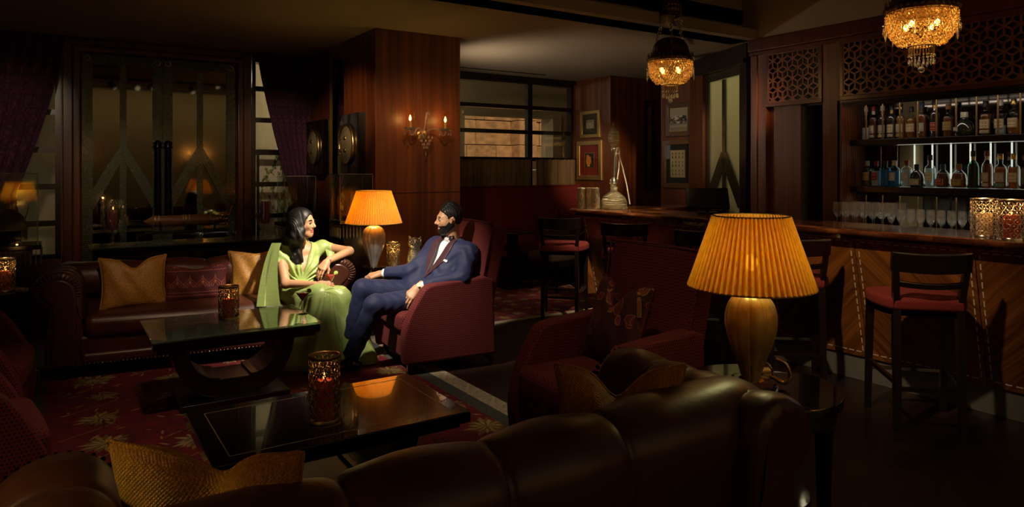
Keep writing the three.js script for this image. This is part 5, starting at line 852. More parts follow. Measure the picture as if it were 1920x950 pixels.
// ------------------------------------------------------------ crystal wall sconces
const bulbM = SM({ color: 0x000000, emissive: lin(1, 0.5, 0.12), emissiveIntensity: 9 });
function sconce(label, pos, turn, I) {
  const t = thing('wall_sconce', label, 'wall lamp', pos, turn), gl = PM({ color: lin(1, 0.93, 0.8), transmission: 1, roughness: 0.02, thickness: 0, ior: 1.5 });
  t.scale.setScalar(1.22);
  part('back_plate', L([[0, 0.02], [0.03, 0.018], [0.045, 0.008], [0.05, 0]], 24).rotateX(PI / 2).translate(0, -0.06, 0), brass, t);
  part('scroll', TB([[0, -0.06, 0.015], [0, 0.02, 0.06], [0.005, 0.10, 0.07], [0.02, 0.125, 0.07], [0.03, 0.10, 0.07]], 0.007, 30, 8), crystal, t);
  for (const s of [-1, 1]) {
    const ax = s * 0.155, a = part('arm', TB([[0, -0.05, 0.02], [s * 0.05, -0.01, 0.07], [s * 0.09, -0.015, 0.10], [s * 0.13, -0.06, 0.11], [ax, -0.05, 0.11], [ax, -0.02, 0.11]], 0.006, 40, 8), crystal, t);
    part('drip_dish', L([[0, -0.025], [0.03, -0.022], [0.05, -0.01], [0.052, -0.006], [0.03, -0.016], [0, -0.018]], 24, ax, 0, 0.11), crystal, a);
    part('candle_sleeve', C(0.012, 0.013, 0.06, ax, 0.012, 0.11, 14), SM({ color: lin(0.35, 0.25, 0.1), roughness: 0.4, metalness: 0.6 }), a); part('bulb', L([[0, 0], [0.008, 0.008], [0.010, 0.02], [0.005, 0.04], [0, 0.05]], 12, ax, 0.045, 0.11), bulbM, a);
    part('glass_shade', L([[0.02, 0], [0.03, 0.01], [0.034, 0.05], [0.034, 0.10], [0.045, 0.125], [0.05, 0.13]], 28, ax, 0.0, 0.11), gl, a);
    const g = []; for (let i = 0; i < 9; i++) { const q = i / 9 * 6.283; g.push(OCT(0.007, ax + cos(q) * 0.048, -0.022, 0.11 + sin(q) * 0.048), OCT(0.008, ax + cos(q) * 0.048, -0.05, 0.11 + sin(q) * 0.048, [0.7, 2, 0.7])); } part('crystal_drops', g, crystal, a).userData.kind = 'stuff';
    const p = new THREE.PointLight(lin(1, 0.5, 0.15), I); p.position.copy(V(ax, 0.07, 0.11).multiplyScalar(1.22).applyAxisAngle(V(0, 1, 0), turn).add(V(...pos))); p.castShadow = true; p.shadow.radius = 0.5; scene.add(p);
  }
  const g = []; for (let r = 0; r < 4; r++) for (let i = 0; i < 8; i++) { const q = i / 8 * 6.283 + r * 0.4, R = 0.055 - r * 0.013; g.push(OCT(0.009, cos(q) * R, -0.075 - r * 0.028, 0.07 + sin(q) * R, [0.8, 1.5, 0.8])); } g.push(OCT(0.012, 0, -0.21, 0.07, [0.8, 2, 0.8])); part('crystal_cluster', g, crystal, t).userData.kind = 'stuff'; return t;
}
{ const q = pix(791, 240, { z: CZ0 }); sconce('two-armed crystal wall sconce on the wood column', [q[0], q[1], CZ0 + 0.002], 0, 0.05); }
[[0.2, 'beside the entrance corner'], [3.0, 'facing the mirrored door'], [5.6, 'by the bar']].forEach(([x, w]) => sconce(`out-of-view two-armed crystal wall sconce on the cream rear wall ${w}`, [x, 1.85, 2.998], PI, 0.12));  // sconces out of view behind the camera, placed to light the rear wall
// ------------------------------------------------------------ chandeliers
function chandelier(label, x, z, I) {
  const t = thing('crystal_chandelier', label, 'chandelier', [x, 2.12, z], 0.3, 'amber-lit crystal chandeliers over the bar'), bronzeM = SM({ color: lin(0.16, 0.085, 0.03), roughness: 0.42, metalness: 1, bumpMap: dataTex(128, 128, (u, v) => { const a = abs(sin(u * PI * 24)) * abs(sin(v * PI * 8)); return [a, a, a]; }, false), bumpScale: 0.008 }), beads = glowTintCrystal;
  part('rod', C(0.008, 0.008, 0.55, 0, 1.1, 0, 10), oldBrass, t); part('canopy_drum', L([[0.02, 0.95], [0.09, 0.93], [0.105, 0.9], [0.105, 0.82], [0.1, 0.80]], 32), bronzeM, t);
  const cg = []; for (let i = 0; i < 22; i++) { const a = i / 22 * 6.283; cg.push(OCT(0.009, cos(a) * 0.105, 0.785, sin(a) * 0.105), OCT(0.012, cos(a) * 0.105, 0.745, sin(a) * 0.105, [0.6, 2.2, 0.6])); } part('canopy_crystals', cg, crystal, t).userData.kind = 'stuff';
  for (let k = 0; k < 3; k++) { const a = k * 2.094 + 0.5, ch = []; for (let j = 0; j < 13; j++) { const f = j / 12, R = lerp(0.085, 0.16, f), y = lerp(0.78, 0.52, f); ch.push(TOR(0.011, 0.0028, cos(a) * R, y, sin(a) * R, [0, j % 2 * 1.57 + a, 0.4], 5, 9)); } part('chain', ch, oldBrass, t); part('chain_crystal', [SP(0.017, cos(a) * 0.1, 0.70, sin(a) * 0.1, 10, 8), SP(0.017, cos(a) * 0.112, 0.66, sin(a) * 0.112, 10, 8)], crystal, t).userData.kind = 'stuff'; }
  part('dome', L([[0.02, 0.605], [0.07, 0.60], [0.12, 0.575], [0.155, 0.53], [0.17, 0.47], [0.185, 0.43], [0.205, 0.42], [0.207, 0.385], [0.20, 0.38], [0.198, 0.415], [0.165, 0.46], [0.15, 0.525], [0.115, 0.565], [0.02, 0.595]], 48), bronzeM, t, 'dark pierced bronze dome');
  const gal = []; for (let i = 0; i < 36; i++) { const a = i / 36 * 6.283; gal.push(tf(OCT(0.018, 0, 0, 0, [0.7, 1.4, 0.25]), [0, 0, 0.205]).applyMatrix4(new THREE.Matrix4().makeRotationY(a)).translate(0, 0.44, 0)); } part('gallery', gal, bronzeM, t).userData.kind = 'stuff';
  const st = []; for (let i = 0; i < 34; i++) { const a = i / 34 * 6.283; st.push(SP(0.010, cos(a) * 0.209, 0.402, sin(a) * 0.209, 10, 8)); } part('stud_ring', st, beads, t).userData.kind = 'stuff';
  const g = []; // bead curtain
  for (let r = 0; r < 10; r++) for (let i = 0; i < 50; i++) { const a = (i + (r % 2) * 0.5) / 50 * 6.283, R = 0.20 - 0.003 * r - (r > 6 ? (r - 6) * 0.012 : 0), sw = (i % 3) * 0.004; g.push(OCT(r % 3 === 1 ? 0.0128 : 0.0112, cos(a) * R, 0.368 - r * 0.0195 - sw, sin(a) * R, [0.9, r % 2 ? 1.2 : 0.9, 0.9], 0)); } part('bead_curtain', g, beads, t, 'crystal beads tinted for their amber glow').userData.kind = 'stuff';
  const hooks = []; for (let i = 0; i < 18; i++) { const a = i / 18 * 6.283; hooks.push(TOR(0.013, 0.003, cos(a) * 0.203, 0.372, sin(a) * 0.203, [0, PI / 2 - a, 0], 5, 10)); } part('hooks', hooks, brass, t).userData.kind = 'stuff';
  const sp = []; for (let i = 0; i < 18; i++) { const a = i / 18 * 6.283, lo = i % 3 === 0 ? 0.11 : 0.06; sp.push(L([[0, 0], [0.006, lo * 0.3], [0.0065, lo * 0.5], [0.003, lo], [0, lo + 0.005]], 6, cos(a) * 0.212, 0.30 - lo, sin(a) * 0.212), OCT(0.008, cos(a) * 0.212, 0.315, sin(a) * 0.212)); } part('spear_drops', sp, crystal, t).userData.kind = 'stuff';
  part('frame_ring', TOR(0.185, 0.005, 0, 0.375, 0), oldBrass, t); part('basket_ring', TOR(0.075, 0.005, 0, 0.165, 0), oldBrass, t); const bars = []; for (let i = 0; i < 26; i++) { const a = i / 26 * 6.283; bars.push(C(0.0028, 0.0028, 0.05, cos(a) * 0.073, 0.14, sin(a) * 0.073, 5)); } part('basket_bars', bars, oldBrass, t).userData.kind = 'stuff';
  const lo = []; for (let i = 0; i < 18; i++) { const a = i / 18 * 6.283; lo.push(OCT(0.009, cos(a) * 0.072, 0.105, sin(a) * 0.072), OCT(0.0115, cos(a) * 0.07, 0.066, sin(a) * 0.07, [0.7, 2, 0.7])); } for (let i = 0; i < 7; i++) { const a = i / 7 * 6.283; lo.push(OCT(0.011, cos(a) * 0.035, 0.05, sin(a) * 0.035, [0.7, 1.8, 0.7])); } part('lower_drops', lo, crystal, t).userData.kind = 'stuff'; part('finial_ball', SP(0.02, 0, 0.018, 0, 16, 12), crystal, t);
  for (let k = 0; k < 4; k++) { const a = k * PI / 2 + 0.4; part('bulb', SP(0.016, cos(a) * 0.10, 0.30, sin(a) * 0.10, 12, 9, [1, 1.4, 1]), bulbM, t); const p = new THREE.PointLight(lin(1, 0.55, 0.16), I); p.position.set(x + cos(a - 0.3) * 0.10, 2.12 + 0.30, z + sin(a - 0.3) * 0.10); p.castShadow = true; p.shadow.radius = 0.8; scene.add(p); }
  return t;
}
chandelier('amber-lit crystal chandelier hanging over the hookah end of the bar', 4.75, -4.58, 0.10); chandelier('amber-lit crystal chandelier hanging in front of the fretwork and bottle shelves', 4.60, -2.27, 0.10);
// ------------------------------------------------------------ curtains
const velvet = PM({ map: dataTex(256, 256, (u, v) => { const a = fbm(u, v, 30, 30, 4, 401), s = a > 0.56 ? 1.7 : 1; return [0.20 * s, 0.085 * s, 0.155 * s]; }, true, [2, 2]), roughness: 0.75, sheen: 0.5, sheenColor: lin(0.3, 0.12, 0.25), boxuv: 1 });
function drape(label, top, tie, bot, z, folds, yT, yTie, yB, name = 'plum_curtain', m = velvet) { // [x0,x1] at top, at the tie and at the bottom
  const nu = folds * 14, nv = 46, pos = [], idx = [];
  for (const side of [0, 1]) for (let j = 0; j <= nv; j++) for (let i = 0; i <= nu; i++) {
    const f = j / nv, y = lerp(yT, yB, f), u = i / nu, k = y > yTie ? pow((yT - y) / (yT - yTie), 1.35) : 1 - pow((yTie - y) / max(0.01, yTie - yB), 0.8), A = y > yTie ? top : bot, x0 = lerp(A[0], tie[0], k), x1 = lerp(A[1], tie[1], k);
    const amp = 0.045 * (1 - 0.35 * k), ph = u * folds * 2 * PI + 0.5 * sin(u * 7 + f * 2); pos.push(lerp(x0, x1, u) + 0.012 * sin(ph * 2 + f * 3), y, z + amp * sin(ph) + 0.03 * k + side * 0.006);
  }
  const N = nu + 1, K = N * (nv + 1); for (const s of [0, 1]) for (let j = 0; j < nv; j++) for (let i = 0; i < nu; i++) { const a = s * K + j * N + i; s ? idx.push(a, a + N, a + 1, a + 1, a + N, a + N + 1) : idx.push(a, a + 1, a + N, a + 1, a + N + 1, a + N); }
  const g = new THREE.BufferGeometry(); g.setAttribute('position', new THREE.Float32BufferAttribute(pos, 3)); g.setIndex(idx); g.computeVertexNormals(); return one(name, label, 'curtain', clean(g), m);
}
const zc = ZW + 0.13;
drape('plum velvet curtain swept aside beside the mirrored door surround', [-1.2, 0.04], [-1.15, -0.35], [-1.15, -0.25], zc, 11, 2.84, 1.25, 0.02);
drape('plum velvet curtain swept towards the fin wall with a shield', [1.90, 2.49], [2.28, 2.50], [2.25, 2.50], zc, 7, 2.84, 1.15, 0.02);
drape('plum velvet curtain showing between the fin wall and the column', [2.60, 3.3], [2.58, 2.85], [2.58, 2.9], zc, 8, 2.84, 1.15, 0.02);
{ // cafe curtain on a rod
  const m = PM({ map: dataTex(128, 128, (u, v) => { const a = 0.7 + 0.5 * fbm(u, v, 30, 6, 3, 5); return [0.42 * a, 0.34 * a, 0.22 * a]; }, true, [3, 1]), roughness: 0.8, transmission: 0.25, thickness: 0 });
  const t = thing('cafe_curtain', 'short gathered taupe curtain on a rod across the wide window', 'curtain', [0, 0, 0]); part('curtain_rod', C(0.011, 0.011, 2.08, 5.55, 1.66, ZW + 0.05, 12, [0, 0, PI / 2]), blackMetal, t);
  for (const [a, b] of [[4.52, 5.76], [5.84, 6.58]]) { const nu = 220, pos = [], idx = []; for (let j = 0; j <= 12; j++) for (let i = 0; i <= nu; i++) { const u = i / nu, f = j / 12, ph = u * (b - a) * 75 + 1.4 * sin(u * 23); pos.push(lerp(a, b, u) + 0.006 * sin(ph * 0.7 + f * 2), lerp(1.665, 1.255, f), ZW + 0.05 + (0.010 + 0.014 * f) * sin(ph + 0.6 * f)); } for (let j = 0; j < 12; j++) for (let i = 0; i < nu; i++) { const q = j * (nu + 1) + i; idx.push(q, q + 1, q + nu + 1, q + 1, q + nu + 2, q + nu + 1); } const g = new THREE.BufferGeometry(); g.setAttribute('position', new THREE.Float32BufferAttribute(pos, 3)); g.setIndex(idx); g.computeVertexNormals(); part('gathered_cloth', g, m, t); }
}
{ // printed linen screens standing outside the windows by the curtains
  const m = SM({ roughness: 0.9, map: canvasTex(256, 512, (c, w, h) => { c.fillStyle = '#d9d2b4'; c.fillRect(0, 0, w, h); for (let i = 0; i < 26; i++) { c.strokeStyle = ['#5d6a3c', '#6d5a30', '#7c8552'][i % 3]; c.fillStyle = c.strokeStyle; c.lineWidth = 4; let x = rnd() * w, y = rnd() * h; c.beginPath(); c.moveTo(x, y); for (let k = 0; k < 4; k++) { x += (rnd() - 0.5) * 60; y -= 14 + rnd() * 18; c.lineTo(x, y); c.ellipse(x, y, 10, 5, rnd() * 3, 0, 7); } c.stroke(); c.beginPath(); c.ellipse(x, y, 9, 6, 1, 0, 7); c.fill(); } }) });
  const pn = (label, x, z, w) => { const t = thing('linen_screen', label, 'screen panel', [x, 0, z], 0); part('printed_linen', RB(w, 1.25, 0.02, 0.004, 0, 1.10, 0), m, t); part('wooden_frame', [B(0.03, 1.75, 0.03, -w / 2, 0.875, 0), B(0.03, 1.75, 0.03, w / 2, 0.875, 0), B(w, 0.03, 0.03, 0, 1.735, 0), B(w, 0.03, 0.03, 0, 0.47, 0)], darkWood, t); return t; };
  pn('white linen screen printed with green foliage outside the narrow window', 2.26, -8.85, 0.42); pn('white linen screen printed with green foliage outside the window behind the column', 3.0, -8.95, 0.5);
}
// ------------------------------------------------------------ framed pictures
{
  const frame = (name, label, cx, cy, cz, w, h, fw, fm, mat, matW, art, turn = -PI / 2) => {
    const t = thing(name, label, 'picture', [cx, cy, cz], turn), pr = [[-w / 2, -h / 2], [w / 2, -h / 2], [w / 2, h / 2], [-w / 2, h / 2]], iw = w / 2 - fw, ih = h / 2 - fw, inn = [[-iw, -ih], [-iw, ih], [iw, ih], [iw, -ih]];
    part('frame', EX(pr, 0.02, 0.008, [inn]), fm, t); part('mount', B(iw * 2, ih * 2, 0.006, 0, 0, 0.006), mat, t); const aw = iw - matW, ah = ih - matW; part('fillet', EX([[-aw - 0.008, -ah - 0.008], [aw + 0.008, -ah - 0.008], [aw + 0.008, ah + 0.008], [-aw - 0.008, ah + 0.008]], 0.004, 0.001, [[[-aw, -ah], [-aw, ah], [aw, ah], [aw, -ah]]]).translate(0, 0, 0.009), brass, t); part('print', B(aw * 2, ah * 2, 0.003, 0, 0, 0.0105), art, t); part('glazing', B(iw * 2, ih * 2, 0.002, 0, 0, 0.018), pane, t); return t;
  };
  const art = (draw) => SM({ roughness: 0.8, map: canvasTex(256, 256, draw) }), giltF = SM({ color: lin(0.50, 0.32, 0.12), roughness: 0.38, metalness: 0.85 }), woodF = PM({ color: lin(0.10, 0.05, 0.02), roughness: 0.35, clearcoat: 0.4 });
  const cloth = (r, g, b) => SM({ map: dataTex(64, 64, (u, v) => { const a = 0.8 + 0.4 * vnoise(u * 32, v * 32, 32, 32, 3); return [r * a, g * a, b * a]; }, true, [3, 3]), roughness: 0.9 });
  const sketch = art((c, w, h) => { c.fillStyle = '#cfc6ae'; c.fillRect(0, 0, w, h); for (let i = 0; i < 160; i++) { c.fillStyle = ['#3a3a36', '#6a675c', '#8f8a7a'][i % 3]; c.beginPath(); c.ellipse(rnd() * w, rnd() * h, 4 + rnd() * 16, 3 + rnd() * 9, rnd() * 3, 0, 7); c.fill(); } });
  const bird = art((c, w, h) => { c.fillStyle = '#15130f'; c.fillRect(0, 0, w, h); c.fillStyle = '#d98218'; c.beginPath(); c.ellipse(105, 140, 74, 88, 0, 0, 7); c.fill(); c.beginPath(); c.ellipse(80, 60, 40, 34, 0, 0, 7); c.fill(); c.strokeStyle = '#9a8f7a'; c.lineWidth = 9; c.beginPath(); c.moveTo(165, 60); c.lineTo(205, 225); c.stroke(); c.fillStyle = '#e6a030'; c.fillRect(60, 224, 90, 16); });
  const land = art((c, w, h) => { c.fillStyle = '#b9b3a0'; c.fillRect(0, 0, w, h); c.fillStyle = '#8f8a7b'; c.fillRect(0, 150, w, 106); for (let i = 0; i < 90; i++) { c.fillStyle = ['#33322e', '#55534b', '#77746a', '#dcd6c4'][i % 4]; c.beginPath(); c.ellipse(rnd() * w, 90 + rnd() * 80, 6 + rnd() * 22, 4 + rnd() * 12, 0, 0, 7); c.fill(); } c.fillStyle = '#a9a495'; c.fillRect(0, 190, w, 24); });
  const figs = art((c, w, h) => { c.fillStyle = '#a79d80'; c.fillRect(0, 0, w, h); c.fillStyle = '#3b382e'; for (let j = 0; j < 3; j++) for (let i = 0; i < 4; i++) { const x = 34 + i * 62, y = 48 + j * 82; c.beginPath(); c.arc(x, y - 20, 9, 0, 7); c.fill(); c.beginPath(); c.moveTo(x, y - 12); c.lineTo(x + 16 - i * 3, y + 26); c.lineTo(x - 14 + j * 3, y + 26); c.fill(); } });
  frame('framed_picture', 'small gilt-framed sketch in a wide grey-green mount', 6.612, 2.175, -7.975, 0.44, 0.39, 0.04, giltF, cloth(0.17, 0.16, 0.12), 0.10, sketch); frame('framed_picture', 'gilt-framed orange bird on black in a red mount', 6.612, 1.64, -7.995, 0.56, 0.57, 0.055, giltF, cloth(0.50, 0.09, 0.07), 0.125, bird);
  frame('framed_picture', 'brown-framed black and white landscape above another picture', 6.687, 2.145, -6.29, 0.43, 0.42, 0.05, woodF, cloth(0.62, 0.56, 0.42), 0.015, land); frame('framed_picture', 'dark-framed print of small figures below the landscape', 6.687, 1.575, -6.31, 0.51, 0.61, 0.05, woodF, cloth(0.10, 0.12, 0.10), 0.085, figs);
}
// ------------------------------------------------------------ dining corner under the wide window
{
  const t = thing('banquette', 'long dark red banquette below the wide window', 'banquette', [5.42, 0, -8.06]); part('backrest', RB(2.3, 0.86, 0.14, 0.03, 0, 0.84, -0.14, [-0.06, 0, 0]), redPlain, t); part('seat_cushion', puff(2.3, 0.14, 0.55, 0.04, 0, 0.41, 0.16, 0.015), redPlain, t); part('base', RB(2.26, 0.33, 0.5, 0.01, 0, 0.17, 0.12), darkWood, t); part('top_piping', C(0.012, 0.012, 2.26, 0, 1.268, -0.09, 8, [0, 0, PI / 2]), redPlain, t);
  makePillow('red_cushion', 'plain red cushion on the banquette, standing nearer the corner', [0.42, 0.42, 0.14, 0.05], redPlain, redPlain, [6.30, 0.50, -7.95], -0.2, -0.2); makePillow('red_cushion', 'plain red cushion on the banquette, standing nearer the bistro table', [0.42, 0.42, 0.14, 0.05], redPlain, redPlain, [5.88, 0.50, -7.97], 0.1, -0.2);
  const b = thing('bistro_table', 'small dark pedestal table before the banquette', 'table', [4.86, 0, -7.42]); part('table_top', L([[0, 0.70], [0.30, 0.70], [0.31, 0.712], [0.30, 0.725], [0, 0.725]], 40), darkWoodFlat, b); part('pedestal', RB(0.11, 0.66, 0.11, 0.01, 0, 0.37, 0), darkWood, b); part('foot', RB(0.42, 0.04, 0.42, 0.01, 0, 0.02, 0), darkWood, b);
  const tc = thing('tub_chair', 'taupe upholstered tub chair facing the banquette', 'chair', [5.20, 0, -6.98], PI + 0.15), taupe = SM({ map: dataTex(128, 128, (u, v) => { const a = 0.8 + 0.4 * vnoise(u * 50, v * 50, 50, 50, 5); return [0.30 * a, 0.23 * a, 0.17 * a]; }, true, [4, 4]), roughness: 0.85, boxuv: 1 });
  const bk = [], n = 26; const o = [], i2 = []; for (let k = 0; k <= n; k++) { const a = PI + 0.25 + (PI - 0.5) * k / n; o.push([cos(a) * 0.30, sin(a) * 0.27]); i2.push([cos(a) * 0.255, sin(a) * 0.225]); } part('curved_back', tf(EX([...o, ...i2.reverse()], 0.27, 0.012), [0, 0.76, 0.02], [PI / 2, 0, 0]), taupe, tc); part('seat', puff(0.48, 0.12, 0.48, 0.05, 0, 0.42, 0.02, 0.02), taupe, tc); part('seat_frame', RB(0.46, 0.06, 0.46, 0.01, 0, 0.335, 0.02), darkWood, tc);
  for (const sx of [-1, 1]) { part('leg', TAPER([sx * 0.2, 0.34, 0.2], [sx * 0.21, 0.009, 0.21], 0.045, 0.045, 0.03, 0.03), darkWood, tc); part('leg', TAPER([sx * 0.19, 0.50, -0.18], [sx * 0.2, 0.009, -0.24], 0.045, 0.045, 0.03, 0.03), darkWood, tc); }
  const rc = thing('red_armchair', 'small red armchair with curved dark arms beside the pictures', 'chair', [5.96, 0, -7.2], -PI / 2 - 0.4); part('seat', puff(0.5, 0.12, 0.5, 0.05, 0, 0.43, 0, 0.02), redPlain, rc); part('backrest', RB(0.48, 0.42, 0.09, 0.03, 0, 0.70, -0.24, [-0.15, 0, 0]), redPlain, rc); for (const sx of [-1, 1]) { part('arm', TB([[sx * 0.26, 0.5, 0.24], [sx * 0.28, 0.64, 0.24], [sx * 0.28, 0.70, 0.1], [sx * 0.27, 0.72, -0.1], [sx * 0.25, 0.80, -0.28]], 0.018, 30, 8), darkWood, rc); part('leg', TAPER([sx * 0.23, 0.4, 0.22], [sx * 0.24, 0, 0.23], 0.04, 0.04, 0.03, 0.03), darkWood, rc); part('leg', TAPER([sx * 0.22, 0.4, -0.22], [sx * 0.23, 0, -0.27], 0.04, 0.04, 0.03, 0.03), darkWood, rc); }
}
// ------------------------------------------------------------ distance fields for the two people
// points below are given as (u, y, v): u = x, v = -z
const W3 = (u, y, v) => [u, y, -v];
function polygonize(sdf, lo, hi, cell) {
  const nx = Math.ceil((hi[0] - lo[0]) / cell) + 1, ny = Math.ceil((hi[1] - lo[1]) / cell) + 1, nz = Math.ceil((hi[2] - lo[2]) / cell) + 1, F = new Float32Array(nx * ny * nz), BS = 8, rad = BS * cell * 0.87 + cell;
  for (let bz = 0; bz < nz; bz += BS) for (let by = 0; by < ny; by += BS) for (let bx = 0; bx < nx; bx += BS) {
    const c = sdf(lo[0] + (bx + BS / 2) * cell, lo[1] + (by + BS / 2) * cell, lo[2] + (bz + BS / 2) * cell), skip = abs(c) > rad * 1.5 + 0.02;
    for (let z = bz; z < min(bz + BS, nz); z++) for (let y = by; y < min(by + BS, ny); y++) for (let x = bx; x < min(bx + BS, nx); x++) F[(z * ny + y) * nx + x] = skip ? c : sdf(lo[0] + x * cell, lo[1] + y * cell, lo[2] + z * cell);
  }
  const id = new Int32Array(nx * ny * nz).fill(-1), pos = [], idx = [], at = (x, y, z) => (z * ny + y) * nx + x, E = [[0, 1], [0, 2], [0, 4], [1, 3], [1, 5], [2, 3], [2, 6], [3, 7], [4, 5], [4, 6], [5, 7], [6, 7]], v = new Float32Array(8);
  for (let z = 0; z < nz - 1; z++) for (let y = 0; y < ny - 1; y++) for (let x = 0; x < nx - 1; x++) {
    let m = 0; for (let k = 0; k < 8; k++) { v[k] = F[at(x + (k & 1), y + (k >> 1 & 1), z + (k >> 2))]; if (v[k] < 0) m |= 1 << k; } if (m === 0 || m === 255) continue;
    let sx = 0, sy = 0, sz = 0, n = 0; for (const [a, b] of E) if ((v[a] < 0) !== (v[b] < 0)) { const t = v[a] / (v[a] - v[b]); sx += (a & 1) + t * ((b & 1) - (a & 1)); sy += (a >> 1 & 1) + t * ((b >> 1 & 1) - (a >> 1 & 1)); sz += (a >> 2) + t * ((b >> 2) - (a >> 2)); n++; }
    id[at(x, y, z)] = pos.length / 3; pos.push(lo[0] + (x + sx / n) * cell, lo[1] + (y + sy / n) * cell, lo[2] + (z + sz / n) * cell);
  }
  const quad = (a, b, c, d, f) => { if (a < 0 || b < 0 || c < 0 || d < 0) return; f ? idx.push(a, b, c, a, c, d) : idx.push(a, c, b, a, d, c); };
  for (let z = 1; z < nz - 1; z++) for (let y = 1; y < ny - 1; y++) for (let x = 1; x < nx - 1; x++) {
    const s = F[at(x, y, z)] < 0;
    if (s !== (F[at(x + 1, y, z)] < 0)) quad(id[at(x, y - 1, z - 1)], id[at(x, y, z - 1)], id[at(x, y, z)], id[at(x, y - 1, z)], s);
    if (s !== (F[at(x, y + 1, z)] < 0)) quad(id[at(x - 1, y, z - 1)], id[at(x - 1, y, z)], id[at(x, y, z)], id[at(x, y, z - 1)], s);
    if (s !== (F[at(x, y, z + 1)] < 0)) quad(id[at(x - 1, y - 1, z)], id[at(x, y - 1, z)], id[at(x, y, z)], id[at(x - 1, y, z)], s);
  }
  const nor = new Float32Array(pos.length), e = cell * 0.5;
  for (let i = 0; i < pos.length; i += 3) { const x = pos[i], y = pos[i + 1], z = pos[i + 2]; let a = sdf(x + e, y, z) - sdf(x - e, y, z), b = sdf(x, y + e, z) - sdf(x, y - e, z), c = sdf(x, y, z + e) - sdf(x, y, z - e); const l = hypot(a, b, c) || 1; nor[i] = a / l; nor[i + 1] = b / l; nor[i + 2] = c / l; }
  const g = new THREE.BufferGeometry(); g.setAttribute('position', new THREE.Float32BufferAttribute(pos, 3)); g.setAttribute('normal', new THREE.BufferAttribute(nor, 3)); g.setIndex(idx); return clean(g);
}
const smin = (a, b, k) => { if (k <= 0) return min(a, b); const h = max(k - abs(a - b), 0) / k; return min(a, b) - h * h * k * 0.25; };
const smax = (a, b, k) => -smin(-a, -b, k);
// tapered capsule and ellipsoid
const cone = (a, b, ra, rb, k = 0.02) => { const [ax, ay, az] = a, bx = b[0] - ax, by = b[1] - ay, bz = b[2] - az, l = bx * bx + by * by + bz * bz || 1e-9; const f = (x, y, z) => { const px = x - ax, py = y - ay, pz = z - az; let t = (px * bx + py * by + pz * bz) / l; t = t < 0 ? 0 : t > 1 ? 1 : t; return hypot(px - t * bx, py - t * by, pz - t * bz) - (ra + (rb - ra) * t); }; f.k = k; f.b = [min(ax, b[0]) - max(ra, rb), max(ax, b[0]) + max(ra, rb), min(ay, b[1]) - max(ra, rb), max(ay, b[1]) + max(ra, rb), min(az, b[2]) - max(ra, rb), max(az, b[2]) + max(ra, rb)]; return f; };
const ell = (c, r, k = 0.02) => { const f = (x, y, z) => { const a = (x - c[0]) / r[0], b = (y - c[1]) / r[1], d = (z - c[2]) / r[2], k0 = hypot(a, b, d), k1 = hypot(a / r[0], b / r[1], d / r[2]); return k1 < 1e-6 ? -min(...r) : k0 * (k0 - 1) / k1; }; f.k = k; f.b = [c[0] - r[0], c[0] + r[0], c[1] - r[1], c[1] + r[1], c[2] - r[2], c[2] + r[2]]; return f; };
const uni = (list) => { const f = (x, y, z) => { let d = 1e9; for (let i = 0; i < list.length; i++) { const q = list[i](x, y, z); d = i ? smin(d, q, list[i].k ?? 0.02) : q; } return d; }; f.b = list.reduce((a, q) => q.b ? [min(a[0], q.b[0]), max(a[1], q.b[1]), min(a[2], q.b[2]), max(a[3], q.b[3]), min(a[4], q.b[4]), max(a[5], q.b[5])] : a, [9, -9, 9, -9, 9, -9]); return f; };
const meshOf = (f, cell, pad = 0.03, bb = f.b) => polygonize(f, [bb[0] - pad, bb[2] - pad, bb[4] - pad], [bb[1] + pad, bb[3] + pad, bb[5] + pad], cell);
const add3 = (a, b, s = 1) => [a[0] + b[0] * s, a[1] + b[1] * s, a[2] + b[2] * s], sub3 = (a, b) => [a[0] - b[0], a[1] - b[1], a[2] - b[2]], dot3 = (a, b) => a[0] * b[0] + a[1] * b[1] + a[2] * b[2], nrm = (a) => { const l = hypot(...a) || 1; return [a[0] / l, a[1] / l, a[2] / l]; }, crs = (a, b) => [a[1] * b[2] - a[2] * b[1], a[2] * b[0] - a[0] * b[2], a[0] * b[1] - a[1] * b[0]], mid = (a, b, t = 0.5) => [lerp(a[0], b[0], t), lerp(a[1], b[1], t), lerp(a[2], b[2], t)];
const frameOf = (o, fwd, up) => { const z = nrm(fwd), x = nrm(crs(up, z)), y = crs(z, x); const P = (a, b, c) => [o[0] + x[0] * a + y[0] * b + z[0] * c, o[1] + x[1] * a + y[1] * b + z[1] * c, o[2] + x[2] * a + y[2] * b + z[2] * c]; const Q = (px, py, pz) => { const d = [px - o[0], py - o[1], pz - o[2]]; return [dot3(d, x), dot3(d, y), dot3(d, z)]; }; return { o, x, y, z, P, Q, M: new THREE.Matrix4().makeBasis(V(...x), V(...y), V(...z)).setPosition(V(...o)) }; };
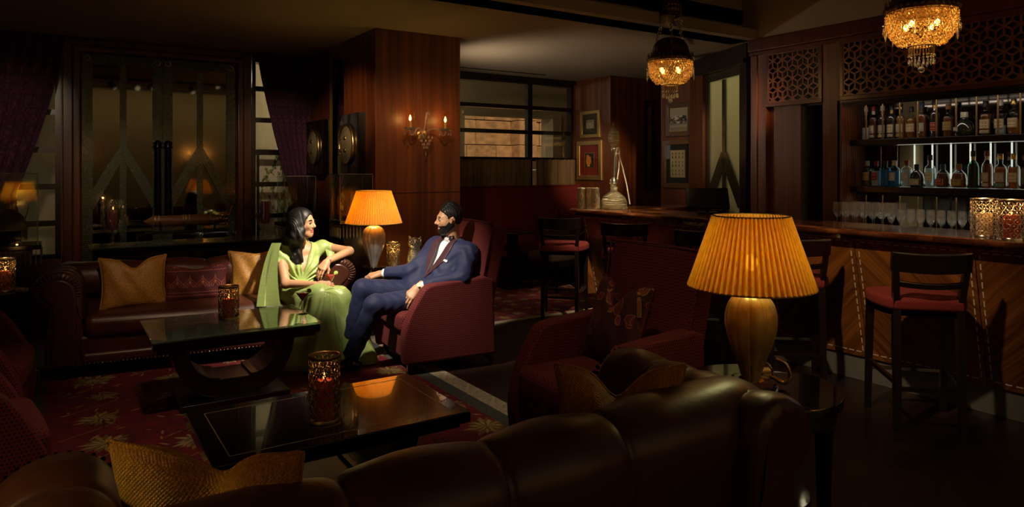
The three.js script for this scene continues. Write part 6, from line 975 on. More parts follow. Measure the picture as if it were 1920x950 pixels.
// hand: wrist at o, fingers along fwd, back of the hand towards dorsal, thumb on side s (+1 / -1 along frame x)
function handField(o, fwd, dorsal, s, curl, thumb, sc = 1) {
  const f = frameOf(o, fwd, dorsal), P = (a, b, c) => f.P(a * s * sc, b * sc, c * sc), L0 = [];
  const kn = [[0.030, 0.004, 0.088], [0.0095, 0.007, 0.093], [-0.011, 0.005, 0.088], [-0.029, 0.0, 0.078]], len = [[0.040, 0.025, 0.02], [0.045, 0.028, 0.021], [0.041, 0.026, 0.02], [0.032, 0.02, 0.018]], R = [0.0098, 0.0100, 0.0093, 0.0082];
  L0.push(cone(P(0, 0, -0.03), P(0, 0, 0.02), 0.024 * sc, 0.022 * sc, 0.02)); kn.forEach((k, i) => L0.push(cone(P(k[0] * 0.5, 0, 0.015), P(...k), 0.017 * sc, 0.0135 * sc, 0.018))); L0.push(cone(P(0.015, -0.006, 0.02), P(0.026, -0.01, 0.05), 0.017 * sc, 0.013 * sc, 0.015));
  kn.forEach((k, i) => { let a = P(...k), ang = 0; const sp = (i - 1.5) * -0.05 * (1 - 0.5 * curl[i][0]); for (let j = 0; j < 3; j++) { ang += curl[i][j]; const d = [sp * cos(ang), -sin(ang), cos(ang)], b = add3(a, [0, 1, 2].map((q) => f.x[q] * d[0] * s + f.y[q] * d[1] + f.z[q] * d[2]), len[i][j] * sc), r0 = R[i] * (1 - j * 0.09) * sc, r1 = R[i] * (1 - (j + 1) * 0.1) * sc; L0.push(cone(a, b, r0, r1, 0.004)); a = b; } });
  let a = P(0.022, -0.008, 0.03); thumb.forEach(([dx, dy, dz], j) => { const d = nrm([dx, dy, dz]), b = add3(a, [0, 1, 2].map((q) => f.x[q] * d[0] * s + f.y[q] * d[1] + f.z[q] * d[2]), [0.042, 0.032, 0.026][j] * sc); L0.push(cone(a, b, [0.0145, 0.0115, 0.0105][j] * sc, [0.0115, 0.0105, 0.0088][j] * sc, 0.006)); a = b; });
  return uni(L0);
}
function colorize(g, fn) { const p = g.attributes.position, n = p.count, c = new Float32Array(n * 3); for (let i = 0; i < n; i++) { const q = fn(p.getX(i), p.getY(i), p.getZ(i)); c[i * 3] = q[0]; c[i * 3 + 1] = q[1]; c[i * 3 + 2] = q[2]; } g.setAttribute('color', new THREE.BufferAttribute(c, 3)); return g; }
// head in its own frame: y up, z towards the face
function headField(f, o) {
  const P = (a, b, c) => f.P(a, b, c), w = o.w, inFrame = (q, k) => { const g = (x, y, z) => { const [a, b, c] = f.Q(x, y, z); return q(a, b, c); }; g.k = k; return g; };
  const add = [inFrame(ell([0, 0.030, -0.014], [0.073 * w, 0.088, 0.090]), 0), inFrame(ell([0, -0.030, 0.030], [0.056 * w * o.jaw, 0.074, 0.058]), 0.05), cone(P(0, -0.090 - o.chin, 0.062), P(0, -0.086 - o.chin, 0.064), 0.017, 0.017, 0.035)];
  for (const s of [-1, 1]) add.push(cone(P(s * 0.050 * w * o.jaw, -0.042, -0.002), P(s * 0.018, -0.086 - o.chin * 0.7, 0.05), 0.016, 0.015, 0.035), cone(P(s * 0.037, -0.016, 0.058), P(s * 0.042, -0.022, 0.046), 0.021, 0.02, 0.03), cone(P(s * 0.012, 0.024, 0.079), P(s * 0.042, 0.022, 0.066), 0.010 * o.brow, 0.009, 0.02));
  add.push(cone(P(0, 0.016, 0.083), P(0, -0.018, 0.099 + o.nose), 0.0075, 0.0095, 0.014), cone(P(0, -0.022, 0.100 + o.nose), P(0, -0.024, 0.098), 0.0098, 0.009, 0.008)); for (const s of [-1, 1]) add.push(cone(P(s * 0.010, -0.028, 0.090), P(s * 0.012, -0.027, 0.086), 0.0075, 0.007, 0.008));
  add.push(cone(P(-0.017, -0.0505, 0.0835), P(0.017, -0.0505, 0.0835), 0.0048, 0.0048, 0.008), cone(P(-0.014, -0.065, 0.0825), P(0.014, -0.065, 0.0825), 0.0056, 0.0056, 0.008));
  for (const s of [-1, 1]) { const e = cone(P(s * 0.071 * w, 0.012, -0.008), P(s * 0.068 * w, -0.022, 0.0), 0.0125, 0.009, 0.006); add.push(e, cone(P(s * 0.080 * w, 0.020, -0.018), P(s * 0.082 * w, 0.0, -0.024), 0.006, 0.006, 0.012)); }
  const U = uni(add), eyes = [-1, 1].map((s) => cone(P(s * 0.031, 0.004, 0.092), P(s * 0.033, 0.004, 0.088), 0.0125, 0.012)), mouth = uni([cone(P(-0.026, -0.0535, 0.085), P(0, -0.0585, 0.096), 0.0022 * o.smile, 0.0036 * o.smile, 0.002), cone(P(0.026, -0.0535, 0.085), P(0, -0.0585, 0.096), 0.0022 * o.smile, 0.0036 * o.smile, 0.002)]), canal = [-1, 1].map((s) => cone(P(s * 0.088 * w, 0.0, 0.0), P(s * 0.086 * w, -0.008, 0.002), 0.009, 0.006));
  const g = (x, y, z) => { let d = U(x, y, z); if (d > 0.03) return d; for (const e of eyes) d = smax(d, -e(x, y, z), 0.012); d = smax(d, -mouth(x, y, z), 0.005); for (const e of canal) d = smax(d, -e(x, y, z), 0.006); return d; };
  const c = P(0, -0.01, 0.0); g.b = [c[0] - 0.14, c[0] + 0.14, c[1] - 0.15, c[1] + 0.15, c[2] - 0.14, c[2] + 0.14]; return g;
}
function eyeParts(f, parent, off, iris, lash) {
  for (const s of [-1, 1]) {
    const c = f.P(s * 0.0315, 0.004, 0.0775), q = add3(c, off); const e = part('eye', SP(0.0118, ...q, 18, 14), PM({ color: lin(0.40, 0.35, 0.31), roughness: 0.15, clearcoat: 1 }), parent);
    const look = nrm(add3(add3([0, 0, 0], f.z, 1), f.x, 0.02 * s)), m = add3(q, look, 0.0072), ir = part('iris', SP(0.0072, ...m, 14, 10, [1, 1, 1]), PM({ color: iris, roughness: 0.1, clearcoat: 1 }), e);
    const lid = [[-0.014, 0.0015, 0.0035], [-0.008, 0.0085, 0.0098], [0, 0.0105, 0.0115], [0.008, 0.0085, 0.0098], [0.014, 0.001, 0.0035]].map(([a, b, cc]) => add3(f.P(s * 0.0315 + a, 0.004 + b * 0.75, 0.0775 + cc), off)); part('eyelashes', TB(lid, lash, 16, 6), SM({ color: 0x0a0605, roughness: 0.8 }), parent);
    const br = [[-0.014, 0.022, 0.0105], [-0.004, 0.0255, 0.0125], [0.006, 0.0255, 0.0085], [0.018, 0.019, -0.004]].map(([a, b, cc]) => add3(f.P(s * (0.031 + a), 0.004 + b, 0.0775 + cc), off)); part('eyebrow', TB(br, lash * 1.9, 20, 6), SM({ color: 0x0c0705, roughness: 0.9 }), parent);
  }
}
const skinTex = dataTex(128, 128, (u, v) => { const a = 0.94 + 0.1 * fbm(u, v, 20, 20, 4, 501); return [a, a * 0.985, a * 0.97]; }, true, [6, 6]);
const skinM = PM({ map: skinTex, vertexColors: true, roughness: 0.48, sheen: 0.1, sheenColor: lin(0.6, 0.35, 0.25), boxuv: 1 });
const hairM = PM({ map: dataTex(256, 64, (u, v) => { const a = 0.5 + fbm(u, v, 90, 3, 3, 511); return [0.055 * a, 0.038 * a, 0.034 * a]; }, true, [6, 2]), roughness: 0.5, sheen: 0.15, sheenColor: lin(0.15, 0.08, 0.07), boxuv: 1 });
const relax = (k) => [[k, k * 1.1, k * 0.7], [k * 1.15, k * 1.15, k * 0.7], [k * 1.3, k * 1.2, k * 0.7], [k * 1.4, k * 1.2, k * 0.7]];

// ============================================================ the man in the navy dinner jacket
{
  const base = W3(2.47, 0.0, 4.93), B0 = [-base[0], 0, -base[2]], man = thing('person', 'man in navy dinner jacket with maroon lapels seated in an armchair', 'person', base), put = (name, g, m, label, parent = man) => part(name, tf(g, B0), m, parent, label);
  const hipN = W3(2.46, 0.51, 4.80), hipF = W3(2.42, 0.52, 5.04), knN = W3(1.955, 0.50, 4.84), knF = W3(1.975, 0.575, 5.13), anN = W3(1.815, 0.115, 4.965), anF = W3(1.885, 0.15, 5.19), shN = W3(2.68, 0.855, 4.715), shF = W3(2.585, 0.875, 5.07), neck = W3(2.655, 0.925, 4.895), chest = W3(2.60, 0.77, 4.91), elN = W3(2.56, 0.685, 4.595), wrN = W3(2.275, 0.625, 4.725), elF = W3(2.345, 0.695, 5.045), wrF = W3(2.195, 0.665, 5.245);
  const S = nrm(sub3(shF, shN)), N = nrm(crs([0, 1, 0], S)), front = N[0] < 0 ? N : [-N[0], -N[1], -N[2]], up = nrm(sub3(neck, mid(hipN, hipF))), fr = nrm(sub3(front, up.map((q) => q * dot3(front, up)))); // chest frame
  const C0 = frameOf(mid(neck, chest, 0.75), fr, up);
  const hip = mid(hipN, hipF), torso = (g) => [cone(add3(hip, S, -0.075), add3(add3(neck, S, -0.095), up, -0.10), 0.115 + g, 0.098 + g, 0.1), cone(add3(hip, S, 0.075), add3(add3(neck, S, 0.095), up, -0.10), 0.115 + g, 0.098 + g, 0.1), cone(add3(shN, up, -0.02), add3(shF, up, -0.02), 0.066 + g, 0.066 + g, 0.07), cone(add3(neck, up, -0.05), add3(neck, up, 0.0), 0.075 + g * 0.5, 0.055 + g * 0.5, 0.06)];
  // head looks towards the woman
  const hf = frameOf(W3(2.59, 1.105, 4.875), nrm([-0.955, -0.05, -0.24]), nrm([0.04, 1, 0.02])), HF = headField(hf, { w: 1.02, chin: 0.002, brow: 1.15, nose: 0.007, smile: 1.5, jaw: 1 });
  const neckC = cone(add3(neck, up, -0.05), hf.P(0, -0.055, -0.022), 0.060, 0.054, 0.03), headNeck = (x, y, z) => smin(HF(x, y, z), neckC(x, y, z), 0.03); headNeck.b = [HF.b[0], HF.b[1], HF.b[2] - 0.10, HF.b[3], HF.b[4], HF.b[5] + 0.02];
  const skin = [0.50, 0.27, 0.155], lip = [0.42, 0.16, 0.11];
  const hg = colorize(meshOf(headNeck, 0.0032, 0.01), (x, y, z) => { const [a, b, c] = hf.Q(x, y, z); if (c > 0.07 && abs(a) < 0.024 && b < -0.0455 && b > -0.0705) return lip; return skin; });
  // right (far) hand hangs over the chair arm, left (near) hand rests on the thigh
  const dF = nrm(sub3(wrF, elF)), handF = handField(add3(wrF, dF, 0.02), nrm([-0.80, -0.22, -0.36]), nrm([-0.15, 1, 0.25]), -1, [[0.35, 0.5, 0.3], [0.65, 0.6, 0.35], [0.8, 0.7, 0.4], [0.9, 0.7, 0.4]], [[0.55, -0.55, 0.6], [0.25, -0.5, 0.8], [0.1, -0.4, 0.9]], 1.04);
  const handN = handField(add3(wrN, nrm(sub3(wrN, elN)), 0.02), nrm([-0.62, -0.58, -0.05]), nrm([-0.45, 0.55, 0.62]), 1, [[0.3, 0.35, 0.2], [0.35, 0.45, 0.25], [0.4, 0.5, 0.3], [0.45, 0.5, 0.3]], [[0.7, -0.3, 0.7], [0.35, -0.4, 0.8], [0.15, -0.4, 0.9]], 1.04);
  const inner = uni([...torso(-0.03), cone(shN, elN, 0.042, 0.036, 0.03), cone(elN, wrN, 0.036, 0.026, 0.02), cone(shF, elF, 0.042, 0.036, 0.03), cone(elF, wrF, 0.036, 0.026, 0.02), cone(hipN, knN, 0.07, 0.05, 0.04), cone(knN, anN, 0.048, 0.034, 0.03), cone(hipF, knF, 0.07, 0.05, 0.04), cone(knF, anF, 0.048, 0.034, 0.03)]);
  const sk = (g) => colorize(g, () => skin); put('body', merge([hg, sk(meshOf(handF, 0.003, 0.008)), sk(meshOf(handN, 0.003, 0.008)), sk(meshOf(inner, 0.012, 0.02))]), skinM);
  eyeParts(hf, man, B0, lin(0.05, 0.025, 0.012), 0.0016);
  // teeth in the smile
  put('teeth', tf(RB(0.030, 0.006, 0.008, 0.002), [0, -0.0572, 0.084]).applyMatrix4(hf.M), SM({ color: lin(0.75, 0.72, 0.66), roughness: 0.3 }));
  // hair swept back, beard
  const hairF = (x, y, z) => { const [a, b, c] = hf.Q(x, y, z), q = [a / 0.083, (b - 0.036) / 0.103, (c + 0.014) / 0.103], d = (hypot(...q) - 1) * 0.088 + 0.0022 * sin(a * 330 + 22 * sin(c * 30)) * sstep(0.0, 0.05, b), quiff = hypot(a / 0.056, (b - 0.112) / 0.034, (c - 0.018) / 0.060) - 1, h = smin(d, quiff * 0.034, 0.03) + 0.0012 * sin(a * 700 + 30 * sin(c * 25)), ear = 0.030 - hypot((abs(a) - 0.08) * 0.6, (b + 0.004) * 0.95, c + 0.008), line = max(c - 0.070 + min(0.042, max(0, 0.075 - b) * 0.95) + max(0, b - 0.08) * 0.9, c < -0.025 ? -1 : -0.035 + 0.055 * sstep(0.030, 0.048, c) - b), nape = -0.075 - b; return smax(smax(smax(h, line, 0.012), nape, 0.01), ear, 0.006); };
  hairF.b = HF.b; put('hair', meshOf(hairF, 0.0035, 0.03), hairM, 'black hair swept back');
  const beardF = (x, y, z) => { const d = HF(x, y, z) - 0.0042 - 0.0012 * sin(x * 900) * sin(y * 800) * sin(z * 900); if (d > 0.02) return d; const [a, b, c] = hf.Q(x, y, z), ch = b - (c > 0.045 ? -0.040 - (c - 0.045) * 0.1 : -0.040 + (0.045 - c) * 1.1), earcut = 0.026 - hypot((abs(a) - 0.08) * 0.5, (b + 0.002), c + 0.008), lipcut = 0.0175 - hypot(a * 0.62, (b + 0.0577) * 1.35), noseCut = 0.021 - hypot(a, (b + 0.026), (c - 0.09) * 0.5), back = -0.028 - c, top = b - 0.032; return max(d, ch, lipcut, noseCut, back * 1, top, earcut); };
  beardF.b = HF.b; put('beard', meshOf(beardF, 0.003, 0.01), hairM, 'full dark beard');
  // shirt, collar, cuffs
  const white = SM({ color: lin(0.72, 0.72, 0.74), roughness: 0.75 }), shirtT = uni(torso(-0.004)), neckR = cone(add3(neck, up, -0.03), add3(hf.P(0, -0.075, -0.02), up, 0.0), 0.064, 0.062);
  put('shirt', meshOf(shirtT, 0.008, 0.02), white, 'white dress shirt');
  const collarF = (x, y, z) => { const d = abs(neckR(x, y, z) - 0.005) - 0.0035, [a, b, c] = frameOfNeck.Q(x, y, z); return max(d, b - 0.034 + max(0, c) * 0.35, -0.03 - b); }, frameOfNeck = frameOf(neck, fr, up); collarF.b = [neck[0] - 0.1, neck[0] + 0.1, neck[1] - 0.08, neck[1] + 0.12, neck[2] - 0.1, neck[2] + 0.1]; put('collar', meshOf(collarF, 0.003, 0.01), white);
  const cuff = (el, wr) => { const d = nrm(sub3(wr, el)), a = add3(wr, d, -0.045), b = add3(wr, d, 0.0), q = cone(a, b, 0.037, 0.036), f = (x, y, z) => { const t = dot3(sub3([x, y, z], wr), d); return max(q(x, y, z), t - 0.004, -0.05 - t); }; f.b = q.b; return meshOf(f, 0.003, 0.01); }; put('shirt_cuff', cuff(elN, wrN), white); put('shirt_cuff', cuff(elF, wrF), white);
  // jacket
  const navy = PM({ map: dataTex(128, 128, (u, v) => { const a = 0.85 + 0.3 * vnoise(u * 64, v * 64, 64, 64, 5); return [0.088 * a, 0.118 * a, 0.275 * a]; }, true, [8, 8]), roughness: 0.72, sheen: 0.25, sheenColor: lin(0.2, 0.28, 0.6), boxuv: 1 }), maroon = PM({ color: lin(0.05, 0.018, 0.028), roughness: 0.42, sheen: 0.3, sheenColor: lin(0.2, 0.08, 0.1) });
  const fold = (x, y, z) => 0.0034 * sin(x * 46 + y * 37 + 2.6 * sin(z * 21 + x * 13)) * (0.5 + 0.5 * sin(x * 17 - z * 23 + 1)) + 0.0012 * sin(y * 97 - z * 41 + 2 * sin(x * 31));
  const sleeve = (sh, el, wr) => { const d = nrm(sub3(wr, el)); return [cone(sh, el, 0.071, 0.060, 0.05), cone(el, add3(wr, d, -0.022), 0.058, 0.047, 0.03)]; };
  const jkU = uni([...torso(0.014), ...sleeve(shN, elN, wrN), ...sleeve(shF, elF, wrF), cone(add3(hipN, up, 0.0), add3(hipN, fr, 0.07), 0.135, 0.12, 0.06), cone(add3(hipF, up, 0.0), add3(hipF, fr, 0.05), 0.135, 0.12, 0.06)]);
  const tip = -0.235, vw = (b) => 0.050 * clamp((b - tip) / 0.27, 0, 1.1); // V opening: half width at height b
  const endN = nrm(sub3(wrN, elN)), endF = nrm(sub3(wrF, elF));
  const jacketF = (x, y, z) => { let d = jkU(x, y, z) + fold(x, y, z); if (d > 0.05) return d; const [a, b, c] = C0.Q(x, y, z); if (c > 0) d = smax(d, (vw(b) - abs(a)) * 0.9, 0.004); d = max(d, dot3(sub3([x, y, z], wrN), endN) + 0.022 > 0 && hypot(x - wrN[0], y - wrN[1], z - wrN[2]) < 0.1 ? dot3(sub3([x, y, z], wrN), endN) + 0.022 : -1, dot3(sub3([x, y, z], wrF), endF) + 0.022 > 0 && hypot(x - wrF[0], y - wrF[1], z - wrF[2]) < 0.1 ? dot3(sub3([x, y, z], wrF), endF) + 0.022 : -1); const nk = neckR(x, y, z); return smax(d, 0.012 - nk, 0.01); };
  jacketF.b = jkU.b; put('jacket', meshOf(jacketF, 0.0058, 0.03), navy, 'navy dinner jacket');
  const lapelF = (x, y, z) => { const d = jkU(x, y, z) - 0.0075; if (d > 0.03) return d; const [a, b, c] = C0.Q(x, y, z), w = abs(a), wide = 0.066 * clamp((b - tip) / 0.16, 0.12, 1) * (b > 0.02 ? 1 - (b - 0.02) * 3 : 1); return max(d, vw(b) - 0.004 - w, w - vw(b) - max(0.004, wide), tip - b, b - 0.125, -c + 0.01); };
  lapelF.b = [chest[0] - 0.25, chest[0] + 0.25, chest[1] - 0.2, chest[1] + 0.28, chest[2] - 0.25, chest[2] + 0.25]; put('lapels', meshOf(lapelF, 0.004, 0.01), maroon, 'dark maroon satin lapels');
  const sqF = (x, y, z) => { const d = jkU(x, y, z) - 0.007, [a, b, c] = C0.Q(x, y, z), s = dot3(C0.x, S) > 0 ? -1 : 1; return max(d, abs(a * s - 0.105) - 0.026, abs(b + 0.055) - 0.009, -c); }; sqF.b = lapelF.b; put('pocket_square', meshOf(sqF, 0.003, 0.01), white); put('jacket_button', SP(0.009, ...C0.P(0.0, tip - 0.02, 0.125), 12, 8), silver);
  { const k = frameOfNeck, c = [0, 0.002, 0.098], bt = [L([[0.006, 0], [0.012, 0.012], [0.024, 0.045], [0.022, 0.052], [0, 0.054]], 16).rotateZ(-PI / 2).scale(1, 1, 0.45), L([[0.006, 0], [0.012, 0.012], [0.024, 0.045], [0.022, 0.052], [0, 0.054]], 16).rotateZ(PI / 2).scale(1, 1, 0.45), SP(0.0105, 0, 0, 0.002, 12, 9)]; put('bow_tie', tf(merge(bt), c, [0, 0, 0], 1.15).applyMatrix4(k.M), PM({ color: lin(0.02, 0.012, 0.016), roughness: 0.35 }), 'dark silk bow tie'); }
  // trousers
  const crease = (x, y, z) => 0.0022 * sin(y * 52 + x * 31 + 2 * sin(z * 27)) * (0.5 + 0.5 * sin(x * 19 + z * 15)) + 0.0012 * sin(x * 90 - z * 38 + 2 * sin(y * 33)), trU = uni([cone(hipN, hipF, 0.115, 0.115, 0.05), cone(hipN, knN, 0.098, 0.078, 0.05), cone(knN, anN, 0.076, 0.062, 0.03), cone(hipF, knF, 0.098, 0.078, 0.05), cone(knF, mid(knF, anF, 0.86), 0.076, 0.062, 0.03), ell(hip, [0.13, 0.09, 0.15], 0.06)]);
  const dN = nrm(sub3(anN, knN)), dFt = nrm(sub3(anF, knF)), eF = mid(knF, anF, 0.86), trF = (x, y, z) => { let d = trU(x, y, z) + crease(x, y, z); if (d > 0.05) return d; if (hypot(x - anN[0], y - anN[1], z - anN[2]) < 0.14) d = max(d, dot3(sub3([x, y, z], anN), dN)); if (hypot(x - eF[0], y - eF[1], z - eF[2]) < 0.12) d = max(d, dot3(sub3([x, y, z], eF), dFt)); return d; }; trF.b = trU.b; put('trousers', meshOf(trF, 0.006, 0.03), navy, 'navy trousers');
  const shoe = (an, toe) => { const t = nrm(sub3(toe, an)), hor = nrm([t[0], 0, t[2]]), heel = add3([an[0], toe[1], an[2]], hor, -0.05), q = uni([cone(add3(heel, [0, 0.012, 0]), add3(heel, hor, 0.12), 0.036, 0.040, 0.02), cone(add3(heel, hor, 0.12), add3(heel, hor, 0.235), 0.040, 0.030, 0.03), cone([an[0], an[1] - 0.02, an[2]], add3(heel, hor, 0.05), 0.042, 0.04, 0.03)]), f = (x, y, z) => max(q(x, y, z), toe[1] - 0.030 - y); f.b = q.b; return meshOf(f, 0.005, 0.02); }; const shoeM = PM({ color: 0x0a0808, roughness: 0.18, clearcoat: 0.8, clearcoatRoughness: 0.08 });
  put('shoe', shoe(anN, W3(1.62, 0.040, 5.09)), shoeM, 'polished black shoe'); put('shoe', shoe(anF, W3(1.74, 0.040, 5.26)), shoeM);
  { const d = endN, wf = frameOf(add3(wrN, d, 0.012), d, nrm([-0.45, 0.55, 0.62])), w = put('wrist_watch', tf(TOR(0.030, 0.006, 0, 0, 0, [0, 0, 0], 8, 28), [0, 0, 0], [0, 0, 0], [1, 0.9, 1.5]).applyMatrix4(wf.M), SM({ color: lin(0.12, 0.06, 0.03), roughness: 0.5 }), 'wrist watch with brown strap'); put('watch_dial', tf(C(0.018, 0.018, 0.009, 0, 0.031, 0, 24)).applyMatrix4(wf.M), SM({ color: lin(0.5, 0.36, 0.2), roughness: 0.25, metalness: 1 }), undefined, w); }
}
// ============================================================ the woman in the green gown
{
  const base = W3(1.65, 0.0, 5.60), B0 = [-base[0], 0, -base[2]], wom = thing('person', 'woman in pale green satin gown seated at the end of the leather sofa', 'person', base), put = (name, g, m, label, parent = wom) => part(name, tf(g, B0), m, parent, label);
  const hipR = W3(1.55, 0.455, 5.76), hipL = W3(1.71, 0.455, 5.79), knR = W3(1.70, 0.515, 5.33), knL = W3(1.86, 0.475, 5.36), anR = W3(1.71, 0.12, 5.14), anL = W3(1.90, 0.10, 5.20), shR = W3(1.505, 0.84, 5.765), shL = W3(1.862, 0.85, 5.775), neck = W3(1.685, 0.895, 5.775), elR = W3(1.500, 0.600, 5.56), wrR = W3(1.690, 0.600, 5.395), elL = W3(2.035, 0.818, 5.605), wrL = W3(1.825, 0.765, 5.50);
  const S = nrm(sub3(shL, shR)), N = nrm(crs(S, [0, 1, 0])), hip = mid(hipR, hipL), up = nrm(sub3(neck, hip)), f0 = N[2] > 0 ? N : N.map((q) => -q), fr = nrm(sub3(f0, up.map((q) => q * dot3(f0, up)))), C0 = frameOf(neck, fr, up);
  const hf = frameOf(W3(1.665, 1.062, 5.66), nrm([0.72, 0.0, 0.70]), nrm([0.05, 1, 0.03])), HF = headField(hf, { w: 0.95, chin: 0.002, brow: 0.7, nose: 0.003, smile: 1.2, jaw: 0.86 });
  const skin = [0.52, 0.275, 0.155], lip = [0.38, 0.07, 0.07];
  const neckC = cone(add3(neck, up, -0.04), hf.P(0, -0.05, -0.02), 0.047, 0.043, 0.03), headNeck = (x, y, z) => smin(HF(x, y, z), neckC(x, y, z), 0.03); headNeck.b = [HF.b[0], HF.b[1], HF.b[2] - 0.09, HF.b[3], HF.b[4] - 0.08, HF.b[5]];
  const hg = colorize(meshOf(headNeck, 0.0032, 0.01), (x, y, z) => { const [a, b, c] = hf.Q(x, y, z); if (c > 0.07 && abs(a) < 0.025 && b < -0.046 && b > -0.071) return lip; return skin; });
  const torso = (g) => [cone(add3(hip, S, -0.065), add3(hip, up, 0.20), 0.108 + g, 0.10 + g, 0.08), cone(add3(hip, S, 0.065), add3(hip, up, 0.20), 0.108 + g, 0.10 + g, 0.08), cone(add3(add3(hip, up, 0.2), S, -0.04), add3(add3(neck, S, -0.075), up, -0.10), 0.09 + g, 0.082 + g, 0.08), cone(add3(add3(hip, up, 0.2), S, 0.04), add3(add3(neck, S, 0.075), up, -0.10), 0.09 + g, 0.082 + g, 0.08), cone(add3(shR, up, -0.015), add3(shL, up, -0.015), 0.046 + g, 0.046 + g, 0.05), cone(add3(neck, up, -0.06), neck, 0.06 + g * 0.3, 0.045, 0.05), cone(C0.P(-0.070, -0.185, 0.075), C0.P(-0.068, -0.19, 0.08), 0.062 + g, 0.06 + g, 0.05), cone(C0.P(0.070, -0.185, 0.075), C0.P(0.068, -0.19, 0.08), 0.062 + g, 0.06 + g, 0.05)];
  const bodyU = uni([...torso(-0.004), cone(shR, elR, 0.043, 0.036, 0.03), cone(elR, wrR, 0.036, 0.0245, 0.02), cone(shL, elL, 0.043, 0.036, 0.03), cone(elL, wrL, 0.036, 0.0245, 0.02), cone(hipR, knR, 0.07, 0.05, 0.04), cone(knR, anR, 0.047, 0.032, 0.03), cone(hipL, knL, 0.07, 0.05, 0.04), cone(knL, anL, 0.047, 0.032, 0.03)]);
  // right hand holds the glass stem, left hand droops from the sofa arm
  const gl = W3(1.797, 0.528, 5.365), handR = handField(add3(wrR, nrm(sub3(wrR, elR)), 0.02), nrm([0.86, 0.02, 0.42]), nrm([-0.35, 0.45, 0.75]), -1, [[0.55, 0.75, 0.45], [0.75, 0.85, 0.5], [0.9, 0.9, 0.5], [1.0, 0.9, 0.5]], [[0.5, -0.45, 0.7], [0.1, -0.65, 0.75], [-0.1, -0.5, 0.85]], 0.92);
  const handL = handField(add3(wrL, nrm(sub3(wrL, elL)), 0.016), nrm([-0.62, -0.62, 0.28]), nrm([-0.45, 0.62, 0.62]), 1, relax(0.28), [[0.6, -0.5, 0.6], [0.2, -0.4, 0.9], [0.1, -0.3, 0.9]], 0.92);
  const sk = (g) => colorize(g, () => skin); put('body', merge([hg, sk(meshOf(handR, 0.003, 0.008)), sk(meshOf(handL, 0.003, 0.008)), sk(meshOf(bodyU, 0.007, 0.02))]), skinM);
  eyeParts(hf, wom, B0, lin(0.05, 0.025, 0.012), 0.0021);
  put('teeth', tf(RB(0.028, 0.0055, 0.008, 0.002), [0, -0.0572, 0.0835]).applyMatrix4(hf.M), SM({ color: lin(0.78, 0.75, 0.70), roughness: 0.3 }));
  for (const s of [-1, 1]) put('earring', SP(0.005, ...hf.P(s * 0.072, -0.036, 0.004), 10, 8), silver);
  // long wavy hair over the right shoulder
  const strand = (pts, r0, r1) => { const o = []; for (let i = 0; i + 1 < pts.length; i++) o.push(cone(pts[i], pts[i + 1], lerp(r0, r1, i / (pts.length - 1)), lerp(r0, r1, (i + 1) / (pts.length - 1)), 0.03)); return o; };
  const hairU = uni([...strand([hf.P(-0.02, 0.05, -0.05), hf.P(-0.055, -0.01, -0.035), hf.P(-0.070, -0.09, -0.02), add3(C0.P(-0.085, -0.0, 0.07), [0, 0, 0]), C0.P(-0.070, -0.09, 0.125), C0.P(-0.055, -0.15, 0.135)], 0.062, 0.022), ...strand([hf.P(0, 0.02, -0.07), hf.P(-0.03, -0.09, -0.075), C0.P(-0.11, 0.0, 0.0), C0.P(-0.145, -0.10, 0.03)], 0.066, 0.03), ...strand([hf.P(0.05, 0.0, -0.05), hf.P(0.055, -0.08, -0.05), C0.P(0.04, 0.01, -0.06), C0.P(0.03, -0.1, -0.08)], 0.045, 0.035), ...strand([hf.P(-0.045, 0.0, 0.02), hf.P(-0.066, -0.06, 0.022), hf.P(-0.074, -0.12, 0.02), C0.P(-0.05, -0.05, 0.12), C0.P(-0.03, -0.13, 0.135)], 0.026, 0.02)]);
  const hairF = (x, y, z) => { const [a, b, c] = hf.Q(x, y, z), cap = (hypot(a / 0.082, (b - 0.034) / 0.100, (c + 0.018) / 0.100) - 1) * 0.086; let d = smin(cap, hairU(x, y, z), 0.03); d += 0.0016 * sin(a * 410 + 4 * sin(b * 31 + c * 19) + 3 * sin(c * 47)) * (0.4 + 0.6 * sin(c * 71 + b * 23 + a * 37)) + 0.0045 * sin(b * 46 + a * 60 + 3 * sin(c * 28)) * sstep(0.02, -0.12, b) ; const face = hypot(a / 0.060, (b + 0.022) / 0.098, (c - 0.095) / 0.078) - 1, ear = 0.0; return smax(d, -face * 0.07, 0.014); };
  hairF.b = [hairU.b[0], hairU.b[1], hairU.b[2], HF.b[3] + 0.02, hairU.b[4], hairU.b[5]]; put('hair', meshOf(hairF, 0.0042, 0.05), hairM, 'long wavy black hair over one shoulder');
  // gown
  const satin = PM({ map: dataTex(128, 128, (u, v) => { const a = 0.95 + 0.1 * fbm(u, v, 10, 40, 3, 521); return [0.63 * a, 0.71 * a, 0.42 * a]; }, true, [3, 3]), roughness: 0.36, sheen: 0.2, sheenColor: lin(0.5, 0.62, 0.34), clearcoat: 0.1, clearcoatRoughness: 0.4, boxuv: 1 });
  const flR = W3(1.66, 0.02, 5.16), flL = W3(1.97, 0.02, 5.17), gownU = uni([...torso(0.009), cone(add3(shR, [0, -0.005, 0]), mid(shR, elR, 0.28), 0.056, 0.052, 0.04), cone(add3(shL, [0, -0.005, 0]), mid(shL, elL, 0.30), 0.056, 0.052, 0.04), cone(hipR, knR, 0.108, 0.080, 0.07), cone(hipL, knL, 0.108, 0.080, 0.07), cone(knR, flR, 0.088, 0.165, 0.07), cone(knL, flL, 0.086, 0.140, 0.08), cone(W3(1.62, 0.42, 5.45), W3(1.50, 0.03, 5.30), 0.08, 0.14, 0.09)]);
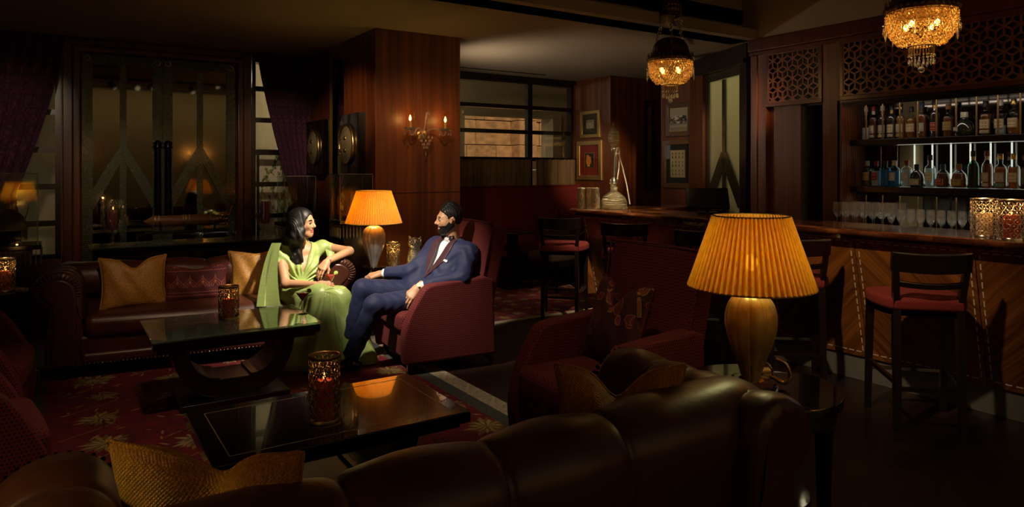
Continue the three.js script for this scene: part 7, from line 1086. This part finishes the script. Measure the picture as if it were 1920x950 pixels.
  const pl = (x, y, z) => { const [a, b, c] = C0.Q(x, y, z), low = sstep(0.62, 0.45, y), bod = sstep(0.50, 0.62, y), knot = hypot(a, b + 0.30); const ang = atan2(x - 1.76, -5.30 - z + 0.0001); return low * (0.016 * sin(ang * 9 + 2.4 * sin(y * 6 + 1)) * sstep(0.52, 0.1, y) + 0.004 * sin(ang * 19 + y * 7 + 2 * sin(ang * 5))) + bod * 0.0062 * sstep(0.03, 0.10, knot) * sin(atan2(a, b + 0.32) * 21 + 1.5 * sin(knot * 22)); };
  const gownF = (x, y, z) => { let d = gownU(x, y, z) + pl(x, y, z); if (d > 0.06) return d; const [a, b, c] = C0.Q(x, y, z); if (c > -0.02) d = smax(d, min(0.062 * clamp((b + 0.235) / 0.20, 0, 1.3) - abs(a), b + 0.235), 0.006); const nk = neckC(x, y, z); d = smax(d, 0.014 - nk, 0.01); return max(d, 0.012 - y); };
  gownF.b = gownU.b; put('gown', meshOf(gownF, 0.0062, 0.05), satin, 'pale green satin gown with draped bodice');
  // train lying on the rug behind the table
  { const pts = [W3(1.55, 0.30, 5.34), W3(1.46, 0.16, 5.33), W3(1.34, 0.07, 5.36), W3(1.15, 0.035, 5.38), W3(0.92, 0.025, 5.37)], u = uni(pts.slice(0, -1).map((p, i) => cone(p, pts[i + 1], [0.085, 0.07, 0.05, 0.022][i], [0.07, 0.05, 0.022, 0.008][i], 0.04))), f = (x, y, z) => max(u(x, y, z) + 0.008 * sin((z * 1.2 - y + x * 0.35) * 95), 0.011 - y); f.b = u.b; put('train', meshOf(f, 0.006, 0.03), satin, 'green train trailing over the rug'); }
  // cape panels: lofted sheets with thickness
  const sheet = (A, Bm, E, folds, amp) => { const n = 26, m = 24, pos = [], idx = [], c = (k, s) => mid(k[0], k[1], s); for (const side of [0, 1]) for (let j = 0; j <= m; j++) for (let i = 0; i <= n; i++) { const s = i / n, t = j / m, a = c(A, s), b = c(Bm, s), e = c(E, s), p = [0, 1, 2].map((q) => (1 - t) * (1 - t) * a[q] + 2 * t * (1 - t) * b[q] + t * t * e[q]), w = amp * t * sin(s * folds * PI * 2); pos.push(p[0] + w * 0.6 - side * 0.002, p[1], p[2] + w * 0.8 - side * 0.004); } const K = (n + 1) * (m + 1); for (const s of [0, 1]) for (let j = 0; j < m; j++) for (let i = 0; i < n; i++) { const a = s * K + j * (n + 1) + i; s ? idx.push(a, a + n + 1, a + 1, a + 1, a + n + 1, a + n + 2) : idx.push(a, a + 1, a + n + 1, a + 1, a + n + 2, a + n + 1); } const g = new THREE.BufferGeometry(); g.setAttribute('position', new THREE.Float32BufferAttribute(pos, 3)); g.setIndex(idx); g.computeVertexNormals(); return clean(g); };
  put('cape_sleeve', sheet([W3(1.455, 0.905, 5.79), W3(1.50, 0.912, 5.69)], [W3(1.35, 0.74, 5.71), W3(1.41, 0.76, 5.58)], [W3(1.285, 0.44, 5.58), W3(1.415, 0.45, 5.46)], 1.3, 0.024), satin, 'split cape sleeve falling from the shoulder');
  put('cape_sleeve', sheet([W3(1.85, 0.895, 5.74), W3(1.93, 0.875, 5.70)], [W3(1.90, 0.72, 5.62), W3(1.93, 0.72, 5.60)], [W3(1.86, 0.52, 5.56), W3(1.905, 0.52, 5.54)], 1, 0.012), satin);
  { const d = nrm(sub3(wrL, elL)), f = frameOf(add3(wrL, d, 0.0), d, [0, 1, 0]); put('bracelet', tf(TOR(0.027, 0.0028, 0, 0, 0, [0, 0, 0], 6, 24)).applyMatrix4(f.M), silver, 'silver bracelet'); }
  globalThis.martini('martini glass of red cocktail held by the woman in green', [gl[0], gl[1], gl[2]], 1.0);
}
// ------------------------------------------------------------ unseen ceiling spotlights, placed to light couple, walls, rug and bar
const lensM = SM({ color: 0x000000, emissive: lin(1, 0.85, 0.62), emissiveIntensity: 0.4 });
function unseenSpot(label, from, to, I, deg, pen, col = lin(1, 0.80, 0.56), soft = 3) {
  const t = thing('unseen_spotlight', label, 'spotlight', from, 0, 'unseen spotlights on the ceiling'), d = V(to[0] - from[0], to[1] - from[1], to[2] - from[2]).normalize(), c = V(0, -0.07, 0).addScaledVector(d, 0.02), q = new THREE.Quaternion().setFromUnitVectors(V(0, -1, 0), d);
  const up = HC - from[1]; part('mount', L([[0, up], [0.05, up], [0.05, up - 0.012], [0.012, up - 0.016], [0.012, -0.07], [0, -0.07]].reverse(), 24), blackMetal, t);
  const can = part('can', L([[0, 0.07], [0.035, 0.07], [0.045, 0.05], [0.045, -0.06], [0.041, -0.06], [0.041, -0.045], [0, -0.045]].reverse(), 24).applyQuaternion(q).translate(...c.toArray()), blackMetal, t); part('lens', C(0.038, 0.038, 0.003, 0, -0.048, 0, 24).applyQuaternion(q).translate(...c.toArray()), lensM, can);
  const s = new THREE.SpotLight(col, I, 0, deg * PI / 180, pen); s.position.set(...from).add(c).addScaledVector(d, 0.075); s.target.position.set(...to); s.castShadow = true; s.shadow.radius = soft; s.shadow.mapSize.set(1024, 1024); scene.add(s, s.target);
}
unseenSpot('unseen ceiling spotlight trained on the man', [0.70, 2.90, -4.05], [2.30, 0.72, -4.95], 36, 15, 0.75, lin(1, 0.86, 0.66), 4);
unseenSpot('unseen ceiling spotlight trained on the woman', [2.45, 2.90, -4.05], [1.66, 0.78, -5.58], 44, 12, 0.85, lin(1, 0.86, 0.66), 4);
unseenSpot('unseen ceiling spotlight trained on the silver-leafed lamp', [1.85, 2.90, -4.10], [2.50, 0.85, -5.75], 13, 9, 0.9, lin(1, 0.86, 0.68), 4);
unseenSpot('unseen ceiling spotlight trained on the plum curtain by the fin wall', [1.0, 2.84, -4.50], [2.15, 1.8, -8.2], 9, 10, 1, lin(1, 0.76, 0.52));
unseenSpot('unseen ceiling spotlight trained on the plum curtain beside the door surround', [-0.35, 2.90, -4.60], [-0.45, 1.9, -8.2], 6, 12, 1, lin(1, 0.76, 0.52));
unseenSpot('unseen ceiling spotlight trained on the mirrored door surround', [0.2, 2.84, -4.60], [0.70, 1.25, -7.9], 7, 15, 1, lin(1, 0.76, 0.52));
unseenSpot('unseen ceiling spotlight trained on the sconce side of the column', [2.15, 2.96, -4.50], [3.10, 1.75, -6.23], 5.0, 22, 1, lin(1, 0.62, 0.32));
unseenSpot('unseen ceiling spotlight trained on the shields', [1.20, 2.84, -4.60], [2.52, 1.95, -7.0], 16, 13, 1, lin(1, 0.66, 0.36));
unseenSpot('unseen ceiling spotlight trained on the gilt-framed pictures', [3.9, HC, -1.0], [6.6, 1.50, -7.95], 80, 5.5, 1, lin(1, 0.68, 0.36));
unseenSpot('unseen ceiling spotlight trained on the pictures by the bar', [4.2, HC, -1.2], [6.69, 1.60, -6.25], 34, 6, 1, lin(1, 0.68, 0.36));
unseenSpot('unseen ceiling spotlight trained on the hookah end of the bar', [3.5, HC, -3.3], [4.70, 1.0, -5.2], 40, 13, 0.9, lin(1, 0.8, 0.5));
unseenSpot('unseen ceiling spotlight trained on the counter front', [1.3, HC, -1.9], [4.7, 0.70, -2.6], 21, 15, 1, lin(1, 0.70, 0.40));
unseenSpot('unseen ceiling spotlight trained on the sofa the woman sits on', [0.3, HC, -3.4], [0.75, 0.5, -5.9], 6.0, 15, 1, lin(1, 0.7, 0.42));
unseenSpot('unseen ceiling spotlight trained on the floral rug', [0.6, HC, -2.9], [0.5, 0.0, -4.0], 5.0, 24, 1, lin(1, 0.75, 0.5));
unseenSpot('unseen ceiling spotlight trained on the rug corner between the armchairs', [2.3, HC, -3.2], [2.15, 0.0, -4.0], 4.0, 14, 1, lin(1, 0.80, 0.58));
unseenSpot('unseen ceiling spotlight trained on the armchair with the paisley cushion', [1.6, HC, -2.2], [2.5, 0.5, -2.85], 2.5, 18, 1, lin(1, 0.72, 0.42));
{ // unseen trough behind the camera, placed to light rear wall and room
  const t = thing('unseen_wall_washer', 'unseen long light trough washing the cream rear wall', 'light trough', [3.2, 3.40, 2.0]); part('trough', [B(7.2, 0.02, 0.14, 0, 0.03, 0), B(7.2, 0.06, 0.01, 0, 0.01, -0.065)], blackMetal, t); part('diffuser', B(7.1, 0.004, 0.10, 0, 0.016, 0.01), SM({ color: 0x000000, emissive: lin(1, 0.84, 0.62), emissiveIntensity: 1 }), t); part('hanger', [B(0.02, 0.06, 0.02, -3, 0.07, 0), B(0.02, 0.06, 0.02, 3, 0.07, 0)], blackMetal, t);
  const r = new THREE.RectAreaLight(lin(1, 0.84, 0.62), 11, 7.0, 0.1); r.position.set(3.2, 3.405, 2.02); r.lookAt(3.2, 2.0, 3.0); r.castShadow = true; scene.add(r);
}
{ // unseen uplighter behind the column, placed to light the dining corner ceiling
  const x = CX1, y = 1.95, z = -6.85, t = thing('unseen_uplighter', 'unseen brass uplighter hidden behind the wood column', 'wall lamp', [x, y, z], PI / 2); part('back_plate', B(0.09, 0.14, 0.015, 0, 0, 0.0075), brass, t); part('bowl', L([[0.01, -0.06], [0.05, -0.045], [0.085, 0.0], [0.08, 0.004], [0.045, -0.035], [0, -0.045]], 28, 0, 0.02, 0.10), brass, t); part('bracket', BAR([0, -0.02, 0.01], [0, -0.03, 0.09], 0.02, 0.02), brass, t); part('bulb', SP(0.025, 0, 0.01, 0.10, 14, 10), SM({ color: 0x000000, emissive: lin(1, 0.8, 0.55), emissiveIntensity: 4 }), t);
  const p = new THREE.SpotLight(lin(1, 0.82, 0.60), 3.4, 0, 1.15, 1); p.position.set(x + 0.11, y + 0.05, z); p.target.position.set(x + 1.9, CE, z + 0.25); p.castShadow = true; p.shadow.radius = 2; scene.add(p, p.target);
}
{ // unseen lamp on the veranda, placed to light its cream walls
  const t = thing('unseen_veranda_lamp', 'unseen globe lamp on the veranda ceiling outside the windows', 'ceiling light', [3.3, 2.95, -9.25]); part('rose', C(0.06, 0.06, 0.02, 0, -0.01, 0, 24), brass, t); part('globe', SP(0.09, 0, -0.11, 0, 24, 16), SM({ color: 0x000000, emissive: lin(1, 0.88, 0.66), emissiveIntensity: 1.5 }), t); const p = new THREE.PointLight(lin(1, 0.9, 0.68), 2.6); p.position.set(3.3, 2.72, -9.25); p.castShadow = true; p.shadow.radius = 3; scene.add(p);
}
renderer.render(scene, camera);
